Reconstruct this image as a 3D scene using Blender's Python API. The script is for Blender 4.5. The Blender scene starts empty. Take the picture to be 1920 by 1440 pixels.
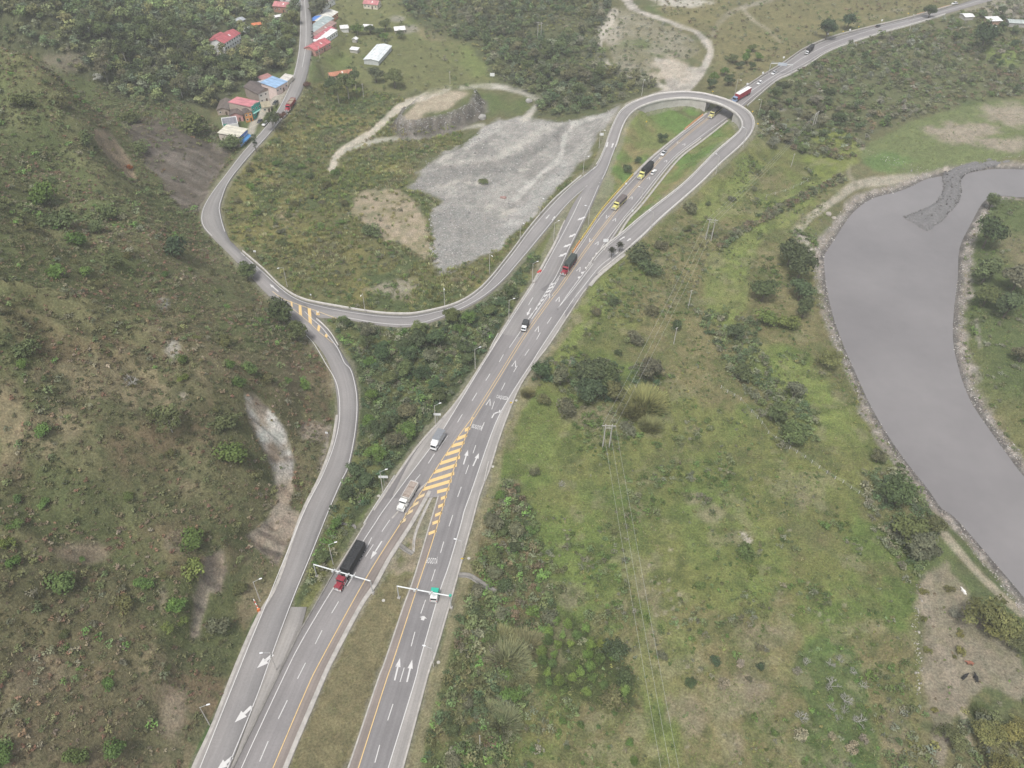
import bpy, bmesh, math, random
import numpy as np
from mathutils import Vector, Matrix
random.seed(7); RNG = np.random.default_rng(11)
S = bpy.context.scene
COL = S.collection
# ------------------------------------------------------------------ camera
FOC, HCAM = 1500.0, 215.0
CX, CY = 960.0, 720.0
_v = np.array([925 - CX, 2294 - CY])
ROLL = math.atan2(-_v[0], _v[1])
TH = math.atan(FOC / np.hypot(*_v))
CT, ST, CR, SR = math.cos(TH), math.sin(TH), math.cos(ROLL), math.sin(ROLL)
cam_d = bpy.data.cameras.new('camera')
cam = bpy.data.objects.new('camera', cam_d); COL.objects.link(cam); S.camera = cam
cam_d.sensor_width = 36.0; cam_d.lens = FOC / 1920 * 36
cam_d.clip_start = 1.0; cam_d.clip_end = 6000
_fw = Vector((0, CT, -ST)); _r0 = Vector((1, 0, 0)); _d0 = Vector((0, -ST, -CT))
_rt = _r0 * CR - _d0 * SR; _dn = _r0 * SR + _d0 * CR; _up = -_dn
cam.matrix_world = Matrix(((_rt.x, _up.x, -_fw.x, 0), (_rt.y, _up.y, -_fw.y, 0), (_rt.z, _up.z, -_fw.z, HCAM), (0, 0, 0, 1)))
S.render.resolution_x, S.render.resolution_y = 1024, 768

def rays(p):
    """picture points of the survey -> ground directions per metre of drop (x, y)"""
    p = np.atleast_2d(np.asarray(p, float))
    dx, dy = p[:, 0] - CX, p[:, 1] - CY
    x = (dx * CR + dy * SR) / FOC; y = (-dx * SR + dy * CR) / FOC
    down = ST + CT * y; fw = CT - ST * y
    return x / down, fw / down

def on_plane(p, z=0.0):
    x, y = rays(p); k = HCAM - np.asarray(z, float)
    return np.c_[x * k, y * k, np.broadcast_to(z, x.shape)]

def to_px(P):
    P = np.asarray(P, float); X, Y, Z = P[:, 0], P[:, 1], P[:, 2] - HCAM
    zc = Y * CT - Z * ST; yd = -Y * ST - Z * CT
    zc = np.maximum(zc, 1.0)
    x, y = X / zc * FOC, yd / zc * FOC
    return np.c_[CX + x * CR - y * SR, CY + x * SR + y * CR]

# ------------------------------------------------------------------ numeric helpers
def _hash(ix, iy, s):
    h = (ix.astype(np.int64) * 374761393 + iy.astype(np.int64) * 668265263 + s * 1442695041) & 0xFFFFFFFF
    h = ((h ^ (h >> 13)) * 1274126177) & 0xFFFFFFFF
    return ((h ^ (h >> 16)) & 0xFFFF) / 65535.0

def vnoise(x, y, s=0):
    ix, iy = np.floor(x), np.floor(y); fx, fy = x - ix, y - iy
    fx = fx * fx * fx * (fx * (fx * 6 - 15) + 10); fy = fy * fy * fy * (fy * (fy * 6 - 15) + 10)
    a, b, c, d = _hash(ix, iy, s), _hash(ix + 1, iy, s), _hash(ix, iy + 1, s), _hash(ix + 1, iy + 1, s)
    return (a * (1 - fx) + b * fx) * (1 - fy) + (c * (1 - fx) + d * fx) * fy

def fbm(x, y, scale, s=0, octv=4, gain=0.5):
    """-1..1"""
    v, a, n, f = 0.0, 1.0, 0.0, 1.0 / scale
    for o in range(octv):
        c, sn = math.cos(o * 1.3 + s), math.sin(o * 1.3 + s)
        v = v + a * (vnoise((x * c - y * sn) * f + 17.3 * o, (x * sn + y * c) * f - 9.1 * o, s + o) * 2 - 1)
        n += a; a *= gain; f *= 2.03
    return v / n * 1.4

def sstep(a, b, x):
    t = np.clip((x - a) / (b - a), 0, 1); return t * t * (3 - 2 * t)

def seg_dist(x, y, pts, closed=False, vals=None):
    """distance to a polyline, and VALS interpolated at the nearest point"""
    pts = np.asarray(pts, float); n = len(pts)
    best = np.full(x.shape, 1e18); val = np.zeros(x.shape) if vals is not None else None
    for i in range(n if closed else n - 1):
        a, b = pts[i], pts[(i + 1) % n]
        ex, ey = b[0] - a[0], b[1] - a[1]; L = ex * ex + ey * ey + 1e-12
        t = np.clip(((x - a[0]) * ex + (y - a[1]) * ey) / L, 0, 1)
        d = (x - a[0] - t * ex) ** 2 + (y - a[1] - t * ey) ** 2
        if vals is not None:
            m = d < best; val[m] = (vals[i] + t * (vals[(i + 1) % n] - vals[i]))[m]
        best = np.minimum(best, d)
    return (np.sqrt(best), val) if vals is not None else np.sqrt(best)

def inside(x, y, poly):
    poly = np.asarray(poly, float); r = np.zeros(x.shape, bool); n = len(poly)
    for i in range(n):
        x1, y1 = poly[i][:2]; x2, y2 = poly[(i + 1) % n][:2]
        if y1 == y2: continue
        c = ((y1 > y) != (y2 > y)) & (x < (x2 - x1) * (y - y1) / (y2 - y1) + x1)
        r ^= c
    return r

def sdist(x, y, poly):
    d = seg_dist(x, y, np.asarray(poly)[:, :2], True)
    return np.where(inside(x, y, poly), -d, d)

def smooth_line(pts, n=6):
    """Catmull-Rom through the points (any dimension)"""
    P = np.asarray(pts, float)
    if len(P) < 3: return P
    E = np.vstack([2 * P[0] - P[1], P, 2 * P[-1] - P[-2]]); out = []
    for i in range(1, len(E) - 2):
        p0, p1, p2, p3 = E[i - 1], E[i], E[i + 1], E[i + 2]
        for k in range(n):
            t = k / n
            out.append(0.5 * (2 * p1 + (p2 - p0) * t + (2 * p0 - 5 * p1 + 4 * p2 - p3) * t * t + (3 * p1 - p0 - 3 * p2 + p3) * t ** 3))
    out.append(P[-1]); return np.array(out)

def resample(P, n):
    P = np.asarray(P, float); L = np.r_[0, np.cumsum(np.linalg.norm(np.diff(P[:, :2], axis=0), axis=1))]
    s = np.linspace(0, L[-1], n)
    return np.c_[tuple(np.interp(s, L, P[:, k]) for k in range(P.shape[1]))]

def length(P): return float(np.linalg.norm(np.diff(np.asarray(P)[:, :2], axis=0), axis=1).sum())

# ------------------------------------------------------------------ mesh / object helpers
def link(name, me, mats=(), parent=None):
    o = bpy.data.objects.new(name, me); COL.objects.link(o)
    for m in (mats if isinstance(mats, (list, tuple)) else [mats]): me.materials.append(m)
    if parent is not None: o.parent = parent
    return o

def mesh_np(name, V, F, smooth=False, attrs=None):
    """V (n,3), F (m,k) of one polygon size"""
    V = np.ascontiguousarray(V, np.float32); F = np.ascontiguousarray(F, np.int32)
    me = bpy.data.meshes.new(name); m, k = F.shape
    me.vertices.add(len(V)); me.vertices.foreach_set('co', V.ravel())
    me.loops.add(m * k); me.loops.foreach_set('vertex_index', F.ravel())
    me.polygons.add(m); me.polygons.foreach_set('loop_start', np.arange(0, m * k, k, dtype=np.int32))
    me.polygons.foreach_set('loop_total', np.full(m, k, np.int32))
    if smooth: me.polygons.foreach_set('use_smooth', np.ones(m, bool))
    me.update(calc_edges=True)
    for key, a in (attrs or {}).items():
        a = np.asarray(a, np.float32)
        if a.ndim == 1:
            at = me.attributes.new(key, 'FLOAT', 'POINT'); at.data.foreach_set('value', a)
        else:
            at = me.attributes.new(key, 'FLOAT_COLOR', 'POINT')
            at.data.foreach_set('color', np.c_[a, np.ones(len(a), np.float32)].ravel().astype(np.float32))
    return me

def tag(o, label=None, cat=None, group=None, kind=None):
    if label: o['label'] = label
    if cat: o['category'] = cat
    if group: o['group'] = group
    if kind: o['kind'] = kind
    return o

def empty(name, loc, rz=0.0, label=None, cat=None, group=None, sc=1.0):
    o = bpy.data.objects.new(name, None); COL.objects.link(o); o.empty_display_size = 0.3
    o.location = loc; o.rotation_euler = (0, 0, rz); o.scale = (sc, sc, sc) if np.isscalar(sc) else sc
    return tag(o, label, cat, group)

class MB:
    """collects boxes, tubes and polygons, links them as ONE mesh object"""
    def __init__(s): s.v, s.f, s.mi, s.m = [], [], [], 0
    def poly(s, pts):
        b = len(s.v); s.v += [tuple(p) for p in pts]; s.f.append(list(range(b, b + len(pts)))); s.mi.append(s.m); return s
    def hexa(s, lo, hi):
        """two rings of four points, bottom and top, joined"""
        b = len(s.v); s.v += [tuple(p) for p in lo] + [tuple(p) for p in hi]
        for f in ((3, 2, 1, 0), (4, 5, 6, 7), (0, 1, 5, 4), (1, 2, 6, 5), (2, 3, 7, 6), (3, 0, 4, 7)):
            s.f.append([b + i for i in f]); s.mi.append(s.m)
        return s
    def box(s, x0, x1, y0, y1, z0, z1, tx=0.0, ty0=0.0, ty1=0.0):
        """tx: narrowing of the top each side; ty0 / ty1: how far the top's ends are drawn in"""
        return s.hexa([(x0, y0, z0), (x1, y0, z0), (x1, y1, z0), (x0, y1, z0)],
                      [(x0 + tx, y0 + ty0, z1), (x1 - tx, y0 + ty0, z1), (x1 - tx, y1 - ty1, z1), (x0 + tx, y1 - ty1, z1)])
    def tube(s, a, b, r0, r1=None, n=6, cap=True):
        a, b = Vector(a), Vector(b); r1 = r0 if r1 is None else r1
        d = (b - a).normalized(); u = d.orthogonal().normalized(); w = d.cross(u); base = len(s.v)
        for c, r in ((a, r0), (b, r1)):
            for i in range(n):
                t = 2 * math.pi * i / n; s.v.append(tuple(c + u * (math.cos(t) * r) + w * (math.sin(t) * r)))
        for i in range(n):
            j = (i + 1) % n; s.f.append([base + i, base + j, base + n + j, base + n + i]); s.mi.append(s.m)
        if cap:
            s.f.append([base + n - 1 - i for i in range(n)]); s.f.append([base + n + i for i in range(n)]); s.mi += [s.m, s.m]
        return s
    def ball(s, c, r, n=8, h=5, sq=1.0):
        base = len(s.v); c = Vector(c)
        for j in range(h + 1):
            p = math.pi * j / h
            for i in range(n):
                t = 2 * math.pi * i / n
                s.v.append((c.x + r * math.sin(p) * math.cos(t), c.y + r * math.sin(p) * math.sin(t), c.z - r * sq * math.cos(p)))
        for j in range(h):
            for i in range(n):
                k = (i + 1) % n; s.f.append([base + j * n + i, base + j * n + k, base + (j + 1) * n + k, base + (j + 1) * n + i]); s.mi.append(s.m)
        return s
    def mesh(s, name, smooth=False, bevel=0.0):
        me = bpy.data.meshes.new(name); me.from_pydata(s.v, [], s.f)
        me.polygons.foreach_set('material_index', s.mi)
        if bevel > 0:
            bm = bmesh.new(); bm.from_mesh(me)
            bmesh.ops.bevel(bm, geom=bm.edges[:], offset=bevel, segments=1, affect='EDGES', clamp_overlap=True)
            bm.to_mesh(me); bm.free()
        if smooth: me.polygons.foreach_set('use_smooth', [True] * len(me.polygons))
        me.update(); return me
    def build(s, name, mats, parent=None, smooth=False, bevel=0.0):
        return link(name, s.mesh(name, smooth, bevel), mats, parent)

def copy_tree(o, parent=None):
    c = o.copy(); COL.objects.link(c); c.parent = parent
    for ch in list(o.children): copy_tree(ch, c)
    return c

# ------------------------------------------------------------------ materials
def mat_nodes(name):
    m = bpy.data.materials.new(name); m.use_nodes = True; nt = m.node_tree
    return m, nt, nt.nodes['Principled BSDF']

def N(nt, typ, **kw):
    n = nt.nodes.new(typ)
    for k, v in kw.items(): setattr(n, k, v)
    return n

def mixc(nt, a, b, fac, mode='MIX'):
    n = N(nt, 'ShaderNodeMix', data_type='RGBA', blend_type=mode)
    for i, v in ((0, fac), (6, a), (7, b)):
        if hasattr(v, 'is_output') or isinstance(v, bpy.types.NodeSocket): nt.links.new(v, n.inputs[i])
        else: n.inputs[i].default_value = v if i == 0 else (*v, 1)
    return n.outputs[2]

def noise(nt, scale, detail=4.0, rough=0.55, obj=False, vec=None):
    n = N(nt, 'ShaderNodeTexNoise'); n.inputs['Scale'].default_value = scale; n.inputs['Detail'].default_value = detail; n.inputs['Roughness'].default_value = rough
    if vec is None:
        g = N(nt, 'ShaderNodeTexCoord') if obj else N(nt, 'ShaderNodeNewGeometry')
        vec = g.outputs['Object'] if obj else g.outputs['Position']
    nt.links.new(vec, n.inputs['Vector']); return n.outputs['Fac']

def ramp(nt, fac, stops):
    r = N(nt, 'ShaderNodeValToRGB'); e = r.color_ramp.elements
    while len(e) < len(stops): e.new(0.5)
    for q, (p, c) in zip(e, stops): q.position = p; q.color = (*c, 1) if not np.isscalar(c) else (c, c, c, 1)
    nt.links.new(fac, r.inputs[0]); return r.outputs[0]

def bump(nt, bsdf, h, strength, dist):
    b = N(nt, 'ShaderNodeBump'); b.inputs['Strength'].default_value = strength; b.inputs['Distance'].default_value = dist
    nt.links.new(h, b.inputs['Height']); nt.links.new(b.outputs[0], bsdf.inputs['Normal'])

def paint(name, c, rough=0.6, var=0.25, scale=1.5, metal=0.0, spec=0.4):
    """a plain surface with worn, slightly uneven colour"""
    m, nt, b = mat_nodes(name)
    f = noise(nt, scale, 5, 0.6)
    lo = tuple(x * (1 - var) for x in c); hi = tuple(min(1, x * (1 + var)) for x in c)
    nt.links.new(ramp(nt, f, [(0.3, lo), (0.7, hi)]), b.inputs['Base Color'])
    b.inputs['Roughness'].default_value = rough; b.inputs['Metallic'].default_value = metal; b.inputs['Specular IOR Level'].default_value = spec
    return m
_pc = {}
def P(c, rough=0.6, var=0.18, scale=1.5, metal=0.0, name=None):
    k = (tuple(c), rough, var, metal)
    if k not in _pc: _pc[k] = paint(name or 'painted_surface', c, rough, var, scale, metal)
    return _pc[k]

def attr_mat(name, spec=0.2, rough=0.85, translucent=False):
    m, nt, b = mat_nodes(name)
    a = N(nt, 'ShaderNodeAttribute', attribute_name='Col')
    nt.links.new(a.outputs['Color'], b.inputs['Base Color'])
    b.inputs['Roughness'].default_value = rough; b.inputs['Specular IOR Level'].default_value = spec
    return m
HAZE, EXPO = 0.0002, 1.0
# ------------------------------------------------------------------ roads: edges surveyed as (u, v[, height]) points
ROADS = {}
def P3(pts):
    a = [(p[0], p[1], p[2] if len(p) > 2 else None) for p in pts]
    z = np.array([np.nan if p[2] is None else p[2] for p in a], float); i = np.arange(len(a)); ok = ~np.isnan(z)
    z = np.interp(i, i[ok], z[ok]) if ok.any() else np.zeros(len(a))
    return on_plane([(p[0], p[1]) for p in a], z)
def road(name, left, right, n, lift=0.0, seg=6):
    ext = lambda q: [(2.0 * q[0][0] - q[1][0], 2.0 * q[0][1] - q[1][1])] + list(q) if q[0][1] == 1500 else q
    left, right = ext(left), ext(right)
    L = resample(smooth_line(P3(left), seg), n); R = resample(smooth_line(P3(right), seg), n)
    ROADS[name] = dict(L=L, R=R, n=n, lift=lift)
road('carriageway_south',
     [(412, 1500), (437, 1440), (510, 1290), (560, 1188), (628, 1074), (661, 1021), (686, 980), (700, 957), (722, 926)],
     [(517, 1500), (535, 1440), (597, 1293), (621, 1240), (675, 1137), (703, 1096), (731, 1045), (770, 984), (800, 932), (814, 912)], 60, 0.02)
road('carriageway_north',
     [(628, 1500), (653, 1440), (707, 1280), (722, 1240), (755, 1142), (777, 1081), (807, 980), (824, 926), (828, 912)],
     [(733, 1500), (755, 1440), (803, 1262), (815, 1229), (849, 1112), (871, 1030), (885, 980), (896, 940), (905, 912)], 60, 0.02)
road('highway',
     [(716, 935), (780, 840), (853, 757), (913, 667), (955, 602), (1000, 555), (1040, 522), (1056, 500), (1075, 473), (1101, 435), (1125, 399), (1141, 380), (1187, 329), (1225, 292), (1282, 246), (1325, 212), (1352, 196), (1373, 183), (1389, 171), (1427, 145), (1471, 118), (1508, 93), (1560, 71), (1635, 51), (1702, 35), (1785, 12), (1850, -8), (1930, -32)],
     [(900, 930), (918, 880), (935, 825), (952, 778), (973, 728), (995, 691), (1030, 645), (1062, 596), (1090, 553), (1112, 512), (1140, 463), (1173, 413), (1199, 383), (1244, 325), (1274, 292), (1315, 261), (1366, 221), (1396, 198), (1452, 152), (1479, 139), (1514, 120), (1560, 92), (1654, 60), (1702, 47), (1772, 26), (1850, 3), (1930, -20)], 170, 0.04)
road('slip_road_south',   # comes down from the loop and joins the highway
     [(1096, 352, 2.2), (1073, 386, 1.4), (1040, 457, 0.3), (1027, 480, 0.1), (1000, 527, 0), (960, 587), (935, 626, 0)],
     [(1136, 322, 2.8), (1115, 374, 1.6), (1097, 412, 1), (1073, 459, 0.3), (1046, 517, 0), (1012, 572), (975, 632, 0)], 44, 0.055)
road('loop_ramp',
     [(1084, 338, 2), (1107, 319, 2.5), (1119, 309, 2.8), (1132, 282, 3.5), (1144, 247, 4.5), (1158, 217, 5.5), (1170, 203, 5.9), (1187, 193, 6.3), (1210, 184, 6.7), (1235, 177, 7), (1276, 173, 7), (1311, 175, 7), (1332, 179, 7), (1360, 187, 7), (1387, 199, 7), (1405, 212, 7), (1413, 226, 7), (1412, 241, 6.8), (1403, 257, 6.4), (1385, 276, 5.8), (1353, 304, 5), (1318, 339, 4), (1280, 373, 3), (1240, 408, 2), (1196, 450, 1), (1150, 488, 0.2), (1122, 512, 0), (1099, 542, 0), (1080, 570, 0)],
     [(1108, 355, 2.1), (1124, 346, 2.4), (1137, 322, 2.8), (1147, 295, 3.2), (1157, 268, 4), (1165, 243, 4.7), (1175, 222, 5.5), (1192, 205, 6.2), (1218, 193.5, 6.8), (1248, 186.5, 7), (1283, 183.5, 7), (1311, 186, 7), (1332, 190, 7), (1353, 196.5, 7), (1373.5, 207.5, 7), (1386, 219, 7), (1391.5, 232, 7), (1387.5, 245, 6.8), (1367, 264, 6.2), (1339, 288, 5.4), (1286, 341, 4), (1236, 381, 2.5), (1200, 409, 1.6), (1166, 438, 0.8), (1129, 468, 0.2), (1100, 505, 0), (1078, 545, 0), (1062, 568, 0)], 130, 0.06)
road('side_road',
     [(436, 455, 0.6), (450, 470, 0.4), (463, 481), (493, 507), (527, 540, 0), (567, 563), (640, 578), (703, 588), (750, 591), (790, 588), (857, 570), (907, 537), (957, 478, 0), (993, 430, 0.6), (1033, 383, 1.2), (1070, 349, 1.9), (1107, 319, 2.5), (1119, 309, 2.8)],
     [(426, 470, 0.6), (442, 489, 0.4), (470, 519), (500, 550), (530, 577, 0), (575, 593), (640, 597), (713, 610), (773, 612), (827, 597), (893, 567), (940, 530), (983, 480, 0), (1023, 433, 0.6), (1061, 386, 1.2), (1095, 352, 2), (1112, 345, 2.3), (1137, 322, 2.8)], 110, 0.02)
road('junction_branch',
     [(339, 1500), (362, 1440), (400, 1357), (442, 1250), (483, 1157), (520, 1093), (565, 967), (600, 895), (623, 833), (633, 778), (628, 722), (611, 670), (578, 628), (550, 604), (515, 570)],
     [(396, 1500), (430, 1440), (480, 1310), (510, 1227), (550, 1122), (588, 1030), (615, 960), (641, 905), (656, 870), (669, 807), (672, 747), (662, 697), (640, 660), (617, 620), (598, 597), (570, 568)], 90, 0.03)
road('village_road',
     [(566, -40, 11), (564, 0, 10), (563, 27, 9.5), (562, 60, 9), (559, 100, 8), (547, 150, 7), (520, 207, 6), (490, 247, 5), (457, 283, 4), (423, 327, 3), (393, 367, 2.2), (378, 397, 1.5), (379, 423, 1), (400, 447, .8), (424, 470, .6), (442, 489, .4)],
     [(577, -40, 11), (578, 0, 10), (583, 27, 9.5), (586, 60, 9), (584, 100, 8), (567, 167, 7), (533, 217, 6), (500, 257, 5), (467, 293, 4), (430, 340, 3), (415, 378, 2.2), (413, 393, 1.6), (420, 424, 1), (432, 452, .7), (447, 467, .5), (463, 481, .4)], 90, 0.04)
GORE = dict(L=resample(smooth_line(P3([(398, 1500), (432, 1440), (481, 1310), (511, 1227), (545, 1138)])), 30),
            R=resample(smooth_line(P3([(412, 1500), (438, 1440), (511, 1290), (560, 1188), (575, 1138)])), 30))
RIVER = [(1543, 480), (1567, 443), (1597, 400), (1633, 373), (1680, 360), (1707, 350), (1733, 337), (1760, 331), (1800, 326), (1863, 317), (1925, 318), (2060, 322), (2500, 330), (2500, 392), (2060, 368), (1920, 370), (1877, 368), (1847, 377), (1820, 423), (1800, 467), (1810, 480), (1797, 523), (1790, 580), (1788, 637), (1800, 697), (1820, 750), (1847, 793), (1890, 853), (1920, 893), (2020, 1010), (2150, 1140), (2420, 1400), (2560, 1720), (2330, 1640), (2080, 1320), (1920, 1123), (1847, 1037), (1790, 972), (1763, 953), (1740, 920), (1693, 860), (1657, 807), (1627, 753), (1600, 693), (1580, 647), (1560, 590), (1547, 530)]
RIVER = [p for p in RIVER if p != (1810, 480)]
WATER_Z = -6.0
RIV = smooth_line(np.vstack([on_plane(RIVER, WATER_Z), on_plane(RIVER[:1], WATER_Z)]), 4)[:-1]
HILL_FOOT = [(250, 1640), (322, 1500), (350, 1440), (390, 1357), (430, 1258), (473, 1160), (512, 1085), (556, 967), (590, 893), (613, 831), (622, 779), (617, 722), (600, 672), (568, 634), (540, 610), (514, 580), (494, 556), (464, 526), (436, 495), (416, 472), (392, 450), (371, 426), (368, 397), (385, 365), (414, 325), (440, 292)]
HILL_BACK = [(404, 268), (380, 235), (392, 200), (440, 172), (500, 145), (538, 128), (551, 98), (554, 55), (555, 0), (556, -40)]
_hf = on_plane(HILL_FOOT)[:, :2]; _hb = on_plane(HILL_BACK, 6)[:, :2]
HILLP = np.vstack([_hf, _hb, [[-400, 1500], [-1500, 1500], [-1500, -300], [-120, -300]]])
HILL_RIDGE_CUT = on_plane([(445, 282), (360, 225), (250, 195), (150, 165), (20, 120), (-120, 90)], 25)[:, :2]
HILL_CREST = np.vstack([on_plane([q_], z_)[:, :2] for q_, z_ in (((436, 480), 4), ((400, 462), 10), ((330, 425), 25), ((262, 350), 38), ((190, 262), 48), ((100, 165), 56), ((0, 90), 62), ((-100, 40), 66))])
PLATEAU = on_plane([(742, 222), (775, 195), (815, 178), (860, 166), (892, 172), (905, 182), (893, 203), (850, 224), (800, 236), (758, 240)], 3)[:, :2]

# ------------------------------------------------------------------ the ground
RX0, RY0, RS = -760.0, -60.0, 2.0
gx = np.arange(RX0, 761, RS); gy = np.arange(RY0, 1241, RS)
GX, GY = np.meshgrid(gx, gy)
FIELDS = {}
def field(name, fn): FIELDS[name] = fn(GX, GY).astype(np.float32)
def samp(name, x, y):
    A = FIELDS[name]
    fx = np.clip((x - RX0) / RS, 0, A.shape[1] - 1.001); fy = np.clip((y - RY0) / RS, 0, A.shape[0] - 1.001)
    i, j = fx.astype(int), fy.astype(int); a, b = fx - i, fy - j
    return (A[j, i] * (1 - a) + A[j, i + 1] * a) * (1 - b) + (A[j + 1, i] * (1 - a) + A[j + 1, i + 1] * a) * b
field('hill', lambda x, y: -sdist(x, y, HILLP))
field('cut', lambda x, y: seg_dist(x, y, HILL_RIDGE_CUT))
field('crest', lambda x, y: seg_dist(x, y, HILL_CREST))
field('river', lambda x, y: sdist(x, y, RIV))
field('plateau', lambda x, y: sdist(x, y, PLATEAU))
BRIDGE = (13, 20)   # loop_ramp survey points between which walls carry the deck
for k, r in ROADS.items():
    st = max(1, r['n'] // 60); L, R = r['L'][::st], r['R'][::st]
    C = (L + R) / 2; w = np.linalg.norm(L[:, :2] - R[:, :2], axis=1) / 2
    d, i = np.full(GX.shape, 0.0), None
    dc, zv = seg_dist(GX, GY, C, vals=C[:, 2]); _, wv = seg_dist(GX, GY, C, vals=w)
    FIELDS['d_' + k] = (dc - wv).astype(np.float32); FIELDS['z_' + k] = zv.astype(np.float32)
lp = ROADS['loop_ramp']; _c = (lp['L'] + lp['R']) / 2
_nb = np.where(_c[:, 2] > 6.55)[0]; WALL0, WALL1 = _nb[0], _nb[-1]
_s = seg_dist(GX, GY, _c, vals=np.arange(len(_c), dtype=float))[1]
FIELDS['loop_s'] = _s.astype(np.float32)
LOOP_IN = np.vstack([lp['R'][:, :2]])
FIELDS['loop_in'] = sdist(GX, GY, LOOP_IN).astype(np.float32)

PADS = []
QUP = on_plane([(798, 302), (870, 268), (935, 226), (1060, 226), (1123, 212), (1062, 238), (1036, 265), (960, 296), (900, 306), (850, 306)])[:, :2]
field('qup', lambda x, y: sdist(x, y, QUP))
_fl = np.r_[0, np.cumsum(np.linalg.norm(np.diff(_hf, axis=0), axis=1))]
FIELDS['s_foot'] = seg_dist(GX, GY, _hf, vals=_fl)[1].astype(np.float32)
FIELDS['rock'] = np.zeros(GX.shape, np.float32)
def height(x, y, detail=True):
    dh = samp('hill', x, y); drv = samp('river', x, y)
    droad = np.full(x.shape, 1e9)
    for k in ROADS: droad = np.minimum(droad, samp('d_' + k, x, y))
    # open country
    z = -2.2 * sstep(4, 28, droad) + fbm(x, y, 70, 3, 3) * 1.3 * sstep(5, 40, droad) + fbm(x, y, 14, 5, 3) * 0.35 * sstep(3, 12, droad)
    z = z + sstep(420, 620, y) * sstep(10, 60, droad) * (fbm(x, y, 110, 9, 3) * 5 + 3) * sstep(320, 120, x)
    # a shallow wooded hollow between the two roads
    pl = samp('plateau', x, y)
    z = z + 8.5 * sstep(3.0, -3.5, pl + fbm(x, y, 9, 21, 2) * 2.0 + fbm(x, y, 2.6, 23, 2) * 1.2)
    z = z + 2.6 * sstep(2.5, -2.5, samp('qup', x, y) + fbm(x, y, 10, 22, 2) * 2.5) * sstep(4, 14, droad)
    # hill side
    h = np.maximum(dh, 0)
    cut = samp('cut', x, y)
    steep = 1.0 + 0.12 * fbm(x, y, 90, 31, 2) - .26 * sstep(200, 300, y)
    far = sstep(330, 470, y)
    steep = steep * (1 - 0.42 * far)
    hz = 135 * (1 - np.exp(-h * steep / 135))
    rug = sstep(4, 40, h)
    hz = hz + rug * (fbm(x, y, 60, 33, 4) * 9.0 + fbm(x, y, 17, 35, 3) * 2.0 - 2.5 * np.abs(fbm(x, y, 34, 36, 3))) + sstep(1, 9, h) * fbm(x, y, 5, 37, 3) * 0.55
    sf = samp('s_foot', x, y)
    hz = hz + sstep(6, 45, h) * fbm(sf + 4 * fbm(x, y, 30, 38, 2), h * .16, 26, 39, 3) * 6.0
    hz = hz - (27 * np.exp(-(cut / 24) ** 2)) * sstep(12, 80, h)
    hz = hz + 15 * np.exp(-(samp('crest', x, y) / 17) ** 2) * sstep(3, 45, h)
    hz = hz - samp('rock', x, y) * sstep(1, 6, h) * (3.4 + 2.6 * fbm(sf, h * .1, 3.6, 72, 3))
    z = np.where(dh > 0, np.maximum(z * 0 + hz, 0) + z * np.exp(-h / 6), z)
    # roads: graded bed and banks
    for k in ('village_road', 'side_road', 'junction_branch', 'loop_ramp', 'slip_road_south', 'carriageway_south', 'carriageway_north', 'highway'):
        d = samp('d_' + k, x, y); zr = samp('z_' + k, x, y)
        rise = np.abs(z - zr)
        w = 1 - sstep(1.2, 3.2 + 1.6 * np.minimum(rise, 9), d)
        if k == 'loop_ramp':
            s = samp('loop_s', x, y)
            onwall = sstep(WALL0 - 3, WALL0, s) * sstep(WALL1 + 3, WALL1, s)
            li = samp('loop_in', x, y)
            w = w * (1 - onwall * sstep(3.5, -1.5, li))
        z = z + (zr - 0.35 - z) * w
    z = np.where(samp('d_highway', x, y) < 14, np.minimum(z, -0.35 + 0.75 * np.maximum(samp('d_highway', x, y) - 1.5, 0)), z)
    for px_, py_, c_, s_, hw_, hd_, pz_ in PADS:
        m_ = (np.abs(x - px_) < hw_ + hd_ + 8) & (np.abs(y - py_) < hw_ + hd_ + 8)
        if m_.any():
            lx = (x[m_] - px_) * c_ + (y[m_] - py_) * s_; ly = -(x[m_] - px_) * s_ + (y[m_] - py_) * c_
            o_ = np.maximum(np.maximum(np.abs(lx) - hw_, np.abs(ly) - hd_), 0); z[m_] += (pz_ - z[m_]) * (1 - sstep(1.5, 6.0, o_))
    # river bed and banks
    b = sstep(16, 0.5, drv + fbm(x, y, 12, 41, 3) * 1.5)
    z = z + (WATER_Z + 0.35 - z) * b
    z = np.where(drv < 0.8, np.minimum(z, WATER_Z + 0.5 + (drv - 0.5) * 0.5), z)
    return z
FIELDS['H'] = height(GX, GY).astype(np.float32)

def ground_z(x, y):
    x, y = np.atleast_1d(np.asarray(x, float)), np.atleast_1d(np.asarray(y, float)); return samp('H', x, y)

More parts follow.
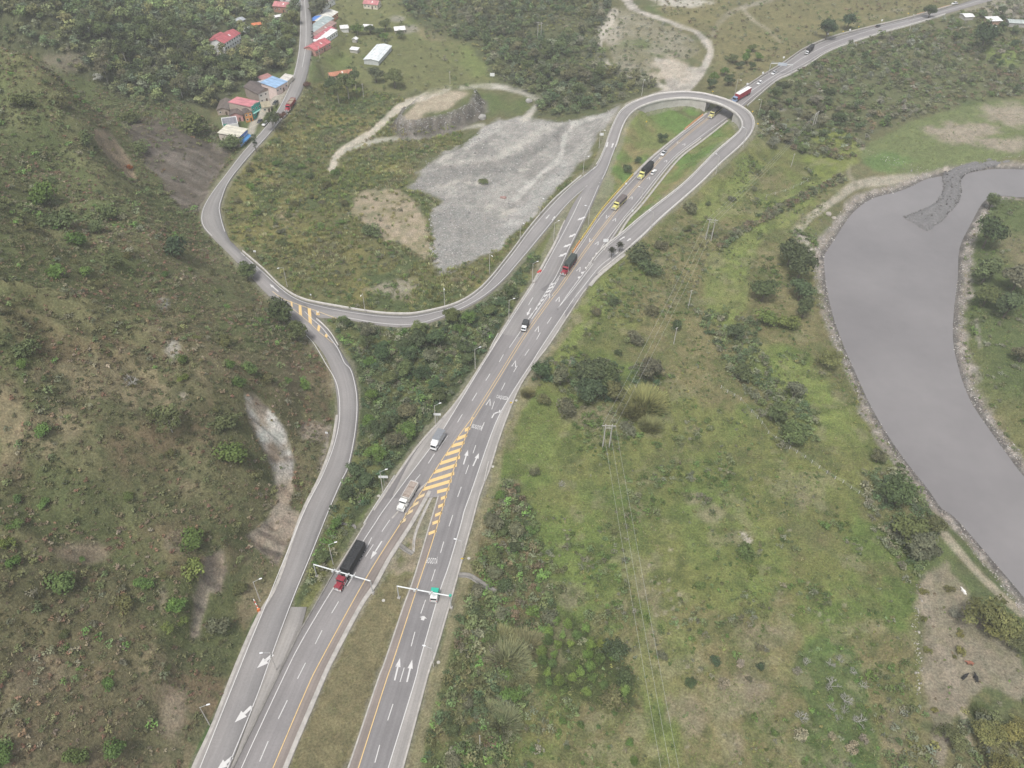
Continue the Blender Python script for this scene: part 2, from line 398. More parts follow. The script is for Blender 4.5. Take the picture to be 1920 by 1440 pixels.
def on_ground(p):
    """where the sight line through each survey point first meets the ground"""
    rx, ry = rays(p); n = len(rx)
    drop = np.linspace(40, HCAM + 12, 260)
    lo = np.full(n, drop[0]); hi = np.full(n, drop[-1]); done = np.zeros(n, bool)
    for a, b in zip(drop[:-1], drop[1:]):
        hit = (~done) & (HCAM - b < samp('H', rx * b, ry * b))
        lo[hit], hi[hit] = a, b; done |= hit
    for _ in range(12):
        m = (lo + hi) / 2; u = HCAM - m < samp('H', rx * m, ry * m)
        hi = np.where(u, m, hi); lo = np.where(u, lo, m)
    x, y = rx * hi, ry * hi
    return np.c_[x, y, samp('H', x, y)]
def G(u, v): return Vector(on_ground([(u, v)])[0])
def R3(u, v, z=0.0): return Vector(on_plane([(u, v)], z)[0])
def road_z(u, v):
    """point on the nearest road surface under a survey point"""
    z = 0.0
    for _ in range(6):
        p = on_plane([(u, v)], z)[0]; best = 1e9
        for k in ROADS:
            d = float(samp('d_' + k, p[:1], p[1:2])[0])
            if d < best: best, zz = d, float(samp('z_' + k, p[:1], p[1:2])[0]) + ROADS[k]['lift']
        z = zz
    return Vector((p[0], p[1], z))

# ------------------------------------------------------------------ where the buildings stand: facade line (left, right), depth, height, roof rise
RED, PINK, DKR, GRY, WHT, CRM, BRK = (.38, .10, .11), (.45, .18, .185), (.105, .085, .078), (.30, .31, .32), (.74, .74, .73), (.62, .57, .47), (.36, .19, .14)
HOUSES = [  # p0, p1, depth, height, rise, roof kind, wall, roof colour, storeys, name, label
    ((520, 181), (540, 164), 11, 4.5, .9, 'shed', (.66, .54, .50), (.26, .40, .58), 1, 'shop_house', 'pink walled house with a sky blue sheet roof beside the street'),
    ((505, 186), (519, 173), 12, 4.6, .9, 'shed', WHT, (.34, .36, .39), 1, 'shop_house', 'low house with a blue grey sheet roof left of the sky blue roof'),
    ((489, 200), (513, 182), 15, 6.4, 2.0, 'gable', (.30, .25, .22), DKR, 2, 'town_house', 'two storey house with dark tiles and white framed windows'),
    ((476, 224), (492, 211), 17, 6.4, 1.8, 'front', (.40, .34, .29), (.52, .20, .22), 2, 'town_house', 'narrow town house with teal front and bright pink roof'),
    ((495, 216), (508, 205), 6, 3.2, .6, 'shed', CRM, (.33, .29, .20), 1, 'shop_house', 'small beige shop beside the teal fronted house'),
    ((462, 230), (475, 226), 9, 5.4, 1.2, 'gable', (.38, .30, .24), DKR, 2, 'town_house', 'orange fronted town house left of the teal one'),
    ((432, 227), (457, 227), 15, 3.6, 1.6, 'gable', (.55, .30, .29), (.125, .10, .09), 1, 'old_house', 'old house with broad dark brown tile roof and pink wall'),
    ((409, 216), (431, 216), 13, 3.4, 1.5, 'gable', (.40, .33, .28), (.15, .125, .11), 1, 'old_house', 'leftmost old house with patched grey brown tiles'),
    ((421, 250), (449, 244), 10, 4.0, .25, 'flat', WHT, (.20, .20, .22), 1, 'white_house', 'white walled house with flat dark grey roof and green lattice'),
    ((452, 276), (467, 260), 12, 5.8, .8, 'shed', (.58, .52, .46), (.60, .57, .47), 2, 'corner_shop', 'corner shop with cream roof, blue front and blue awning'),
    ((394, 89), (423, 98), 10, 5.6, 2.2, 'gable', WHT, RED, 2, 'white_house', 'lower wing of the big white house with red roof in the wood'),
    ((424, 103), (455, 86), 10, 7.8, 2.0, 'gable', WHT, RED, 3, 'white_house', 'taller three storey wing of the big white house with red roof'),
    ((514, 24), (543, 24), 9, 4.4, 1.8, 'gable', BRK, PINK, 1, 'brick_house', 'brick house with faded pink roof at the top of the street'),
    ((526, 8), (553, 9), 7, 5.0, 1.6, 'gable', WHT, RED, 1, 'white_house', 'white house with red roof behind the faded pink roof'),
    ((591.5, 98), (622, 98), 9, 4.0, 1.8, 'gable', (.50, .28, .23), (.45, .13, .14), 1, 'brick_house', 'nearest red roofed house on the right side of the street'),
    ((598, 80), (635, 80), 5, 4.2, .5, 'shed', WHT, WHT, 1, 'white_house', 'white roofed house directly behind the nearest red roof'),
    ((597, 74.5), (630, 74), 6, 3.6, 1.0, 'gable', (.42, .36, .33), (.44, .14, .16), 1, 'old_house', 'pink red roof squeezed behind the white roof'),
    ((593, 66), (633, 65), 6, 3.6, 1.0, 'gable', BRK, (.32, .21, .19), 1, 'old_house', 'brown tiled house behind the pink red roof'),
    ((590, 58), (628, 56), 8, 3.6, .8, 'gable', (.40, .37, .33), (.34, .40, .40), 1, 'old_house', 'house with patched grey and teal sheet roof'),
    ((604, 45), (636, 44), 11, 4.2, 1.3, 'gable', (.52, .24, .13), (.64, .63, .58), 1, 'hall', 'orange brick hall with white and blue roof'),
    ((606, 15), (630, 14), 8, 5.0, 1.4, 'gable', WHT, (.27, .22, .20), 1, 'white_house', 'white house with brown roof at the top right of the street'),
    ((682, 17), (708, 17), 8, 3.6, 1.6, 'gable', CRM, PINK, 1, 'cottage', 'cream cottage with pink roof alone on the grass'),
    ((683, 121), (710, 122), 27, 3.0, .9, 'gable', (.50, .52, .52), (.66, .70, .70), 1, 'long_shed', 'long shed with a pale white roof in the gardens'),
    ((741, 62), (760, 62), 5, 2.3, 1.5, 'gable', (.30, .27, .24), WHT, 1, 'pavilion', 'open white roofed pavilion on the grass'),
    ((680, 57), (696, 57), 4, 2.2, .4, 'shed', (.45, .43, .4), WHT, 1, 'hut', 'double white roofed hut among garden trees'),
    ((657, 99), (670, 100), 3.5, 2.2, .4, 'shed', (.45, .43, .4), WHT, 1, 'hut', 'small white roofed hut left of the long shed'),
    ((661, 80), (668, 80), 3, 2.3, .8, 'gable', (.45, .43, .4), WHT, 1, 'hut', 'tiny white roofed hut above the long shed'),
    ((448, 47), (462, 47), 6, 3.0, .9, 'gable', (.24, .24, .24), (.36, .38, .40), 1, 'hut', 'grey sheet metal hut above the white house'),
    ((475, 53), (491, 53), 3, 2.2, .5, 'shed', (.25, .2, .17), (.56, .18, .08), 1, 'hut', 'small shed with orange roof above the white house'),
    ((459, 61), (470, 61), 3, 1.8, .3, 'shed', (.4, .38, .35), WHT, 1, 'hut', 'little white roofed shelter beside the orange roof'),
    ((620, 149), (662, 148), 6, 3.0, 1.2, 'gable', (.4, .3, .25), (.40, .17, .10), 1, 'old_house', 'terracotta roof half hidden among large dark trees'),
    ((501, 168), (518, 156), 8, 4.0, .8, 'shed', (.40, .33, .29), (.34, .17, .16), 1, 'old_house', 'low house with reddish roof behind the white framed house'),
    ((541, 160), (551, 150), 5, 2.8, .5, 'shed', CRM, (.58, .55, .50), 1, 'hut', 'small cream hut at the street edge above the blue roof'),
    ((640, 62), (654, 61), 5, 3.0, .5, 'shed', WHT, WHT, 1, 'hut', 'white annex right of the brown tiled house'),
    ((514, 36), (531, 36), 3, 1.6, .3, 'shed', (.5, .48, .45), WHT, 1, 'hut', 'low white shelter in front of the brick house'),
    ((1808, 38), (1824, 38), 7, 2.6, .8, 'gable', (.4, .38, .35), WHT, 1, 'hut', 'white roofed hut beside the far highway trees'),
    ((1853, 47), (1876, 47), 7, 3.0, .8, 'shed', (.36, .24, .18), WHT, 1, 'farm_house', 'brown walled farm house with white roof at far right'),
    ((1856, 55.5), (1867, 56), 3, 2.0, .3, 'shed', (.4, .38, .35), WHT, 1, 'hut', 'low white shelter in front of the brown farm house'),
    ((1890, 50), (1936, 53), 8, 3.0, .8, 'gable', (.36, .35, .33), (.38, .42, .40), 1, 'long_shed', 'long grey green roof at the far right edge'),
]
HBASE = {}
for h_ in HOUSES:
    a_, b_ = G(*h_[0]), G(*h_[1]); HBASE[h_[10]] = (a_, b_); u_ = (b_ - a_); u_.z = 0; L_ = u_.length; u_.normalize(); c_ = (a_ + b_) / 2 + Vector((-u_.y, u_.x, 0)) * h_[2] / 2
    for k_ in (-.33, 0, .33):
        q_ = c_ + (Vector((-u_.y, u_.x, 0)) * h_[2] if h_[2] > L_ else u_ * L_) * k_
        HOUSE_SPOTS_0 = globals().setdefault('HOUSE_SPOTS_0', []); HOUSE_SPOTS_0.append((q_.x, q_.y, min(h_[2], L_) / 2 + 2.6))
    PADS.append((c_.x, c_.y, u_.x, u_.y, L_ / 2, h_[2] / 2, (a_.z + b_.z) / 2))
    f_ = (a_ + b_) / 2 - Vector((-u_.y, u_.x, 0)) * 3.5; HOUSE_SPOTS_0.append((f_.x, f_.y, 3.5))
FIELDS['H'] = height(GX, GY).astype(np.float32)
ROCK_CUTS = ([(458, 740), (478, 737), (505, 770), (530, 805), (550, 860), (552, 920), (546, 955), (568, 962), (552, 1000), (520, 1060), (470, 1020), (462, 1005), (500, 975), (520, 940), (512, 885), (490, 840), (468, 795)], [(385, 1042), (420, 1030), (428, 1070), (412, 1112), (392, 1110), (373, 1190), (357, 1200), (366, 1120), (376, 1080)], [(172, 240), (205, 245), (240, 290), (262, 340), (245, 345), (215, 310), (190, 280)])
_p = to_px(np.c_[GX.ravel(), GY.ravel(), FIELDS['H'].ravel().astype(float)]); _m = (_p[:, 0] > 120) & (_p[:, 0] < 620) & (_p[:, 1] > 200) & (_p[:, 1] < 1240) & (GX.ravel() < 0); _r = np.zeros(GX.size)
for c_ in ROCK_CUTS: _r[_m] = np.maximum(_r[_m], sstep(5, -8, sdist(_p[_m, 0], _p[_m, 1], c_)))
FIELDS['rock'] = _r.reshape(GX.shape).astype(np.float32)
FIELDS['H'] = height(GX, GY).astype(np.float32)
NR, NC = 700, 660
_yy = np.exp(np.linspace(np.log(70), np.log(1235), NR)) - 60
_tt = np.linspace(-1, 1, NC)
TX = (_tt[None, :] * (150 + 0.62 * _yy[:, None])).ravel(); TY = np.repeat(_yy, NC)
TZ = height(TX, TY)
TV = np.c_[TX, TY, TZ]
PXY = to_px(TV); PU, PV = PXY[:, 0], PXY[:, 1]
# ------------------------------------------------------------------ what grows or lies where
HILL = [(-220, 1600), (340, 1480), (365, 1440), (400, 1357), (440, 1250), (480, 1157), (520, 1093), (563, 967), (600, 880), (618, 790), (622, 720), (605, 670), (570, 630), (520, 575), (480, 535), (445, 490), (420, 460), (375, 420), (370, 395), (390, 360), (420, 320), (446, 286), (425, 250), (395, 225), (330, 190), (260, 200), (170, 150), (60, 100), (-220, 40)]
FOREST = [(-220, 40), (60, 100), (170, 150), (260, 200), (330, 192), (400, 205), (440, 178), (500, 148), (545, 128), (558, 90), (560, 40), (560, -80), (-220, -80)]
QUARRY = [(870, 268), (905, 240), (935, 226), (993, 223), (1057, 226), (1123, 212), (1165, 197), (1160, 212), (1136, 236), (1118, 262), (1100, 292), (1080, 318), (1058, 340), (1036, 366), (1004, 402), (973, 437), (930, 468), (880, 492), (826, 514), (807, 485), (812, 452), (803, 402), (826, 378), (800, 365), (763, 352), (783, 330), (798, 302), (830, 285)]
SAND1 = [(655, 392), (668, 370), (700, 352), (740, 358), (775, 378), (790, 395), (806, 430), (810, 470), (800, 490), (770, 470), (735, 450), (690, 425)]
SAND2 = [(752, 222), (776, 194), (812, 176), (857, 165), (876, 175), (842, 203), (800, 216), (775, 226)]
APRON = [(1225, 108), (1250, 110), (1285, 122), (1312, 128), (1330, 95), (1300, 60), (1240, 40), (1180, 18), (1160, -8), (1178, -8), (1200, 18), (1250, 36), (1310, 58), (1336, 78), (1338, 104), (1322, 138), (1300, 165), (1290, 174), (1200, 186), (1165, 200), (1180, 190), (1225, 175), (1250, 165), (1245, 145)]
FAR_LOT = [(1110, 55), (1140, 30), (1165, 15), (1195, 25), (1250, 48), (1300, 70), (1312, 95), (1290, 112), (1235, 105), (1215, 140), (1180, 138), (1150, 120), (1140, 80)]
LOOP_GRASS = [(1168, 240), (1200, 208), (1250, 192), (1312, 208), (1335, 200), (1390, 232), (1380, 250), (1290, 335), (1180, 425), (1133, 462), (1090, 520), (1050, 530), (1100, 420), (1140, 320)]
MEDIAN = [(520, 1480), (597, 1295), (621, 1242), (675, 1139), (731, 1047), (770, 986), (800, 934), (822, 918), (808, 980), (756, 1142), (722, 1240), (650, 1450), (640, 1490)]
THICKET = [(600, 600), (640, 600), (713, 614), (773, 615), (827, 600), (893, 570), (940, 533), (985, 482), (1030, 470), (1000, 520), (955, 592), (912, 660), (850, 750), (778, 838), (725, 900), (690, 945), (650, 1000), (625, 1050), (600, 1100), (560, 1130), (592, 1030), (618, 960), (645, 905), (672, 810), (676, 748), (665, 695), (643, 658)]
WEST_SCRUB = [(436, 470), (420, 420), (416, 385), (435, 340), (470, 295), (505, 255), (540, 215), (575, 165), (620, 150), (700, 170), (760, 180), (742, 222), (760, 240), (860, 232), (870, 268), (790, 300), (760, 352), (800, 365), (826, 378), (803, 402), (812, 452), (826, 514), (930, 470), (1000, 405), (1058, 342), (1110, 300), (1150, 222), (1170, 200), (1140, 255), (1112, 312), (1070, 345), (1030, 380), (990, 428), (955, 476), (905, 535), (855, 567), (790, 585), (703, 585), (640, 575), (567, 560), (495, 505)]
PASTURE = [(905, 960), (950, 790), (980, 730), (1040, 645), (1095, 560), (1150, 490), (1210, 435), (1290, 370), (1345, 330), (1400, 285), (1430, 235), (1480, 225), (1600, 340), (1530, 420), (1500, 430), (1525, 480), (1550, 590), (1630, 760), (1690, 865), (1770, 985), (1722, 1090), (1722, 1500), (780, 1500), (830, 1250)]
ROADSIDE = [(885, 985), (910, 945), (960, 900), (1000, 960), (1010, 1040), (1040, 1110), (1040, 1160), (990, 1200), (1000, 1300), (960, 1400), (940, 1500), (775, 1500), (800, 1400), (840, 1240), (868, 1120)]
PALE_BANK = [(1722, 1092), (1775, 1050), (1830, 1130), (1905, 1200), (1930, 1270), (1915, 1310), (1845, 1290), (1800, 1330), (1765, 1430), (1740, 1330), (1722, 1200)]
GREEN_DEEP = [(1495, 1225), (1540, 1200), (1600, 1210), (1620, 1260), (1630, 1330), (1650, 1400), (1645, 1480), (1500, 1480), (1500, 1400), (1520, 1330), (1495, 1290)]
RIGHT_BANK = [(1800, 700), (1788, 637), (1790, 580), (1797, 523), (1800, 467), (1820, 423), (1847, 377), (1877, 366), (1960, 366), (2200, 420), (2200, 1150), (1920, 893), (1890, 853), (1847, 793)]
RIVER_FLAT = [(1606, 290), (1640, 262), (1720, 222), (1830, 195), (2060, 170), (2060, 330), (1920, 290), (1790, 318), (1740, 328), (1690, 328), (1640, 318)]
NE_WOODS = [(1400, 250), (1420, 200), (1480, 145), (1560, 100), (1660, 66), (1780, 32), (1860, 10), (2060, -40), (2060, 175), (1900, 180), (1800, 196), (1700, 228), (1630, 258), (1600, 300), (1540, 300), (1460, 270)]
N_WOODS = [(745, -60), (1150, -60), (1140, 30), (1115, 60), (1140, 125), (1190, 142), (1235, 160), (1180, 185), (1120, 205), (1060, 218), (1000, 222), (1010, 185), (960, 165), (930, 150), (880, 80), (800, 60), (760, 20)]
N_MEADOW = [(590, 0), (680, -60), (745, -60), (770, 40), (880, 85), (940, 150), (900, 165), (800, 175), (700, 170), (610, 150), (590, 100)]
NE_MEADOW = [(1180, -60), (1960, -60), (1850, -10), (1780, 10), (1700, 30), (1560, 68), (1480, 105), (1430, 140), (1385, 168), (1320, 165), (1345, 100), (1320, 60), (1250, 30)]
ROCKFACE = [(458, 740), (478, 737), (505, 770), (530, 805), (550, 860), (552, 920), (546, 955), (568, 962), (552, 1000), (520, 1060), (470, 1020), (462, 1005), (500, 975), (520, 940), (512, 885), (490, 840), (468, 795)]
ROCK2 = [(385, 1042), (420, 1030), (428, 1070), (412, 1112), (392, 1110), (373, 1190), (357, 1200), (366, 1120), (376, 1080)]
ROCK3 = [(232, 226), (300, 226), (380, 262), (438, 284), (402, 345), (374, 398), (340, 392), (300, 340), (262, 300)]
SLIDE = [(172, 240), (205, 245), (240, 290), (262, 340), (245, 345), (215, 310), (190, 280)]

_wn = fbm(TX, TY, 11, 51, 4); _wn2 = fbm(TX, TY, 34, 52, 4); _wn3 = fbm(TX, TY, 3.2, 53, 3); _wn4 = fbm(TX, TY, 90, 54, 3)
def pmask(poly, soft=6.0, amp=8.0, u=None, v=None, w=None):
    u, v, w = (PU, PV, _wn) if u is None else (u, v, w)
    q = np.asarray(poly, float); lo, hi = q.min(0) - soft - amp * 1.5 - 5, q.max(0) + soft + amp * 1.5 + 5
    m = (u > lo[0]) & (u < hi[0]) & (v > lo[1]) & (v < hi[1]); out = np.zeros(u.shape)
    if m.any():
        d = sdist(u[m], v[m], q) + w[m] * amp
        out[m] = sstep(soft, -soft, d)
    return out
def ell(cu, cv, ru, rv, soft=0.35, amp=0.5):
    d = np.hypot((PU - cu) / ru, (PV - cv) / rv) + _wn * amp + _wn3 * 0.15
    return sstep(1 + soft, 1 - soft, d)
def pline(pts, w0, w1=None, soft=2.0, amp=2.0):
    q = np.asarray(pts, float); w1 = w0 if w1 is None else w1
    lo, hi = q.min(0) - 30, q.max(0) + 30
    m = (PU > lo[0]) & (PU < hi[0]) & (PV > lo[1]) & (PV < hi[1]); out = np.zeros(PU.shape)
    q = smooth_line(q, 5)
    d, wv = seg_dist(PU[m], PV[m], q, vals=np.linspace(w0, w1, len(q)))
    out[m] = sstep(soft, -soft, d - wv + _wn[m] * amp); return out
def A(*c): return np.array(c, float)
C_ = np.zeros((len(TX), 3)) + A(.118, .112, .062)
def lay(c, m):
    global C_
    c = np.asarray(c, float); C_ = C_ + (c - C_) * np.clip(m, 0, 1)[:, None]
def vary(m, c, w): lay(c, m * np.clip(w, 0, 1))
# general scrub mixture
lay(A(.095, .118, .05), sstep(-.1, .5, _wn2)); lay(A(.15, .135, .08), sstep(.15, .6, _wn4 + _wn * .4)); lay(A(.07, .088, .045), sstep(.1, .6, _wn + _wn3 * .5) * .6)
# hillside: dry brown scrub with olive and reddish drifts
h = pmask(HILL, 7, 7)
lay(A(.098, .093, .054), h); vary(h, A(.085, .092, .045), sstep(-.05, .45, _wn2 + _wn * .5)); vary(h, A(.125, .094, .064), sstep(.12, .5, fbm(TX, TY, 19, 61, 4) - .25 * _wn2))
vary(h, A(.15, .125, .085), sstep(.28, .62, fbm(TX, TY, 26, 62, 4))); vary(h, A(.055, .06, .033), sstep(.05, .55, _wn + _wn3) * .7)
vary(h * sstep(760, 420, PV), A(.088, .102, .048), .75); vary(h * sstep(900, 1200, PV) * sstep(330, 200, PU), A(.115, .088, .06), .35)
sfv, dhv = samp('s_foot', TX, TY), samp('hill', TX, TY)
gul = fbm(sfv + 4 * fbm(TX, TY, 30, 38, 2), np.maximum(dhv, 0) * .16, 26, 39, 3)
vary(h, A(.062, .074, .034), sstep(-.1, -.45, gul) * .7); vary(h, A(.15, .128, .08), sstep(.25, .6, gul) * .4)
C_ = C_ * (1 + .2 * h)[:, None] * np.array([.99, 1.03, .96])
f = pmask(FOREST, 6, 6); lay(A(.075, .083, .045), f)
ws = pmask(WEST_SCRUB, 5, 6)
lay(A(.115, .115, .055), ws); vary(ws, A(.165, .155, .062), sstep(0, .5, _wn2)); vary(ws, A(.075, .095, .042), sstep(.1, .5, _wn4 + _wn * .6))
t = pmask(THICKET, 4, 4); lay(A(.06, .075, .036), t); vary(t, A(.11, .12, .05), sstep(.1, .5, _wn))
p = pmask(PASTURE, 6, 6)
lay(A(.138, .15, .056), p); vary(p, A(.10, .138, .043), sstep(-.15, .4, _wn2)); vary(p, A(.165, .15, .078), sstep(.1, .55, _wn4 + .5 * _wn)); vary(p, A(.095, .108, .046), sstep(.1, .6, _wn + _wn3 * .7) * .75)
for c in ([(1330, 480), (1395, 420), (1440, 420), (1410, 500), (1400, 580), (1370, 630), (1325, 600), (1318, 540)], [(1355, 470), (1420, 395), (1500, 350), (1560, 330), (1490, 420), (1440, 440)], [(1385, 640), (1480, 660), (1550, 710), (1600, 770), (1640, 850), (1560, 830), (1450, 760)], [(1000, 715), (1040, 650), (1100, 560), (1140, 520), (1160, 560), (1090, 640), (1060, 700)], [(1290, 400), (1350, 340), (1400, 300), (1420, 330), (1370, 400), (1320, 430)]):
    vary(pmask(c, 8, 9), A(.155, .19, .062), .75 + .4 * _wn)
for c in ([(975, 730), (1040, 735), (1100, 745), (1140, 800), (1080, 860), (1000, 900), (950, 900)], [(900, 1000), (1000, 940), (1120, 960), (1170, 1060), (1150, 1150), (1060, 1140), (960, 1100)], [(1290, 900), (1400, 950), (1480, 1050), (1450, 1150), (1330, 1120), (1280, 1020)], [(1190, 1120), (1300, 1180), (1280, 1440), (1210, 1440)]):
    vary(pmask(c, 14, 14), A(.128, .165, .052), .6 + .5 * _wn)
vary(pmask(GREEN_DEEP, 10, 10), A(.062, .105, .036), .85 + .3 * _wn)
for cu, cv, ru, rv in ((1405, 1310, 45, 32), (1335, 965, 24, 13), (1390, 1008, 17, 11), (1300, 935, 12, 8), (1290, 1355, 20, 35), (1255, 1340, 10, 25), (1380, 1400, 14, 22), (1120, 780, 40, 20), (1075, 1115, 22, 22), (930, 1270, 30, 12), (1000, 1190, 30, 16), (1225, 1170, 14, 40), (1410, 1275, 22, 25), (1580, 1440, 20, 20), (1500, 940, 20, 25), (1205, 1110, 10, 30), (1440, 1190, 40, 18), (1680, 1360, 22, 60)):
    vary(ell(cu, cv, ru, rv, .6, .8), A(.21, .18, .135), .6)
vary(pline([(1390, 1001), (1404, 1014)], 4, 5), A(.42, .38, .34), .9)
lg = pmask(LOOP_GRASS, 3, 3); lay(A(.14, .165, .062), lg); vary(lg, A(.105, .165, .05), sstep(-.2, .3, _wn2)); vary(lg, A(.19, .17, .085), sstep(.15, .5, _wn4 + _wn * .5))
vary(pline([(1295, 190), (1320, 205), (1300, 222), (1262, 200), (1240, 193)], 5, 3), A(.10, .09, .055), .7)
wg = pmask([(1088, 366), (1060, 398), (1020, 452), (985, 497), (945, 545), (960, 575), (1000, 520), (1030, 470), (1068, 392)], 2, 2); lay(A(.125, .14, .058), wg); vary(wg, A(.17, .155, .09), sstep(0, .5, _wn))
md = pmask(MEDIAN, 3, 2); lay(A(.15, .135, .078), md); vary(md, A(.118, .128, .058), sstep(0, .5, _wn)); vary(md, A(.22, .19, .14), sstep(.35, .7, _wn + .3 * _wn3))
rs = pmask(ROADSIDE, 8, 10); lay(A(.082, .095, .042), rs); vary(rs, A(.13, .115, .062), sstep(.1, .6, _wn))
# verge east of the northbound carriageway
vary(pline([(1080, 600), (1030, 665), (985, 735), (960, 790), (930, 860), (905, 960), (875, 1070), (845, 1190), (800, 1330), (770, 1460)], 9, 14, 5, 5), A(.20, .178, .115), .8)
vary(pline([(735, 900), (780, 850), (850, 770), (910, 685), (950, 615)], 8, 6, 4, 4), A(.13, .14, .06), .9)
vary(pline([(484, 1160), (468, 1195), (440, 1270), (412, 1335), (385, 1390), (362, 1440)], 7, 10, 3, 3), A(.055, .098, .034), .95)
vary(pline([(575, 1140), (600, 1085), (618, 1040)], 9, 14, 4, 3), A(.145, .15, .06), .8)
vary(pmask([(1010, 1195), (1070, 1155), (1120, 1200), (1190, 1270), (1200, 1330), (1130, 1330), (1060, 1300), (1005, 1290)], 8, 8), A(.045, .06, .025), .85)  # ground under the bush patch painted dark, as shade between the round crowns
# bare earth, rock, sand
vary(ell(160, 1040, 44, 17, .6, .8), A(.25, .20, .155), .75); vary(ell(325, 1345, 24, 48, .6, .8), A(.25, .205, .16), .7); vary(ell(15, 800, 30, 90), A(.22, .18, .12), .6); vary(ell(75, 1270, 70, 60), A(.19, .155, .11), .55); vary(ell(590, 812, 24, 18), A(.30, .25, .215), .7); vary(ell(340, 1015, 25, 18), A(.22, .18, .14), .5)
vary(ell(325, 655, 14, 22), A(.36, .34, .32), .7); vary(ell(345, 742, 13, 12), A(.4, .35, .29), .8); vary(ell(308, 570, 14, 14), A(.33, .32, .31), .7); vary(ell(305, 1120, 10, 30), A(.26, .22, .17), .6); vary(ell(120, 115, 40, 18), A(.20, .17, .14), .6)
rf = np.maximum(pmask(ROCKFACE, 4, 4), np.maximum(pmask(ROCK2, 4, 6) * .9, 0))
strata = fbm(sfv, dhv * .10, 2.6, 71, 4)
lay(A(.265, .228, .192), rf * .92); vary(rf, A(.105, .09, .078), sstep(-.05, .4, strata)); vary(rf, A(.29, .235, .18), sstep(.1, .5, _wn) * .6); vary(rf, A(.45, .44, .42), sstep(-.15, .4, fbm(TX, TY, 6, 73, 3)) * sstep(940, 830, PV))
lay(A(.105, .088, .078), pmask(ROCK3, 5, 7) * .9); vary(pmask(ROCK3, 5, 7), A(.17, .15, .135), sstep(.05, .5, fbm(sfv, dhv * .12, 3.5, 74, 3)) * .7)  # brown gully rock, its colour darkened so the slope behind the ridge reads shaded
cr_ = samp('crest', TX, TY); vary(h * sstep(13, 5, cr_ + 3 * _wn), A(.15, .152, .078), .75); lay(A(.26, .205, .155), pmask(SLIDE, 4, 5) * .85)  # crest: olive highlight painted in to lift the ridge; then the slide's bare earth
vary(ell(540, 990, 40, 26), A(.24, .205, .17), .7); vary(pline([(600, 880), (612, 830), (618, 800)], 6, 4), A(.26, .23, .2), .7)
q = pmask(QUARRY, 4, 10)
vary(q * 0 + np.maximum(pmask(SAND1, 6, 8), 0), A(.34, .285, .22), .66 - .5 * _wn3); 
lay(A(.288, .279, .268), q); vary(q, A(.195, .19, .184), sstep(-.05, .4, _wn + _wn3 * .4) * .8); vary(q, A(.325, .31, .29), sstep(.2, .6, _wn2 + _wn3 * .5)); 
vary(q * pline([(810, 300), (860, 305), (940, 292), (1010, 250), (1050, 232)], 9, 6, 6, 6), A(.345, .332, .312), .8); vary(q * pline([(965, 375), (1010, 330), (1050, 295), (1065, 240), (1130, 215)], 5, 5, 3, 2), A(.41, .40, .385), .8); vary(q * pline([(905, 470), (960, 420), (1010, 370), (1060, 315)], 16, 12, 10, 4), A(.31, .305, .30), .8)
vary(q * pline([(772, 347), (860, 320), (930, 318), (985, 290), (1040, 256), (1060, 238)], 15, 7, 5, 6), A(.192, .188, .183), .85); vary(q * pmask([(803, 402), (850, 388), (930, 410), (952, 440), (900, 478), (830, 512)], 8, 10), A(.205, .202, .198), .6 + .5 * _wn3); vary(q * pmask([(868, 272), (905, 242), (935, 230), (942, 242), (915, 258), (880, 278)], 3, 3), A(.36, .35, .335), .8)
vary(q * pline([(865, 372), (930, 340), (975, 300)], 3, 3, 4, 3), A(.2, .197, .193), .6)
vary(np.maximum(pmask(SAND2, 4, 5), 0), A(.35, .30, .24), .85)
ap = pmask(APRON, 2, 2); lay(A(.38, .352, .322), ap); vary(ap, A(.25, .235, .215), sstep(.05, .4, _wn) * .7)
fl = pmask(FAR_LOT, 3, 5) * (1 - ap); lay(A(.235, .22, .175), fl * (.55 + .5 * _wn)); 
vary(ell(1262, 132, 38, 24), A(.37, .33, .28), .8); vary(ell(1140, 60, 24, 22), A(.36, .33, .29), .6)
for pts, a, b, c in (([(1150, 25), (1128, 60), (1122, 88), (1132, 115), (1150, 132), (1185, 144), (1250, 164)], 9, 5, A(.40, .37, .33)), ([(1336, 66), (1352, 38), (1385, 16), (1450, -2)], 5, 3, A(.25, .235, .21)), ([(1392, 14), (1412, 38), (1440, 56), (1462, 78)], 3, 2, A(.36, .33, .29)),
                     ([(622, 318), (632, 292), (662, 268), (690, 255), (722, 226), (752, 200), (790, 182), (840, 165)], 6, 7, A(.42, .385, .335)), ([(862, 164), (910, 160), (960, 166), (1000, 180), (1011, 190), (1000, 206), (984, 222)], 5, 6, A(.40, .38, .35)), ([(648, 282), (720, 262), (800, 256), (870, 240), (905, 234)], 4, 3.5, A(.32, .31, .27)),
                     ([(1500, 452), (1494, 432), (1516, 410), (1566, 374), (1606, 346), (1660, 340), (1706, 330), (1752, 318)], 7, 9, A(.31, .285, .24)), ([(1520, 480), (1514, 455), (1500, 440)], 7, 6, A(.33, .31, .28)), ([(1606, 345), (1590, 320), (1608, 275)], 4, 4, A(.24, .22, .17)), ([(1600, 276), (1660, 292), (1720, 308), (1755, 322)], 5, 4, A(.33, .30, .27)),
                     ([(1600, 45), (1650, 28), (1712, 10), (1730, -5)], 3, 2, A(.36, .34, .31)), ([(1730, 1110), (1745, 1170), (1770, 1230), (1790, 1280)], 8, 11, A(.36, .315, .25)), ([(1788, 1290), (1805, 1340), (1820, 1400)], 8, 5, A(.28, .25, .19)), ([(1770, 1000), (1820, 1060), (1870, 1110), (1915, 1150)], 8, 8, A(.31, .275, .215))):
    vary(pline(pts, a, b, 2.5, 2.5), c, .9)
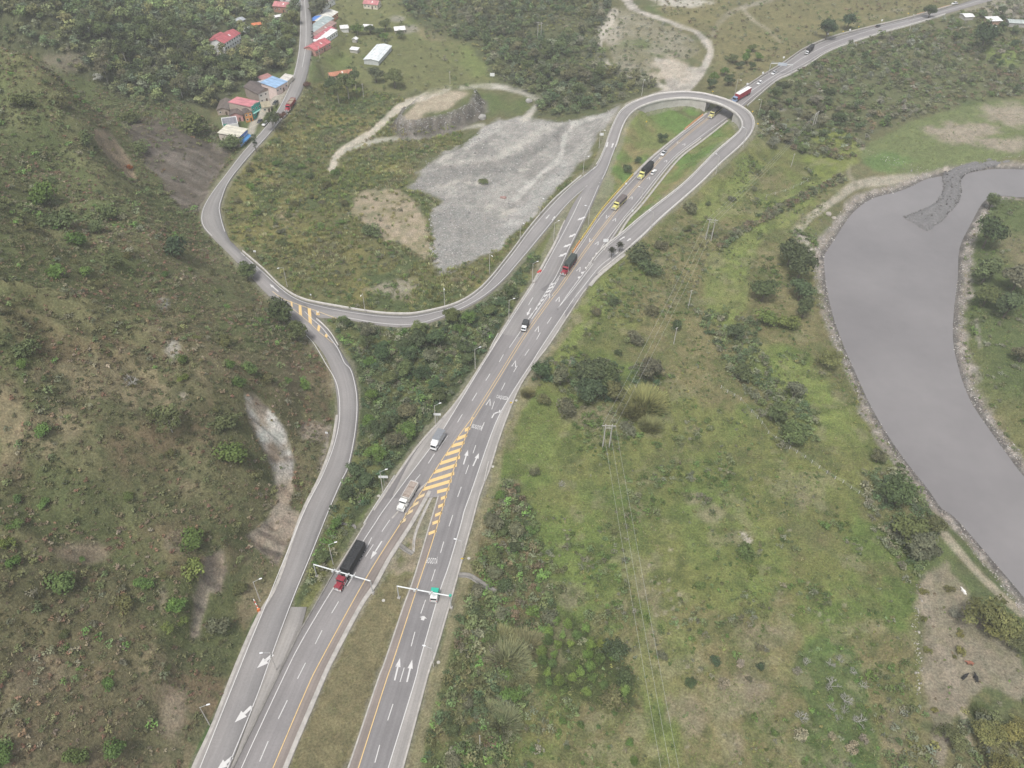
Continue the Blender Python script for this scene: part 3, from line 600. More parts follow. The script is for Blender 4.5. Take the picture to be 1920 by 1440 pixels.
pb = pmask(PALE_BANK, 8, 16); lay(A(.215, .188, .15), pb * .85); vary(pb, A(.16, .15, .10), sstep(.1, .5, _wn + _wn3 * .5) * .7)
rb = pmask(RIGHT_BANK, 3, 3); lay(A(.125, .128, .058), rb); vary(rb, A(.165, .145, .09), sstep(0, .5, _wn2)); vary(rb, A(.085, .108, .045), sstep(.1, .5, _wn4))
vary(pline([(1805, 600), (1812, 690), (1835, 760), (1870, 810), (1930, 880)], 7, 10, 6, 6), A(.24, .215, .175), .7); vary(pline([(1830, 600), (1838, 650)], 4, 4), A(.27, .25, .22), .7)
fr = pmask(RIVER_FLAT, 4, 6); lay(A(.125, .15, .066), fr); vary(fr, A(.255, .225, .18), ell(1812, 248, 62, 20) + ell(1900, 215, 60, 18) + ell(1880, 270, 40, 14)); vary(fr, A(.105, .16, .058), ell(1672, 302, 42, 14))
vary(pmask(N_MEADOW, 8, 8), A(.135, .145, .065), .8); vary(ell(900, 110, 40, 28) + ell(640, 118, 26, 18), A(.14, .175, .062), .7); vary(ell(810, 60, 35, 14), A(.21, .175, .115), .6); vary(ell(770, 55, 14, 8) + ell(745, 35, 12, 6), A(.26, .245, .22), .7)
vary(pmask(NE_MEADOW, 8, 10), A(.165, .15, .078), .7 + .5 * _wn2); vary(pmask(N_WOODS, 6, 8), A(.082, .092, .05), .8); vary(pmask(NE_WOODS, 6, 8), A(.108, .112, .064), .7)
vary(pline([(1545, 255), (1590, 265), (1590, 290), (1560, 312), (1530, 300)], 18, 18, 8, 8), A(.17, .20, .05), .7)
vary(ell(1885, 100, 40, 20), A(.16, .21, .065), .8); vary(ell(1880, 18, 60, 14), A(.33, .30, .26), .7); vary(ell(1275, 2, 45, 10), A(.42, .40, .37), .8); vary(ell(1540, 82, 20, 8) * 0 + ell(1528, 86, 14, 6), A(.35, .33, .31), .7)
vary(ell(740, 540, 40, 18), A(.29, .26, .215), .75); vary(ell(535, 405, 20, 9), A(.28, .23, .165), .6); vary(ell(1465, 205, 10, 5), A(.3, .28, .25), .6)
vary(pline([(520, 175), (500, 200), (478, 230), (470, 250)], 8, 7, 3, 2), A(.37, .34, .31), .9); vary(pline([(548, 150), (525, 190)], 6, 6), A(.36, .33, .30), .8); vary(pline([(448, 64), (470, 78), (500, 66)], 6, 5), A(.36, .33, .28), .8)
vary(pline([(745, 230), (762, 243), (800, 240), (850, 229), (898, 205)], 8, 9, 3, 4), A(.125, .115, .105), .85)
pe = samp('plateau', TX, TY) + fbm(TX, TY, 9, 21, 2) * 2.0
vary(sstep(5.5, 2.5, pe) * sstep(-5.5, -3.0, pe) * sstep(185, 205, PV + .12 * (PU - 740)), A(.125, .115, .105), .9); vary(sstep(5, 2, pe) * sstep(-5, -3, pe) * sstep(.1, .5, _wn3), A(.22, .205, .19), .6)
vary(p, A(.078, .098, .038), sstep(.05, .55, fbm(TX, TY, 4.5, 57, 3)) * .55); vary(p, A(.20, .19, .115), sstep(.3, .65, fbm(TX, TY, 7, 58, 3)) * .5)
for u_, v_ in [(640 + x / 3, 960 + y / 3) for x, y in ((1733, 300), (1853, 215), (1750, 392), (1755, 437), (1803, 457), (1840, 437), (1900, 465), (1855, 487), (1905, 515), (1865, 543), (1823, 565), (1770, 580), (1877, 597), (1893, 645), (1843, 385), (1785, 405))] + [(1280 + x / 3, 960 + y / 3) for x, y in ((545, 455), (650, 460), (910, 525), (770, 575), (820, 607), (785, 622), (600, 100), (480, 315), (30, 870), (95, 895), (300, 1305), (235, 1255), (330, 1130), (25, 1320), (430, 230), (700, 400))]:
    r_ = np.hypot(PU - u_, (PV - v_) * 1.2); vary(sstep(5.0, 3.0, r_), A(.30, .27, .22), .5); vary(sstep(2.4, 1.2, r_), A(.09, .08, .055), .75)
# river margins: stones, silt
drv = samp('river', TX, TY)
bank = sstep(6.5, 3.0, drv + _wn * 2.5) * (PU > 1380)
lay(A(.225, .20, .18), bank * .9); vary(bank, A(.20, .185, .175), sstep(0, .5, _wn3 + _wn * .5)); vary(bank, A(.31, .28, .255), sstep(.2, .6, fbm(TX, TY, 2.2, 81, 2)))
lay(A(.10, .094, .092), sstep(2.4, .8, drv + _wn3 * 1.2) * (PU > 1380) * .9)
# road margins: gravel and dust
for k in ROADS:
    d = samp('d_' + k, TX, TY); lay(A(.21, .20, .16), sstep(1.0, .3, d + _wn3 * .8) * .6)
C_ *= (1 + .16 * _wn3 + .10 * fbm(TX, TY, 1.3, 55, 2))[:, None]
C_ = np.clip(C_, .012, .9)
m, nt, b = mat_nodes('ground_cover')
at = N(nt, 'ShaderNodeAttribute', attribute_name='Col')
n1 = noise(nt, 1.6, 6, .65); n2 = noise(nt, .35, 5, .6); n3 = noise(nt, 6.0, 4, .6)
c1 = mixc(nt, at.outputs['Color'], ramp(nt, n1, [(.3, .5), (.5, 1.0), (.72, 1.6)]), .85, 'MULTIPLY')
c2 = mixc(nt, c1, ramp(nt, n2, [(.3, (.80, .86, .8)), (.7, (1.22, 1.15, 1.1))]), .8, 'MULTIPLY')
c3 = mixc(nt, c2, ramp(nt, n3, [(.3, .75), (.7, 1.25)]), .6, 'MULTIPLY')
nt.links.new(c3, b.inputs['Base Color']); b.inputs['Roughness'].default_value = .95; b.inputs['Specular IOR Level'].default_value = .08
bump(nt, b, n1, .9, .45)
M_GROUND = m
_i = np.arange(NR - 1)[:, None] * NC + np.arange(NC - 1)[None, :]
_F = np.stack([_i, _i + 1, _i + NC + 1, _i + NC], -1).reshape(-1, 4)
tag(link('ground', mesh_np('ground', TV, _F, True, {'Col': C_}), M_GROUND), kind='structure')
# water
m, nt, b = mat_nodes('silty_water')
w1 = noise(nt, .02, 5, .65); w2 = noise(nt, 1.4, 3)
nt.links.new(ramp(nt, w1, [(.3, (.160, .152, .154)), (.7, (.212, .201, .201))]), b.inputs['Base Color'])
b.inputs['Roughness'].default_value = .22; b.inputs['IOR'].default_value = 1.33
bump(nt, b, w2, .12, .05)
rp = RIV[:, :2].copy(); me = bpy.data.meshes.new('river'); bm = bmesh.new()
cx = rp.mean(0); outw = []
n_ = len(rp)
for i in range(n_):
    tvec = rp[(i + 1) % n_] - rp[i - 1]; nrm = np.array([tvec[1], -tvec[0]]); nrm /= np.linalg.norm(nrm) + 1e-9
    if inside(np.array([rp[i][0] + nrm[0]]), np.array([rp[i][1] + nrm[1]]), rp)[0]: nrm = -nrm
    outw.append(rp[i] + nrm * 1.2)
vs = [bm.verts.new((q[0], q[1], WATER_Z + .1)) for q in outw]
bmesh.ops.triangle_fill(bm, use_beauty=True, edges=[bm.edges.new((vs[i], vs[(i + 1) % n_])) for i in range(n_)])
bmesh.ops.recalc_face_normals(bm, faces=bm.faces[:])
if bm.faces and sum(f.normal.z for f in bm.faces) < 0: bmesh.ops.reverse_faces(bm, faces=bm.faces[:])
bm.to_mesh(me); bm.free()
tag(link('river', me, m), kind='structure')
# the causeway of dark gravel that hooks out into the river
def strip(L, R, prof, name, mats, kind='structure', amp=0.0, uv=False):
    """prof: list of (fraction across, height)"""
    n = len(L); k = len(prof); V = []
    for i in range(n):
        for q, hgt in prof:
            c = L[i] * (1 - q) + R[i] * q
            V.append((c[0], c[1], c[2] + hgt))
    V = np.array(V)
    if amp: V[:, 2] += fbm(V[:, 0], V[:, 1], 5, 91, 3) * amp; V[:, 0] += fbm(V[:, 0], V[:, 1], 4, 92, 3) * amp
    F = [(i * k + j, i * k + j + 1, (i + 1) * k + j + 1, (i + 1) * k + j) for i in range(n - 1) for j in range(k - 1)]
    me = mesh_np(name, V, np.array(F), amp > 0)
    if sum(p.normal.z for p in me.polygons) < 0: me.flip_normals()
    if uv:
        s = np.r_[0, np.cumsum(np.linalg.norm(np.diff((L + R)[:, :2] / 2, axis=0), axis=1))]
        a = me.attributes.new('road_uv', 'FLOAT_VECTOR', 'POINT')
        wd = np.linalg.norm(L[:, :2] - R[:, :2], axis=1)
        a.data.foreach_set('vector', np.array([((q - .5) * wd[i], s[i], 0) for i in range(n) for q, _ in prof], np.float32).ravel())
    o = link(name, me, mats)
    if kind: o['kind'] = kind
    return o
m, nt, b = mat_nodes('dark_river_gravel')
nt.links.new(ramp(nt, noise(nt, .9, 6, .7), [(.3, (.10, .097, .098)), (.55, (.16, .155, .155)), (.75, (.24, .23, .23))]), b.inputs['Base Color']); b.inputs['Roughness'].default_value = .8; bump(nt, b, noise(nt, 2.5, 5), .8, .5)
cl = resample(smooth_line(on_plane([(1990, 282), (1920, 287), (1850, 297), (1795, 312), (1772, 326), (1774, 350), (1760, 376), (1727, 394), (1700, 404)], -4.5)), 70)
cr = resample(smooth_line(on_plane([(1990, 294), (1920, 300), (1860, 309), (1815, 320), (1801, 334), (1801, 355), (1794, 376), (1768, 404), (1737, 426)], -4.5)), 70)
cl = np.vstack([cl, cl[-1] + (cl[-1] - cl[-2]) * .35 + [0, 0, -.6], cl[-1] + (cl[-1] - cl[-2]) * .9 + [0, 0, -3.2]]); cr = np.vstack([cr, cr[-1] + (cr[-1] - cr[-2]) * .35 + [0, 0, -.6], cr[-1] + (cr[-1] - cr[-2]) * .9 + [0, 0, -3.2]])
strip(cl, cr, [(-.25, -2.6), (-.02, -.7), (.12, 0), (.3, .15), (.42, -.35), (.55, -.05), (.8, .2), (.95, -.2), (1.22, -2.6)], 'gravel_causeway_path', [m], amp=.8)
CAUSEWAY = (cl[:-2], cr[:-2])
# ------------------------------------------------------------------ road surfaces
def asphalt(name, c, var=.10, streak=.12):
    m, nt, b = mat_nodes(name)
    at = N(nt, 'ShaderNodeAttribute', attribute_name='road_uv')
    mp = N(nt, 'ShaderNodeMapping'); mp.inputs['Scale'].default_value = (.9, .018, 1); nt.links.new(at.outputs['Vector'], mp.inputs[0])
    s = noise(nt, 1.0, 4, .6, vec=mp.outputs[0])
    n1 = noise(nt, .06, 5, .6); n2 = noise(nt, 1.8, 6, .7)
    c0 = mixc(nt, c, ramp(nt, s, [(.3, 1 - streak), (.7, 1 + streak)]), 1.0, 'MULTIPLY')
    c1 = mixc(nt, c0, ramp(nt, n1, [(.3, (1 - var, 1 - var, 1 - var)), (.7, (1 + var, 1 + var * .9, 1 + var * .8))]), 1.0, 'MULTIPLY')
    c2 = mixc(nt, c1, ramp(nt, n2, [(.3, .9), (.7, 1.1)]), 1.0, 'MULTIPLY')
    nt.links.new(c2, b.inputs['Base Color']); b.inputs['Roughness'].default_value = .85; b.inputs['Specular IOR Level'].default_value = .25
    bump(nt, b, n2, .25, .03); return m
M_ASPH = asphalt('worn_asphalt', (.222, .211, .211)); M_ASPH2 = asphalt('side_road_asphalt', (.232, .222, .219)); M_ASPH3 = asphalt('village_asphalt', (.23, .222, .216))
M_DARK = asphalt('dark_asphalt', (.186, .179, .181), .12, .16); M_SHL = asphalt('pale_shoulder', (.275, .262, .25), .16, .2); M_SHB = asphalt('dusty_shoulder', (.21, .182, .166), .16, .2)
M_CONC = paint('weathered_concrete', (.36, .34, .315), .85, .22, .5); M_CONCD = paint('stained_concrete', (.20, .19, .175), .9, .3, .5)
def worn_paint(name, c):
    m, nt, b = mat_nodes(name)
    f = noise(nt, 1.1, 6, .7)
    nt.links.new(ramp(nt, f, [(.28, (.22, .21, .205)), (.42, c), (.8, tuple(x * 1.05 for x in c))]), b.inputs['Base Color']); b.inputs['Roughness'].default_value = .7
    return m
M_WHITE = worn_paint('white_road_paint', (.54, .53, .52)); M_YEL = worn_paint('yellow_road_paint', (.64, .45, .20)); M_YELP = worn_paint('faded_yellow_paint', (.55, .43, .25))
RMAT = dict(carriageway_south=M_ASPH, carriageway_north=M_ASPH, highway=M_ASPH, slip_road_south=M_ASPH2, loop_ramp=M_ASPH2, side_road=M_ASPH2, junction_branch=M_ASPH2, village_road=M_ASPH3)
RNAME = dict(carriageway_south='southbound_road', carriageway_north='northbound_road', highway='highway_road', slip_road_south='slip_road', loop_ramp='loop_road', side_road='side_road', junction_branch='branch_road', village_road='village_road')
ROBJ = {}
for k, r in ROADS.items():
    up = np.array([0, 0, r['lift']])
    ROBJ[k] = strip(r['L'] + up, r['R'] + up, [(0, -.5), (0, 0), (.5, .0), (1, 0), (1, -.5)], RNAME[k], [RMAT[k]], uv=True)
strip(GORE['L'], GORE['R'], [(0, -.3), (0, .01), (1, .01), (1, -.3)], 'paved_wedge_road', [M_SHL], uv=True)
MZ = .10
def on_road(k, pts):
    pts = np.asarray(pts, float)[:, :2]; z = np.zeros(len(pts))
    for _ in range(5):
        p = on_plane(pts, z); z = samp('z_' + k, p[:, 0], p[:, 1])
    p = on_plane(pts, z); p[:, 2] = z + MZ; return p
def ribbon(C, w, off=0.0):
    C = np.asarray(C, float); t = np.gradient(C[:, :2], axis=0); t /= np.linalg.norm(t, axis=1)[:, None] + 1e-9
    n = np.c_[-t[:, 1], t[:, 0]]; a, b = C.copy(), C.copy()
    a[:, :2] += n * (off + w / 2); b[:, :2] += n * (off - w / 2); return a, b
def flat_mesh(name, quads, mat, parent, kind=None):
    mb = MB()
    for q in quads:
        q = [tuple(p) for p in q]
        ar = sum(q[i][0] * q[(i + 1) % len(q)][1] - q[(i + 1) % len(q)][0] * q[i][1] for i in range(len(q)))
        mb.poly(q if ar > 0 else q[::-1])
    return mb.build(name, [mat], parent)
def line_quads(C, w, off=0.0):
    a, b = ribbon(C, w, off); return [(a[i], a[i + 1], b[i + 1], b[i]) for i in range(len(a) - 1)]
LW = .24
def mark(k, pts, mat=None, w=LW, off=0.0, name='edge_line', n=5):
    C = on_road(k, smooth_line(np.asarray(pts, float), n)); return flat_mesh(name, line_quads(C, w, off), mat or M_WHITE, ROBJ[k])
def inset(k, side, d, i0=0, i1=None, mat=None, name='edge_line', w=LW):
    r = ROADS[k]; a, b = (r['L'], r['R']) if side == 'L' else (r['R'], r['L'])
    u = (b - a); u /= np.linalg.norm(u[:, :2], axis=1)[:, None]; C = (a + u * d)[i0:i1]; C[:, 2] = a[i0:i1, 2] + MZ
    return flat_mesh(name, line_quads(C, w), mat or M_WHITE, ROBJ[k])
def dashes(k, segs, w=LW, name='lane_dashes', mat=None):
    q = []
    for a in segs: q += line_quads(on_road(k, [a[:2], a[2:]]), w)
    return flat_mesh(name, q, mat or M_WHITE, ROBJ[k])
def quads_px(k, qs, mat, name): return flat_mesh(name, [on_road(k, q) for q in qs], mat, ROBJ[k])
mark('carriageway_south', [(445, 1470), (453, 1440), (533, 1267), (567, 1200), (623, 1106), (683, 1012), (704, 980), (717, 960), (762, 899)])
mark('highway', [(762, 899), (807, 840), (830, 807), (893, 703), (953, 607), (1007, 523), (1024, 498)])
mark('slip_road_south', [(1020, 503), (1040, 467), (1070.6, 410), (1086, 378), (1101, 348.5)]); mark('slip_road_south', [(1133, 322), (1112, 372), (1093.5, 411.7), (1070.6, 457.5), (1043, 517), (1030, 536)])
mark('carriageway_south', [(500, 1470), (512, 1440), (573, 1297), (600.6, 1240), (686, 1085), (751, 982), (800, 907)], M_YEL, name='median_line')
mark('carriageway_north', [(663, 1470), (672, 1440), (723, 1280), (737, 1240), (778.5, 1113.6), (802, 1043), (821.8, 980), (840, 917)], M_YEL, name='median_line')
mark('highway', [(800, 907), (837, 850), (873, 800), (886, 783)], M_YEL, name='median_line'); mark('highway', [(840, 917), (853, 873), (873, 820), (888, 783)], M_YEL, name='median_line')
DY = [(886, 785), (932, 712), (983, 630), (1033, 560), (1051, 537), (1101, 465), (1147, 405.6), (1187, 357), (1217, 323), (1242, 294), (1292, 250), (1346, 208)]
mark('highway', DY, M_YEL, .17, .48, 'centre_line'); mark('highway', DY, M_YEL, .17, -.48, 'centre_line')
mark('highway', [(1392, 182), (1440, 149.5), (1477, 127), (1510, 106), (1560, 81), (1640, 55), (1702, 40), (1785, 17), (1850, -3)], M_WHITE, .3, 0, 'centre_line')
mark('carriageway_north', [(721, 1470), (728, 1440), (777, 1280), (787.5, 1238), (822, 1117), (842, 1059), (865, 980), (870, 960), (884, 921)])
mark('highway', [(884, 921), (927, 799), (960, 737), (997, 680), (1014, 653), (1059, 585), (1078, 557)])
mark('loop_ramp', [(1076, 560), (1092, 540), (1122.5, 502), (1147, 482), (1168, 466)]); inset('loop_ramp', 'L', .7, 0, 112); inset('loop_ramp', 'R', .6, 4, 118)
mark('highway', [(1044, 581), (1083, 527), (1120, 480), (1130, 461), (1167, 411.7), (1193, 381), (1238.6, 323), (1269, 290), (1311, 258), (1362, 221)]); mark('highway', [(1389, 198), (1451, 149), (1477, 135.5), (1510, 118), (1560, 90), (1654, 58.5), (1740, 36)])
mark('highway', [(1036, 536), (1081, 473), (1118, 418), (1144, 386), (1177.5, 347.5), (1210, 314), (1260, 268), (1320, 222)]); mark('highway', [(1389, 173), (1427, 147), (1471, 120.5), (1508, 95.5), (1560, 73), (1635, 53), (1702, 37)])
mark('junction_branch', [(348, 1500), (375, 1440), (460, 1227), (493, 1147), (567, 967), (604, 893), (628, 830), (637, 778), (632, 722), (609, 679), (589, 645), (574, 628)])
mark('junction_branch', [(415, 1470), (427, 1440), (480, 1310), (510, 1227), (550, 1120), (587, 1030), (615, 960), (639, 904), (653, 873), (666, 807), (669, 747), (659, 697), (645.6, 680), (633, 653), (612, 625), (600, 611), (584, 597), (571, 584)])
mark('side_road', [(452, 474), (493, 511), (525, 540), (550, 558), (580, 570), (640, 583), (703, 592), (748, 595), (790, 592), (857, 573), (907, 541), (957, 482), (993, 434), (1040, 380), (1073.6, 347), (1107, 321), (1116, 313)])
mark('side_road', [(640, 594), (713, 606), (773, 608), (827, 594), (890, 565), (937, 530), (980, 482), (1023, 430), (1061, 385), (1101, 348)])
inset('village_road', 'L', .5, 8, 84); inset('village_road', 'R', .5, 50, 84)
r_ = ROADS['village_road']; flat_mesh('centre_line', line_quads(((r_['L'] + r_['R']) / 2)[:40] + np.array([0, 0, MZ]), .22), M_WHITE, ROBJ['village_road'])
dashes('carriageway_south', [(487, 1428, 503, 1390), (522, 1348, 539, 1313), (558, 1273, 573, 1243), (591, 1208, 604, 1182), (622, 1150, 635, 1128), (651, 1099, 667, 1073), (685.5, 1044, 700, 1021), (688, 1027, 697, 1008), (716, 997, 731, 975), (744, 951, 752, 938), (768, 914, 788, 890)])
dashes('highway', [(803, 869, 815, 851), (822, 843, 840, 817), (858, 792, 867, 777), (885, 752, 894, 737), (911, 714, 919, 701), (936, 679, 944, 665), (955, 652, 977, 620), (990, 599, 998, 587), (991, 572, 999, 558)])
dashes('carriageway_north', [(703, 1430, 712, 1397), (727, 1351, 737, 1320), (750, 1279, 758, 1252), (771, 1212, 778, 1185), (789, 1150.6, 798, 1125), (809, 1090, 816, 1068), (826, 1037, 832, 1016), (842, 987, 849, 966), (858, 932, 865, 913)])
dashes('highway', [(873, 889, 879, 872), (887, 850, 892, 835), (902, 808, 908, 792), (922, 768, 927, 753), (940, 732, 947, 718), (963, 698, 970, 686), (984, 667, 992, 655), (1006, 637, 1013, 624), (1026, 607, 1034, 595)])
def z6(x0, y0, s, pts): return [(x0 + x / s, y0 + y / s) for x, y in pts]
# yellow hatching where the carriageways part
q = []
for a, b, c, d in ((1150, 402, 1210, 372), (1060, 500, 1175, 455), (1000, 580, 1145, 538), (935, 675, 1110, 618), (870, 775, 1095, 702), (800, 875, 1060, 790), (735, 980, 1030, 885), (680, 1065, 1000, 970), (838, 1095, 975, 1058)):
    q.append(z6(680, 740, 6, [(a, b - 17), (c, d - 17), (c, d + 20), (a, b + 20)]))
quads_px('highway', q, M_YEL, 'hatching'); q = []
for a, b, c, d in ((620, 1162, 700, 1125), (555, 1255, 632, 1212), (480, 1352, 570, 1302), (425, 1442, 490, 1405)): q.append(z6(680, 740, 6, [(a, b - 17), (c, d - 15), (c - 8, d + 18), (a - 8, b + 20)]))
quads_px('carriageway_south', q, M_YELP, 'hatching'); q = []
for a, b, c, d in ((880, 1172, 947, 1142), (850, 1262, 920, 1232), (815, 1360, 892, 1326), (785, 1450, 868, 1418), (742, 1565, 832, 1530)): q.append(z6(680, 740, 6, [(a, b - 15), (c, d - 15), (c, d + 18), (a, b + 18)]))
quads_px('carriageway_north', q, M_YEL, 'hatching')
quads_px('side_road', [z6(500, 520, 9, p) for p in ([(400, 400), (435, 420), (440, 510), (412, 480)], [(540, 460), (585, 475), (600, 660), (545, 628)], [(690, 520), (745, 525), (765, 795), (712, 765)], [(868, 800), (908, 832), (892, 918), (850, 890)], [(1000, 950), (1037, 985), (1012, 1032), (975, 1000)], [(835, 575), (885, 590), (900, 640), (840, 640)])], M_YEL, 'hatching')
mark('side_road', z6(500, 520, 9, [(100, 240), (250, 350), (430, 425), (545, 465), (700, 520), (850, 572), (1010, 632), (1190, 700)]), M_YELP, .3, name='channel_line'); mark('junction_branch', z6(500, 520, 9, [(430, 525), (600, 662), (760, 800), (880, 918), (1020, 1032), (1120, 1110)]), M_YELP, .2, name='channel_line')
# white chevrons at the noses of the slip roads
q = []
for x, y, w_ in ((1192, 152, 17), (1180, 172, 15), (1166, 193, 13), (1150, 217, 11), (1132, 243, 9), (1115, 265, 7), (1098, 290, 6)):
    q.append(z6(640, 480, 3, [(x - w_, y + 8), (x + w_ * .8, y - 4), (x + w_ * .8, y + 5), (x - w_, y + 17)]))
quads_px('highway', q, M_WHITE, 'chevron_hatching'); mark('highway', z6(640, 480, 3, [(1205, 120), (1150, 205), (1060, 350)]), name='channel_line'); mark('highway', z6(640, 480, 3, [(1225, 125), (1175, 205), (1070, 355)]), name='channel_line')
q = []
for x, y, w_ in ((545, 1018, 44), (497, 1076, 38), (450, 1135, 32), (398, 1192, 26), (346, 1254, 20), (300, 1312, 15)): q.append(z6(1040, 320, 6.545, [(x - w_, y - 8), (x + w_, y - 14), (x + w_ * .8, y + 4), (x - w_, y + 14)]))
quads_px('highway', q, M_WHITE, 'chevron_hatching'); mark('highway', [(1044, 581), (1075, 543), (1100, 511), (1118, 488), (1132, 472), (1150, 454)], name='channel_line')
# direction arrows, spacing chevrons, lettering
def arrow(k, tail, tip, w=.22, hw=.75, hf=.4, side=0):
    p = on_road(k, [tail, tip]); a, b = p; d = b - a; L = np.linalg.norm(d[:2]); u = d / L; n = np.array([-u[1], u[0], 0]); h = a + d * (1 - hf)
    q = [(a - n * w, a + n * w, h + n * w, h - n * w), (h - n * hw, b, h + n * hw)]
    if side: q = [(a - n * w, a + n * w, h + n * w, h - n * w), (h - n * w * side * -1 - u * .3, h + u * 1.2 + n * side * 1.3, h + u * 1.9 + n * side * 1.3, h + u * .4), (h + u * .8 + n * side * 1.1, h + u * 1.6 + n * side * 2.6, h + u * 2.6 + n * side * 1.1)]
    return q
def arrows(k, lst, **kw): flat_mesh('arrow_marking', [q for t in lst for q in arrow(k, t[:2], t[2:4], *t[4:], **kw)], M_WHITE, ROBJ[k])
arrows('carriageway_south', [(716, 1015, 694.5, 1049)]); arrows('carriageway_north', [(740, 1276, 750, 1234), (763, 1279, 773, 1237), (792, 1163, 795, 1155, .5, 1.2, .5)])
arrows('highway', [(869, 871, 877.5, 844), (887, 874, 898, 850), (995, 578, 988, 592)]); arrows('highway', [(922, 784, 930, 770)], side=-1)
arrows('slip_road_south', [(1097, 407, 1082, 413.5, .5, 1.0, .5), (1079, 439, 1066, 445.5, .5, 1.0, .5), (1070, 458, 1056, 464, .5, 1.0, .5), (1062, 475, 1047, 482, .5, 1.0, .5)])
arrows('junction_branch', [(512, 1227, 482, 1253, .45, 1.2, .55), (472, 1325, 440, 1355, .45, 1.2, .55), (436, 1420, 407, 1444, .45, 1.2, .55)])
arrows('side_road', [(522, 547, 506, 533, .25, .7, .35), (1030, 403, 1023, 411, .2, .5), (1035, 413, 1041, 405, .2, .5)]); arrows('loop_ramp', [(1140, 267, 1137, 277, .3, .7), (1147, 277, 1150, 268, .3, .7), (1162, 450, 1172, 443.5, .3, .7), (1176, 452, 1183, 447, .3, .7)])
def vees(k, lst):
    q = []
    for u, v, du, dv in lst:
        a, b = on_road(k, [(u - du, v - dv), (u + du, v + dv)]); d = (b - a); d /= np.linalg.norm(d); n = np.array([-d[1], d[0], 0])
        for s in (-1, 1): q.append((b + n * .05 * s, b - d * .7, a + n * s * .62, a + n * s * .95 + d * .2))
    flat_mesh('spacing_chevrons', q, M_WHITE, ROBJ[k])
vees('highway', [(965, 682, 2, -6), (1008, 617, 2, -5.5), (1047, 561, 2, -5), (1086, 505, 2.5, -4.5), (917, 754, 2, -6.5), (1120, 456, 2, -3.4), (1153, 412, 2, -3), (1184, 371, 1.8, -2.6), (1217, 334, 1.8, -2.2), (1249, 302, 1.6, -1.8), (1283, 271, 1.6, -1.6), (1032, 556, -2, 4), (1138, 407, -2, 3), (1107, 451, -2, 3.2), (1237, 297, -1.6, 1.8), (1271, 268, -1.6, 1.6)])
def lettering(k, word, TL, TR, BL, BR):
    cu = bpy.data.curves.new('lettering', 'FONT'); cu.body = word; cu.size = 1.0; cu.space_character = 1.08; cu.offset = .012
    ob = bpy.data.objects.new('lettering', cu); COL.objects.link(ob)
    dg = bpy.context.evaluated_depsgraph_get(); src = ob.evaluated_get(dg).to_mesh()
    V = np.array([v.co[:] for v in src.vertices]); Fs = [tuple(p.vertices) for p in src.polygons]
    COL.objects.unlink(ob); bpy.data.objects.remove(ob)
    a, b = (V[:, 0] - V[:, 0].min()) / np.ptp(V[:, 0]), (V[:, 1] - V[:, 1].min()) / np.ptp(V[:, 1])
    T = (np.outer(1 - a, TL) + np.outer(a, TR)) * b[:, None] + (np.outer(1 - a, BL) + np.outer(a, BR)) * (1 - b)[:, None]
    me = bpy.data.meshes.new('lettering'); me.from_pydata([tuple(p) for p in on_road(k, T)], [], Fs)
    if sum(p.normal.z for p in me.polygons) < 0: me.flip_normals()
    link('lettering', me, [M_WHITE], ROBJ[k])
lettering('carriageway_north', 'BOGOTÁ', (801.5, 1043), (822, 1044.5), (798.7, 1056), (819.5, 1058.5))
lettering('highway', 'BOGOTÁ', (887.5, 793.5), (905.5, 798), (884, 802), (902.5, 807.5))
lettering('highway', 'CAQUEZA', (932, 740.5), (953.5, 744.5), (930, 747.5), (951, 752))
# shoulders and resurfaced lanes
def band(k, A_, B_, mat, name, z=MZ - .035, n=40):
    L = resample(on_road(k, smooth_line(np.asarray(A_, float))), n); R = resample(on_road(k, smooth_line(np.asarray(B_, float))), n); L[:, 2] += z - MZ + (.012 if k == 'highway' else 0); R[:, 2] += z - MZ + (.012 if k == 'highway' else 0)
    o = strip(L, R, [(0, 0), (1, 0)], name, [mat], kind=None, uv=True); o.parent = ROBJ[k]
RW = [(721, 1470), (728, 1440), (777, 1280), (787.5, 1238), (822, 1117), (842, 1059), (865, 980), (870, 960), (884, 921)]
band('carriageway_north', RW, [(745, 1470), (755, 1440), (803, 1262), (815, 1229), (849, 1112), (871, 1030), (885, 980), (892, 955), (901, 921)], M_SHL, 'paved_shoulder')
band('carriageway_north', [(642, 1470), (653, 1440), (707, 1280), (722, 1240), (755, 1142), (777, 1081), (807, 980), (822, 930)], [(663, 1470), (672, 1440), (723, 1280), (737, 1240), (778.5, 1113.6), (802, 1043), (821.8, 980), (836, 930)], M_SHB, 'paved_shoulder')
band('carriageway_north', [(664, 1470), (673, 1440), (724, 1280), (738, 1240), (779.5, 1113.6), (803, 1043), (823, 980), (841, 917)], RW, M_DARK, 'resurfaced_lanes')
band('highway', [(841, 917), (854, 873), (874, 820), (891, 783), (915, 747), (940, 706), (960, 674)], [(884, 921), (908, 853), (927, 799), (942, 768), (958, 740), (967, 722), (976, 690)], M_DARK, 'resurfaced_lanes')
band('highway', [(884, 921), (927, 799), (960, 737), (997, 680), (1014, 653), (1059, 585)], [(901, 925), (918, 880), (935, 825), (952, 778), (973, 729), (1029, 645), (1061, 596)], M_SHL, 'paved_shoulder')
band('carriageway_south', [(501, 1470), (513, 1440), (574, 1297), (602, 1240), (687, 1085), (752, 982), (798, 910)], [(517, 1490), (534, 1440), (596, 1293), (620, 1240), (674, 1137), (730, 1045), (769, 984), (806, 922)], M_SHB, 'paved_shoulder')
band('highway', [(736, 929), (782, 843), (853, 759), (913, 669), (955, 604), (1000, 541)], [(739, 930), (807, 840), (830, 807), (893, 703), (953, 607), (1005, 526)], M_SHL, 'paved_shoulder')
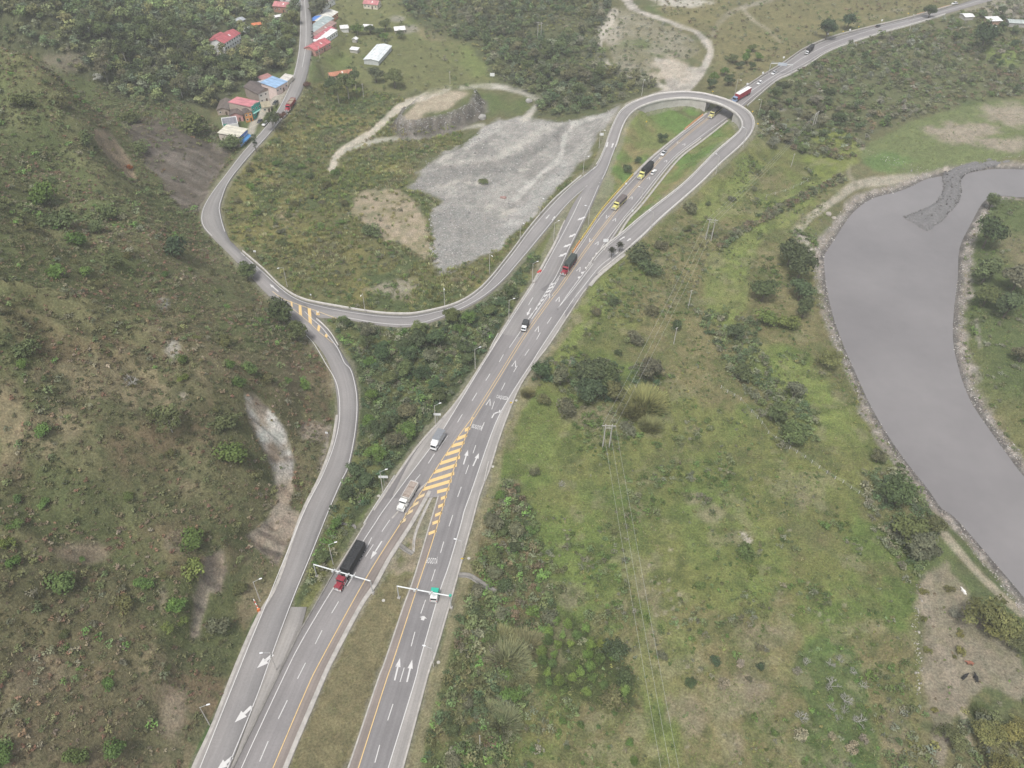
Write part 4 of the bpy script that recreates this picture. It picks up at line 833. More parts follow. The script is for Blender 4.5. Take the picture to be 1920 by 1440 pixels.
band('junction_branch', [(341, 1497), (363, 1440), (401, 1357), (443, 1250), (484, 1157), (521, 1093), (566, 967), (601, 895)], [(352, 1490), (375, 1440), (412, 1345), (460, 1227), (493, 1147), (528, 1070), (567, 967), (604, 893)], M_SHL, 'paved_shoulder')
# the widened concrete verge of the median and the gutter lines
def kerb(pts, w, h, mat, name='kerb', z=0.0, n=5):
    C = on_plane(smooth_line(np.asarray(pts, float), n), z); a, b = ribbon(C, w)
    strip(a, b, [(0, -.4), (0, h), (.15, h + .02), (.85, h + .02), (1, h), (1, -.4)], name, [mat])
kerb([(517, 1500), (535, 1440), (597, 1293), (621, 1240), (675, 1138), (703, 1096), (731, 1045), (770, 984), (793, 944), (806, 921)], 1.3, .14, M_CONC)
kerb([(628, 1500), (653, 1440), (707, 1280), (722, 1240), (755, 1142), (777, 1081), (807, 980), (822, 930)], .45, .16, M_CONC)
kerb([(733, 1500), (755, 1440), (803, 1262), (815, 1229), (849, 1112), (871, 1030), (885, 980), (900, 925), (918, 880), (935, 825), (952, 778), (973, 728), (995, 691), (1030, 645), (1062, 596), (1090, 553), (1100, 540)], .5, .16, M_CONC)
kerb([(420, 1480), (437, 1440), (510, 1290), (560, 1188), (573, 1166), (627, 1072)], .4, .35, M_CONCD)
kerb([(700, 957), (780, 840), (853, 757), (913, 667), (960, 590), (1000, 529)], .8, .05, M_CONC); kerb([(628, 1074), (661, 1021), (686, 980)], .4, .2, M_CONC)
kerb([(1000, 529), (1027, 480), (1040, 456), (1073, 385), (1090, 356)], 1.1, .06, M_CONC, z=.5); kerb([(1064, 488), (1075, 473), (1101, 435), (1125, 399), (1141, 380), (1187, 329), (1225, 292), (1282, 246), (1325, 212)], 1.2, .12, M_CONC)
kerb([(1135, 474), (1146, 463), (1177, 413), (1204, 383), (1250, 325), (1279, 292), (1320, 261), (1364, 226)], 1.0, .12, M_CONC)
kerb([(350, 1480), (362, 1440), (400, 1357), (442, 1250), (483, 1157), (520, 1093), (564, 967), (599, 895), (622, 833), (632, 778)], 1.0, .06, M_CONC)
kerb([(713, 992), (728, 990), (735, 972), (768, 936), (800, 905)][2:], .5, .1, M_CONC)
kerb([(1106, 536), (1120, 519), (1152, 492), (1200, 455)], 1.6, .05, M_CONC)
# ------------------------------------------------------------------ parapets, walls, rails
def barrier(C, h, wb, wt, mat, name, label, cat, group=None):
    C = np.asarray(C, float); a, b = ribbon(C, wb)
    q = (wb - wt) / 2 / wb
    o = strip(a, b, [(0, -.5), (0, 0), (q, h), (1 - q, h), (1, 0), (1, -.5)], name, [mat], kind=None)
    return tag(o, label, cat, group)
M_PAR = paint('pale_parapet_concrete', (.50, .48, .455), .8, .15, .6)
def off_edge(k, side, d, i0, i1):
    r = ROADS[k]; a, b = (r['L'], r['R']) if side == 'L' else (r['R'], r['L']); u = (b - a); u /= np.linalg.norm(u[:, :2], axis=1)[:, None]; return (a + u * d)[i0:i1]
barrier(off_edge('loop_ramp', 'L', -.25, 6, 122), .85, .45, .22, M_PAR, 'parapet', 'long concrete parapet curving round the outer edge of the loop road', 'parapet')
barrier(off_edge('loop_ramp', 'R', -.25, 16, 121), .85, .45, .22, M_PAR, 'parapet', 'concrete parapet along the inner edge of the loop road above its grass', 'parapet')
barrier(off_edge('side_road', 'L', -.9, 4, 104), .75, .4, .2, M_PAR, 'parapet', 'thin pale parapet along the quarry side of the curving side road', 'parapet')
def px_line(pts, z=0.0, n=5): return on_plane(smooth_line(np.asarray(pts, float), n), z)
barrier(px_line([(594, 599), (608, 611), (622, 627), (635, 649)]), .75, .4, .2, M_PAR, 'guard_rail', 'short pale guard rail at the nose where the side roads part', 'guard rail')
barrier(px_line([(682, 984), (700, 955), (720, 924), (740, 893)]), .8, .35, .2, M_PAR, 'guard_rail', 'pale guard rail beside the southbound lanes near the white truck', 'guard rail')
barrier(px_line([(918, 657), (926, 641), (934, 627)]), .8, .3, .2, M_PAR, 'guard_rail', 'short guard rail at the thicket edge level with the small canopy truck', 'guard rail')
barrier(px_line([(908, 905), (912, 885), (916, 868)]), .8, .3, .2, M_PAR, 'guard_rail', 'short guard rail on the pasture side of the northbound lanes', 'guard rail')
barrier(px_line([(1377, 178), (1389, 169), (1427, 143), (1471, 116), (1508, 91), (1560, 69), (1635, 49.5), (1702, 33.5), (1785, 10)], .2), .8, .4, .2, M_CONC, 'guard_rail', 'long guard rail on the meadow side of the highway beyond the bridge', 'guard rail')
barrier(px_line([(1400, 199), (1453, 153.5), (1480, 140), (1515, 121.5), (1560, 93.5), (1654, 61.5), (1702, 48.5), (1772, 27)], .2), .8, .4, .2, M_PAR, 'guard_rail', 'long guard rail on the river side of the highway beyond the bridge', 'guard rail')
barrier(px_line([(1132, 471), (1150, 443), (1171, 413), (1198, 383), (1243, 325), (1273, 292), (1314, 261)], .0), .8, .4, .2, M_PAR, 'guard_rail', 'guard rail between the highway and the grass strip inside the loop', 'guard rail')
# the overpass: retaining walls, deck and abutments
OV = empty('overpass', tuple((lp['L'][80] * .5 + lp['R'][80] * .5)[:2]) + (0,), 0, 'grey concrete overpass with pale retaining walls carrying the loop road over the highway', 'overpass')
def child_world(o, par): bpy.context.view_layer.update(); o.parent = par; o.matrix_parent_inverse = Matrix.Translation(par.location).inverted()
r = ROADS['loop_ramp']; mid = (r['L'] + r['R']) / 2
gap = samp('d_highway', mid[:, 0], mid[:, 1]) < 2.2
def wall_run(E, In, sel, name, mat):
    V, F = [], []; u = In - E; u /= np.linalg.norm(u[:, :2], axis=1)[:, None]
    for i in sel:
        e = E[i] - u[i] * .05; f = E[i] + u[i] * .55; zt = E[i][2] - .05; zb = min(-1.2, float(ground_z(e[0], e[1])[0]) - 1.5)
        V += [(e[0], e[1], zb), (e[0], e[1], zt), (f[0], f[1], zt), (f[0], f[1], zb)]
    for i in range(len(sel) - 1):
        b_ = i * 4
        for j in range(4): F.append((b_ + j, b_ + (j + 1) % 4, b_ + 4 + (j + 1) % 4, b_ + 4 + j))
    F += [(3, 2, 1, 0), tuple(len(V) - 4 + j for j in range(4))]
    me = bpy.data.meshes.new(name); me.from_pydata(V, [], F); bm = bmesh.new(); bm.from_mesh(me); bmesh.ops.recalc_face_normals(bm, faces=bm.faces[:]); bm.to_mesh(me); bm.free()
    child_world(link(name, me, [mat]), OV)
m, nt, b = mat_nodes('panelled_wall_concrete')
tcn = N(nt, 'ShaderNodeNewGeometry'); w1 = noise(nt, .25, 4); w2 = noise(nt, 2.0, 5, .7)
c_ = mixc(nt, ramp(nt, w1, [(.3, (.40, .375, .345)), (.7, (.54, .52, .49))]), ramp(nt, w2, [(.3, .82), (.7, 1.08)]), 1.0, 'MULTIPLY'); nt.links.new(c_, b.inputs['Base Color']); b.inputs['Roughness'].default_value = .9
M_WALL = m
allw = list(range(WALL0 - 5, WALL1 + 6)); runs, cur = [], []
for i in allw:
    if gap[i]:
        if cur: runs.append(cur); cur = []
    else: cur.append(i)
if cur: runs.append(cur)
for run in runs:
    if len(run) < 2: continue
    wall_run(r['R'], r['L'], run, 'retaining_wall', M_WALL); wall_run(r['L'], r['R'], run, 'retaining_wall', M_WALL)
    for e_ in (run[0], run[-1]):
        if 0 < e_ < len(gap) - 1 and (gap[e_ - 1] or gap[e_ + 1]):
            a_, b_ = r['L'][e_], r['R'][e_]; t_ = (r['L'][e_ + 1] - r['L'][e_ - 1]); t_ /= np.linalg.norm(t_[:2]); s_ = -.5 if gap[e_ - 1] else .5
            mb = MB(); q0 = [a_ + t_ * 0, b_ + t_ * 0, b_ - t_ * s_, a_ - t_ * s_]
            mb.hexa([(p_[0], p_[1], -1.2) for p_ in q0], [(p_[0], p_[1], p_[2] - .9) for p_ in q0]); child_world(mb.build('abutment', [M_WALL]), OV)
gi = np.where(gap)[0]; gi = gi[(gi > WALL0) & (gi < WALL1)]; gi = list(range(gi[0] - 1, gi[-1] + 2))
o = strip(r['L'][gi], r['R'][gi], [(-.02, -.2), (-.02, -1.3), (1.02, -1.3), (1.02, -.2)], 'deck_beam', [M_CONC], kind=None); child_world(o, OV)
# underside: the deck is a closed slab between the two beams
# ------------------------------------------------------------------ plants
def unit(v): return v / (np.linalg.norm(v, axis=-1, keepdims=True) + 1e-9)
def leaves(c, nrm, s, asp, rng):
    """one rhombic leaf cluster per point"""
    n = len(c); t = unit(np.cross(nrm, rng.normal(size=(n, 3)))); b = np.cross(unit(nrm), t); s = np.broadcast_to(s, (n,))[:, None]
    V = np.stack([c - t * s, c - b * s * asp, c + t * s, c + b * s * asp], 1).reshape(-1, 3)
    return V, np.arange(4 * n).reshape(-1, 4)
def crown(seed, n, lobes, rz, zc, lobe_r, leaf, flat=.45, spread=.72, low=-.35, asp=.6):
    g = np.random.default_rng(seed); d = unit(g.normal(size=(lobes, 3))); d[:, 2] = np.clip(d[:, 2], low, 1)
    L = d * (spread * g.uniform(.45, 1.05, (lobes, 1))) * np.array([1, 1, rz]) + np.array([0, 0, zc]); R = lobe_r * g.uniform(.7, 1.3, lobes)
    k = g.choice(lobes, n, p=R ** 2 / (R ** 2).sum()); q = unit(g.normal(size=(n, 3))); q[:, 2] = np.where(q[:, 2] < -.3, -q[:, 2], q[:, 2])
    c = L[k] + q * R[k, None] * (g.uniform(.55, 1.08, (n, 1))) * np.array([1, 1, .85])
    c[:, 2] = np.maximum(c[:, 2], .02); nr = unit(q + np.array([0, 0, flat]) + g.normal(size=(n, 3)) * .55)
    V, F = leaves(c, nr, leaf * g.uniform(.6, 1.35, n), asp, g)
    lt = g.uniform(.72, 1.30, lobes)[k] * g.uniform(.82, 1.2, n); return V, F, np.repeat(lt, 4)
def upright(seed, n, zmax, r, leaf, spread=1.0):
    """cane or tall grass: long blades fanning up and arching out"""
    g = np.random.default_rng(seed); a = g.uniform(0, 2 * np.pi, n); q = np.sqrt(g.uniform(0, 1, n)); base = np.c_[np.cos(a) * q * r * .8, np.sin(a) * q * r * .8, np.zeros(n)]
    lean = np.c_[np.cos(a), np.sin(a)] * (q * spread * .32 + g.uniform(0, .3, n))[:, None]; h = zmax * g.uniform(.55, 1, n) * (1 - .35 * q)
    side = np.c_[-np.sin(a + g.normal(size=n)), np.cos(a), np.zeros(n)] * leaf; V = []
    for t, w in ((0, .6), (.55, 1), (1, .12)):
        c = base + np.c_[lean * (t ** 1.7)[..., None] if False else lean * t ** 1.7, h * (t - .25 * t * t)]; V += [c - side * w, c + side * w]
    V = np.stack(V, 1).reshape(-1, 3); i = np.arange(n)[:, None] * 6; F = np.concatenate([i + np.array([0, 1, 3, 2]), i + np.array([2, 3, 5, 4])])
    return V, F, np.repeat(g.uniform(.65, 1.3, n), 6)
def bare_twigs(seed, depth=4, n0=6):
    g = random.Random(seed); mb = MB()
    def grow(p, d, L, r, k):
        e = p + d * L; mb.tube(p, e, r, r * .6, 4, False)
        if k:
            for _ in range(3):
                grow(e - d * L * g.uniform(0, .4), (d + Vector((g.gauss(0, .55), g.gauss(0, .55), g.gauss(.12, .35)))).normalized(), L * g.uniform(.55, .8), r * .58, k - 1)
    for i in range(n0):
        a = 2 * math.pi * i / n0 + g.uniform(-.4, .4); grow(Vector((0, 0, 0)), Vector((math.cos(a) * .75, math.sin(a) * .75, g.uniform(.5, 1.1))).normalized(), .42, .032, depth - 1)
    return mb
def trunk_mesh(seed, h, r, limbs=5, zc=1.0):
    g = random.Random(seed); mb = MB(); p = Vector((0, 0, -.25)); top = Vector((g.uniform(-.08, .08), g.uniform(-.08, .08), h)); mb.tube(p, top, r, r * .6, 7)
    for i in range(limbs):
        a = 2 * math.pi * i / limbs + g.uniform(-.5, .5); e = top + Vector((math.cos(a) * .45, math.sin(a) * .45, g.uniform(.25, .55))); mb.tube(top - Vector((0, 0, g.uniform(0, h * .3))), e, r * .5, r * .2, 5)
    return mb
def leaf_mat(name):
    m, nt, b = mat_nodes(name); oi = N(nt, 'ShaderNodeObjectInfo'); at = N(nt, 'ShaderNodeAttribute', attribute_name='tint')
    c = mixc(nt, oi.outputs['Color'], at.outputs['Fac'], 1.0, 'MULTIPLY')
    cmb = N(nt, 'ShaderNodeCombineColor'); [nt.links.new(at.outputs['Fac'], cmb.inputs[i]) for i in range(3)]
    c = mixc(nt, oi.outputs['Color'], cmb.outputs[0], 1.0, 'MULTIPLY')
    c = mixc(nt, c, ramp(nt, noise(nt, .5, 3), [(.3, (.82, .85, .8)), (.7, (1.2, 1.12, 1.0))]), 1.0, 'MULTIPLY')
    nt.links.new(c, b.inputs['Base Color']); b.inputs['Roughness'].default_value = .75; b.inputs['Specular IOR Level'].default_value = .15; return m
M_LEAF = leaf_mat('foliage'); M_STUFF = attr_mat('scrub_foliage', .12); M_BARK = paint('bark', (.115, .095, .075), .9, .3, 2.0); M_BARKP = paint('pale_bark', (.33, .31, .27), .85, .25, 2.0); M_TWIG = paint('bleached_twigs', (.34, .33, .30), .85, .2, 2.0)
def lm(name, t): return mesh_np(name, t[0], t[1], False, {'tint': t[2]})
CROWN = dict(
    broad=[lm('crown', crown(s, 1900, 16, .75, 1.2, .42, .085)) for s in (1, 2, 3, 4)],
    tall=[lm('crown', crown(s, 1500, 15, 1.25, 1.7, .36, .075, .2)) for s in (11, 12, 13)],
    loose=[lm('crown', crown(s, 1300, 12, .6, 1.15, .36, .07, .5, .85)) for s in (21, 22)],
    bush=[lm('shrub', crown(s, 900, 11, .6, .45, .45, .085, .5, .66, -.1)) for s in (31, 32, 33, 34)],
    puff=[lm('shrub', crown(s, 1000, 13, .75, .7, .40, .075, .5, .68, -.2)) for s in (41, 42, 43)],
    ball=[lm('shrub', crown(s, 1300, 26, .85, .95, .30, .06, .5, .62, -.5)) for s in (45, 46, 47)],
    low=[lm('shrub', crown(s, 600, 10, .35, .25, .36, .085, .6, .8, 0)) for s in (51, 52)],
    cane=[lm('cane_clump', upright(s, 1500, 1.2, 1.15, .016, .7)) for s in (61, 62, 63)],
    cypress=[lm('crown', crown(71, 1500, 26, 3.6, 4.3, .42, .09, .1, .75, -1))],
    willow=[lm('crown', crown(s, 1700, 18, .55, .9, .36, .07, .55, .85, -.1, .4)) for s in (81, 82)])
TRUNK = dict(broad=[trunk_mesh(s, .8, .085).mesh('trunk') for s in (1, 2)], tall=[trunk_mesh(3, 1.4, .06).mesh('trunk')], loose=[trunk_mesh(4, .8, .05, 6).mesh('trunk')], cypress=[trunk_mesh(5, 1.6, .14, 3).mesh('trunk')], willow=[trunk_mesh(6, .6, .07, 6).mesh('trunk')])
for k, v in TRUNK.items():
    for me in v: me.materials.append(M_BARKP if k in ('tall', 'loose') else M_BARK)
for v in CROWN.values():
    for me in v: me.materials.append(M_LEAF)
BARE = [bare_twigs(s).mesh('bare_shrub') for s in (91, 92, 93)]
for me in BARE: me.materials.append(M_TWIG)
PC = dict(dark=(.054, .074, .036), deep=(.044, .068, .036), mid=(.077, .099, .043), green=(.075, .125, .036), bright=(.068, .104, .035), lime=(.100, .130, .040), yellow=(.115, .118, .045), dull=(.098, .102, .066), grey=(.125, .13, .10), cane=(.20, .20, .09), caneg=(.185, .195, .105), olive=(.085, .09, .042), rust=(.19, .075, .03), pale=(.19, .18, .14), euc=(.068, .082, .052), maroon=(.085, .045, .036), patch=(.105, .160, .044))
PC = {k: tuple(np.array(v) * 1.4) for k, v in PC.items()}
PREP = [0]
def plant(kind, pos, radius, col, label, cat, group=None, hs=1.0, name=None):
    c = np.array(PC[col]) * RNG.uniform(.74, 1.02) * np.array([RNG.uniform(.94, 1.08), 1, RNG.uniform(.9, 1.1)])
    rz = float(RNG.uniform(0, 6.28)); sc = (radius * RNG.uniform(.9, 1.1), radius * RNG.uniform(.9, 1.1), radius * hs * RNG.uniform(.88, 1.15)); PREP[0] += 1
    pos = Vector(pos) - Vector((0, 0, .15))
    if kind == 'bare':
        o = bpy.data.objects.new(name or 'bare_shrub', BARE[PREP[0] % 3]); COL.objects.link(o)
    elif kind in TRUNK:
        o = empty(name or 'tree', pos, rz, label, cat, group, sc)
        t = bpy.data.objects.new('trunk', TRUNK[kind][PREP[0] % len(TRUNK[kind])]); COL.objects.link(t); t.parent = o
        w = bpy.data.objects.new('crown', CROWN[kind][PREP[0] % len(CROWN[kind])]); COL.objects.link(w); w.parent = o; w.color = (*c, 1); return o
    else:
        o = bpy.data.objects.new(name or ('cane_clump' if kind == 'cane' else 'shrub'), CROWN[kind][PREP[0] % len(CROWN[kind])]); COL.objects.link(o); o.color = (*c, 1)
    o.location = pos; o.rotation_euler = (0, 0, rz); o.scale = sc; return tag(o, label, cat, group)
def depth(P): return P[:, 1] * CT - (P[:, 2] - HCAM) * ST
def road_clear(P, need):
    d = np.full(len(P), 1e9)
    for k in ROADS: d = np.minimum(d, samp('d_' + k, P[:, 0], P[:, 1]))
    return (d > need) & (samp('river', P[:, 0], P[:, 1]) > need * .6)
HOUSE_SPOTS = HOUSE_SPOTS_0
def sites(poly, spacing, rng, mind=None, clear=1.0, jit=6.0, dens=None, cap=200000):
    """points on the ground inside a surveyed outline, evenly spread over the land"""
    q = np.asarray(poly, float); e = []
    for a, b in zip(q, np.roll(q, -1, 0)): e += [a, (a + b) / 2]
    w = np.vstack([on_plane(e, -6), on_plane(e, 0), on_ground(e)]); lo, hi = w[:, :2].min(0) - 12, w[:, :2].max(0) + 12
    lo, hi = np.maximum(lo, [-640, 12]), np.minimum(hi, [640, 900])
    M = int((hi[0] - lo[0]) * (hi[1] - lo[1]) / spacing ** 2)
    x, y = rng.uniform(lo[0], hi[0], M), rng.uniform(lo[1], hi[1], M); Pw = np.c_[x, y, samp('H', x, y)]; px = to_px(Pw)
    Pw = Pw[inside(px[:, 0], px[:, 1], q)]; keep = np.ones(len(Pw), bool)
    if dens is not None: keep &= rng.uniform(size=len(Pw)) < dens(Pw)
    keep &= road_clear(Pw, clear); Pw = Pw[keep]
    for hx, hy, hr in HOUSE_SPOTS: Pw = Pw[np.hypot(Pw[:, 0] - hx, Pw[:, 1] - hy) > hr]
    if mind:
        cell = {}; out = []
        for p in Pw:
            k = (int(p[0] // mind), int(p[1] // mind)); ok = True
            for i in (-1, 0, 1):
                for j in (-1, 0, 1):
                    for r in cell.get((k[0] + i, k[1] + j), ()):
                        if (p[0] - r[0]) ** 2 + (p[1] - r[1]) ** 2 < mind * mind: ok = False
            if ok: cell.setdefault(k, []).append(p); out.append(p)
        Pw = np.array(out) if out else np.zeros((0, 3))
    return Pw
def mass(name, parts, label=None):
    """parts: (points, variants [(V,F,t)], size array, colour array): one uncountable growth, merged into ONE object"""
    VV, FF, CC, nb = [], [], [], 0
    for Pw, var, size, colr in parts:
        if not len(Pw): continue
        pick = RNG.integers(0, len(var), len(Pw)); rot = RNG.uniform(0, 2 * np.pi, len(Pw))
        for j, (V, F, t) in enumerate(var):
            s = np.where(pick == j)[0]
            if not len(s): continue
            c, n = np.cos(rot[s])[:, None], np.sin(rot[s])[:, None]; sz = size[s][:, None]
            X = (V[None, :, 0] * c - V[None, :, 1] * n) * sz + Pw[s, 0:1]; Y = (V[None, :, 0] * n + V[None, :, 1] * c) * sz + Pw[s, 1:2]; Z = V[None, :, 2] * sz * RNG.uniform(.75, 1.25, (len(s), 1)) + Pw[s, 2:3] - .1
            VV.append(np.stack([X, Y, Z], -1).reshape(-1, 3).astype(np.float32)); FF.append((F[None] + (np.arange(len(s)) * len(V))[:, None, None] + nb).reshape(-1, 4).astype(np.int32))
            CC.append((1.15 * colr[s][:, None, :] * t[None, :, None]).reshape(-1, 3).astype(np.float32)); nb += len(s) * len(V)
    o = link(name, mesh_np(name, np.concatenate(VV), np.concatenate(FF), False, {'Col': np.concatenate(CC)}), M_STUFF); o['kind'] = 'stuff'
    if label: o['label'] = label
    return o
def pick_cols(Pw, keys, w=None, scale=14, seed=0, ns=.8):
    """drifts of colour: neighbours tend to match"""
    f = fbm(Pw[:, 0], Pw[:, 1], scale, 200 + seed, 3) * ns + RNG.normal(size=len(Pw)) * .38
    r = np.argsort(np.argsort(f)) / max(1, len(f)); w = np.cumsum(np.array(w or [1] * len(keys), float)); w /= w[-1]
    c = np.array([PC[k] for k in keys])[np.clip(np.searchsorted(w, r), 0, len(keys) - 1)]
    return c * RNG.uniform(.7, 1.34, (len(Pw), 1)) * RNG.uniform(.93, 1.07, (len(Pw), 3))
PC.update(hb1=(.115, .092, .058), hb2=(.088, .088, .045), hb3=(.14, .088, .06), hb4=(.065, .072, .036), hb5=(.155, .135, .095), gy=(.165, .165, .062), gg=(.118, .155, .046), gd=(.080, .118, .036), gs=(.19, .168, .10), ho=(.135, .128, .068), ht=(.165, .138, .09), hr=(.14, .105, .075), hg=(.105, .118, .055))
for k in ('hb1', 'hb2', 'hb3', 'hb4', 'hb5'): PC[k] = tuple(np.array(PC[k]) * 1.15)
v_low = [crown(s, 26, 5, .4, .3, .45, .22, .6, .6, 0) for s in range(300, 306)]
v_bush = [crown(s, 58, 7, .55, .5, .45, .17, .5, .62, -.1) for s in range(310, 316)]
v_tree = [crown(s, 230, 11, .8, 1.0, .42, .13, .4, .7, -.4) for s in range(320, 326)]
v_grass = [upright(s, 9, .8, .9, .075, 1.3) for s in range(330, 335)]
v_reed = [upright(s, 26, 1.6, 1.0, .05, .9) for s in range(340, 344)]
# ------------------------------------------------------------------ growth that nobody could count
def sz(n, a, b): return RNG.uniform(a, b, n) * RNG.uniform(.8, 1.2, n)
bare_ = [(160, 1040, 46, 19), (325, 1345, 24, 45), (15, 800, 26, 70)]
def hill_d(Pw):
    p = to_px(Pw); u, v = p[:, 0], p[:, 1]; w = fbm(Pw[:, 0], Pw[:, 1], 11, 51, 4); k = np.ones(len(u))
    for q in (ROCKFACE, ROCK2, SLIDE): k *= 1 - .93 * pmask(q, 4, 4, u, v, w)
    k *= 1 - .88 * pmask(ROCK3, 4, 4, u, v, w)
    for a, b, c, d in bare_: k *= np.where(np.hypot((u - a) / c, (v - b) / d) < 1, .12, 1)
    k = k * np.where((samp('d_junction_branch', Pw[:, 0], Pw[:, 1]) < 3.4) & (Pw[:, 1] < 140), .08, 1)
    return k * np.clip(.85 + .5 * fbm(Pw[:, 0], Pw[:, 1], 16, 401, 3), .3, 1)
Pa = sites(HILL, 1.7, RNG, dens=hill_d, clear=.8); Pb = sites(HILL, 4.2, RNG, dens=lambda p: hill_d(p) * np.clip(.5 + 1.2 * fbm(p[:, 0], p[:, 1], 30, 402, 3), 0, 1), clear=1.6)
Ph = sites(HILL, 1.25, RNG, dens=lambda p: hill_d(p) * .8, clear=.5)
HUP = [(-100, 60), (60, 110), (170, 160), (330, 200), (420, 260), (440, 288), (385, 370), (380, 425), (330, 470), (150, 430), (-100, 420)]
Pu = sites(HUP, 3.6, RNG, dens=lambda p: hill_d(p) * np.clip(.6 + 1.1 * fbm(p[:, 0], p[:, 1], 26, 403, 3), .08, 1), clear=2)
mass('hillside_scrub', [(Pu, v_bush, sz(len(Pu), 1.2, 2.7), pick_cols(Pu, ['mid', 'hg', 'olive', 'green', 'dull'], [3, 2, 2, 1.2, 1.5], 25, 32)), (Ph, v_grass, sz(len(Ph), .55, 1.2), 1.3 * pick_cols(Ph, ['hg', 'ho', 'ht', 'hr', 'ho'], [2.2, 3, 2.2, .9, 2], 22, 31)), (Pa, v_low, sz(len(Pa), .6, 1.4), pick_cols(Pa, ['hb4', 'hb2', 'hb1', 'hb3', 'hb5'], [1.8, 3.4, 3, 1.3, 1.1], 17, 1)), (Pb, v_bush, sz(len(Pb), .9, 1.9), pick_cols(Pb, ['olive', 'mid', 'hb2', 'dull', 'green'], [3, 2, 2, 2, .7], 25, 2))], 'dry brown and olive scrub covering the steep hillside')
Pw = sites(FOREST, 4.6, RNG, mind=3.2, clear=3.0); P2 = sites(FOREST, 3.2, RNG, clear=2.0)
mass('hillside_woodland', [(Pw, v_tree, sz(len(Pw), 2.6, 5.0), 1.15 * 1.2 * pick_cols(Pw, ['dark', 'euc', 'hg', 'mid', 'olive', 'grey'], [1.0, 3, 1.8, 3, 2.4, .25], 18, 3)), (P2, v_bush, sz(len(P2), 1.2, 2.4), pick_cols(P2, ['dark', 'olive', 'dull'], None, 30, 4))], 'dark green wood covering the far hillside above the village')
T0 = sites(THICKET, 1.9, RNG, clear=1.6); T1 = sites(ROADSIDE, 1.8, RNG, clear=4.5)
BR = [(1640, 1500), (1660, 1400), (1690, 1330), (1735, 1330), (1760, 1440), (1800, 1340), (1850, 1300), (1930, 1320), (2000, 1500)]
T2 = sites(BR, 2.6, RNG, clear=2)
HEDGE = [(1280, 500), (1330, 448), (1400, 405), (1480, 372), (1560, 338), (1600, 345), (1540, 372), (1440, 415), (1360, 465), (1300, 520)]
T3 = sites([(1340, 466), (1362, 440), (1420, 406), (1500, 366), (1572, 330), (1590, 338), (1510, 378), (1430, 418), (1375, 452), (1352, 474)], 1.5, RNG, clear=2); T4 = sites(GREEN_DEEP, 2.2, RNG, dens=lambda p: .5 + 0 * p[:, 0])
DT = [(985, 690), (1010, 665), (1060, 680), (1110, 665), (1170, 690), (1230, 680), (1240, 720), (1190, 770), (1130, 755), (1070, 725), (1000, 715)]
T5 = sites(DT, 2.4, RNG, clear=2); RT = [(1290, 570), (1350, 590), (1420, 600), (1440, 690), (1520, 760), (1540, 830), (1480, 835), (1420, 770), (1370, 700)]
T6 = sites(RT, 2.1, RNG); RT2 = [(1600, 880), (1690, 880), (1760, 990), (1740, 1060), (1700, 1080), (1640, 1000)]
T7 = sites(RT2, 2.1, RNG); E1 = [(1160, 500), (1250, 440), (1320, 400), (1380, 440), (1330, 500), (1290, 600), (1240, 620), (1190, 600), (1130, 640), (1080, 640)]
T8 = sites(E1, 3.0, RNG, clear=3)
def grp(Pw, a, b, keys, w=None, s=12, seed=0): return (Pw, v_bush, sz(len(Pw), a, b), pick_cols(Pw, keys, w, s, seed))
mass('undergrowth', [grp(T0, 1.0, 2.3, ['dark', 'deep', 'mid', 'dull', 'olive', 'green'], [3, 2, 3, 2, 1.5, .8], 14, 5), grp(T1, 1.0, 2.4, ['dark', 'olive', 'mid', 'green', 'dull', 'hb1'], [1.6, 3, 3.5, 1.2, 1.6, .7], 14, 6), grp(T2, 1.1, 2.4, ['olive', 'dull', 'mid', 'yellow', 'grey'], [2, 2, 2, 1.4, 1], 16, 7), grp(T3, 1.2, 2.2, ['dull', 'olive', 'dark', 'hb1'], [3, 2, 2, 2], 12, 8), grp(T4, .7, 1.2, ['green', 'gd', 'mid'], None, 8, 9), grp(T5, 1.2, 2.2, ['dark', 'dull', 'deep'], None, 8, 10), grp(T6, 1.1, 2.3, ['dull', 'mid', 'dark'], None, 10, 11), grp(T7, 1.2, 2.4, ['dull', 'mid', 'dark'], None, 10, 12), grp(T8, .7, 1.6, ['gd', 'mid', 'dull', 'olive'], None, 10, 13)], 'tangled green undergrowth between and beside the roads')
TR = [([(622, 318), (632, 292), (662, 268), (690, 255), (722, 226), (752, 200), (790, 182), (840, 165)], 7), ([(648, 282), (720, 262), (800, 256), (870, 240), (905, 234)], 4)]
def w_clear(Pw):
    p = to_px(Pw); u, v = p[:, 0], p[:, 1]; w = fbm(Pw[:, 0], Pw[:, 1], 11, 51, 4); k = (1 - .85 * pmask(SAND1, 4, 6, u, v, w)) * (1 - .95 * pmask(SAND2, 4, 4, u, v, w))
    for t_, r_ in TR: k = k * (seg_dist(u, v, smooth_line(t_, 4)) > r_)
    return k
W0 = sites(WEST_SCRUB, 2.6, RNG, clear=1.5, dens=lambda p: w_clear(p) * np.clip(.7 + .8 * fbm(p[:, 0], p[:, 1], 20, 411, 3), .1, 1)); W1 = sites(WEST_SCRUB, 1.8, RNG, clear=1.5, dens=lambda p: w_clear(p) * np.clip(.55 - 1.0 * fbm(p[:, 0], p[:, 1], 20, 411, 3), .05, 1))
mass('scrub_grass', [grp(W0, .8, 1.8, ['mid', 'gd', 'dull', 'hg', 'gy', 'gg'], [2.5, 3, 1.5, 2, 2.5, 1.5], 22, 14), (W1, v_reed, sz(len(W1), .9, 1.9), 1.15 * pick_cols(W1, ['gg', 'gy', 'caneg', 'gs'], [1.5, 4, 1.5, 1.5], 18, 15))], 'yellow green scrub and cane grass around the quarry')
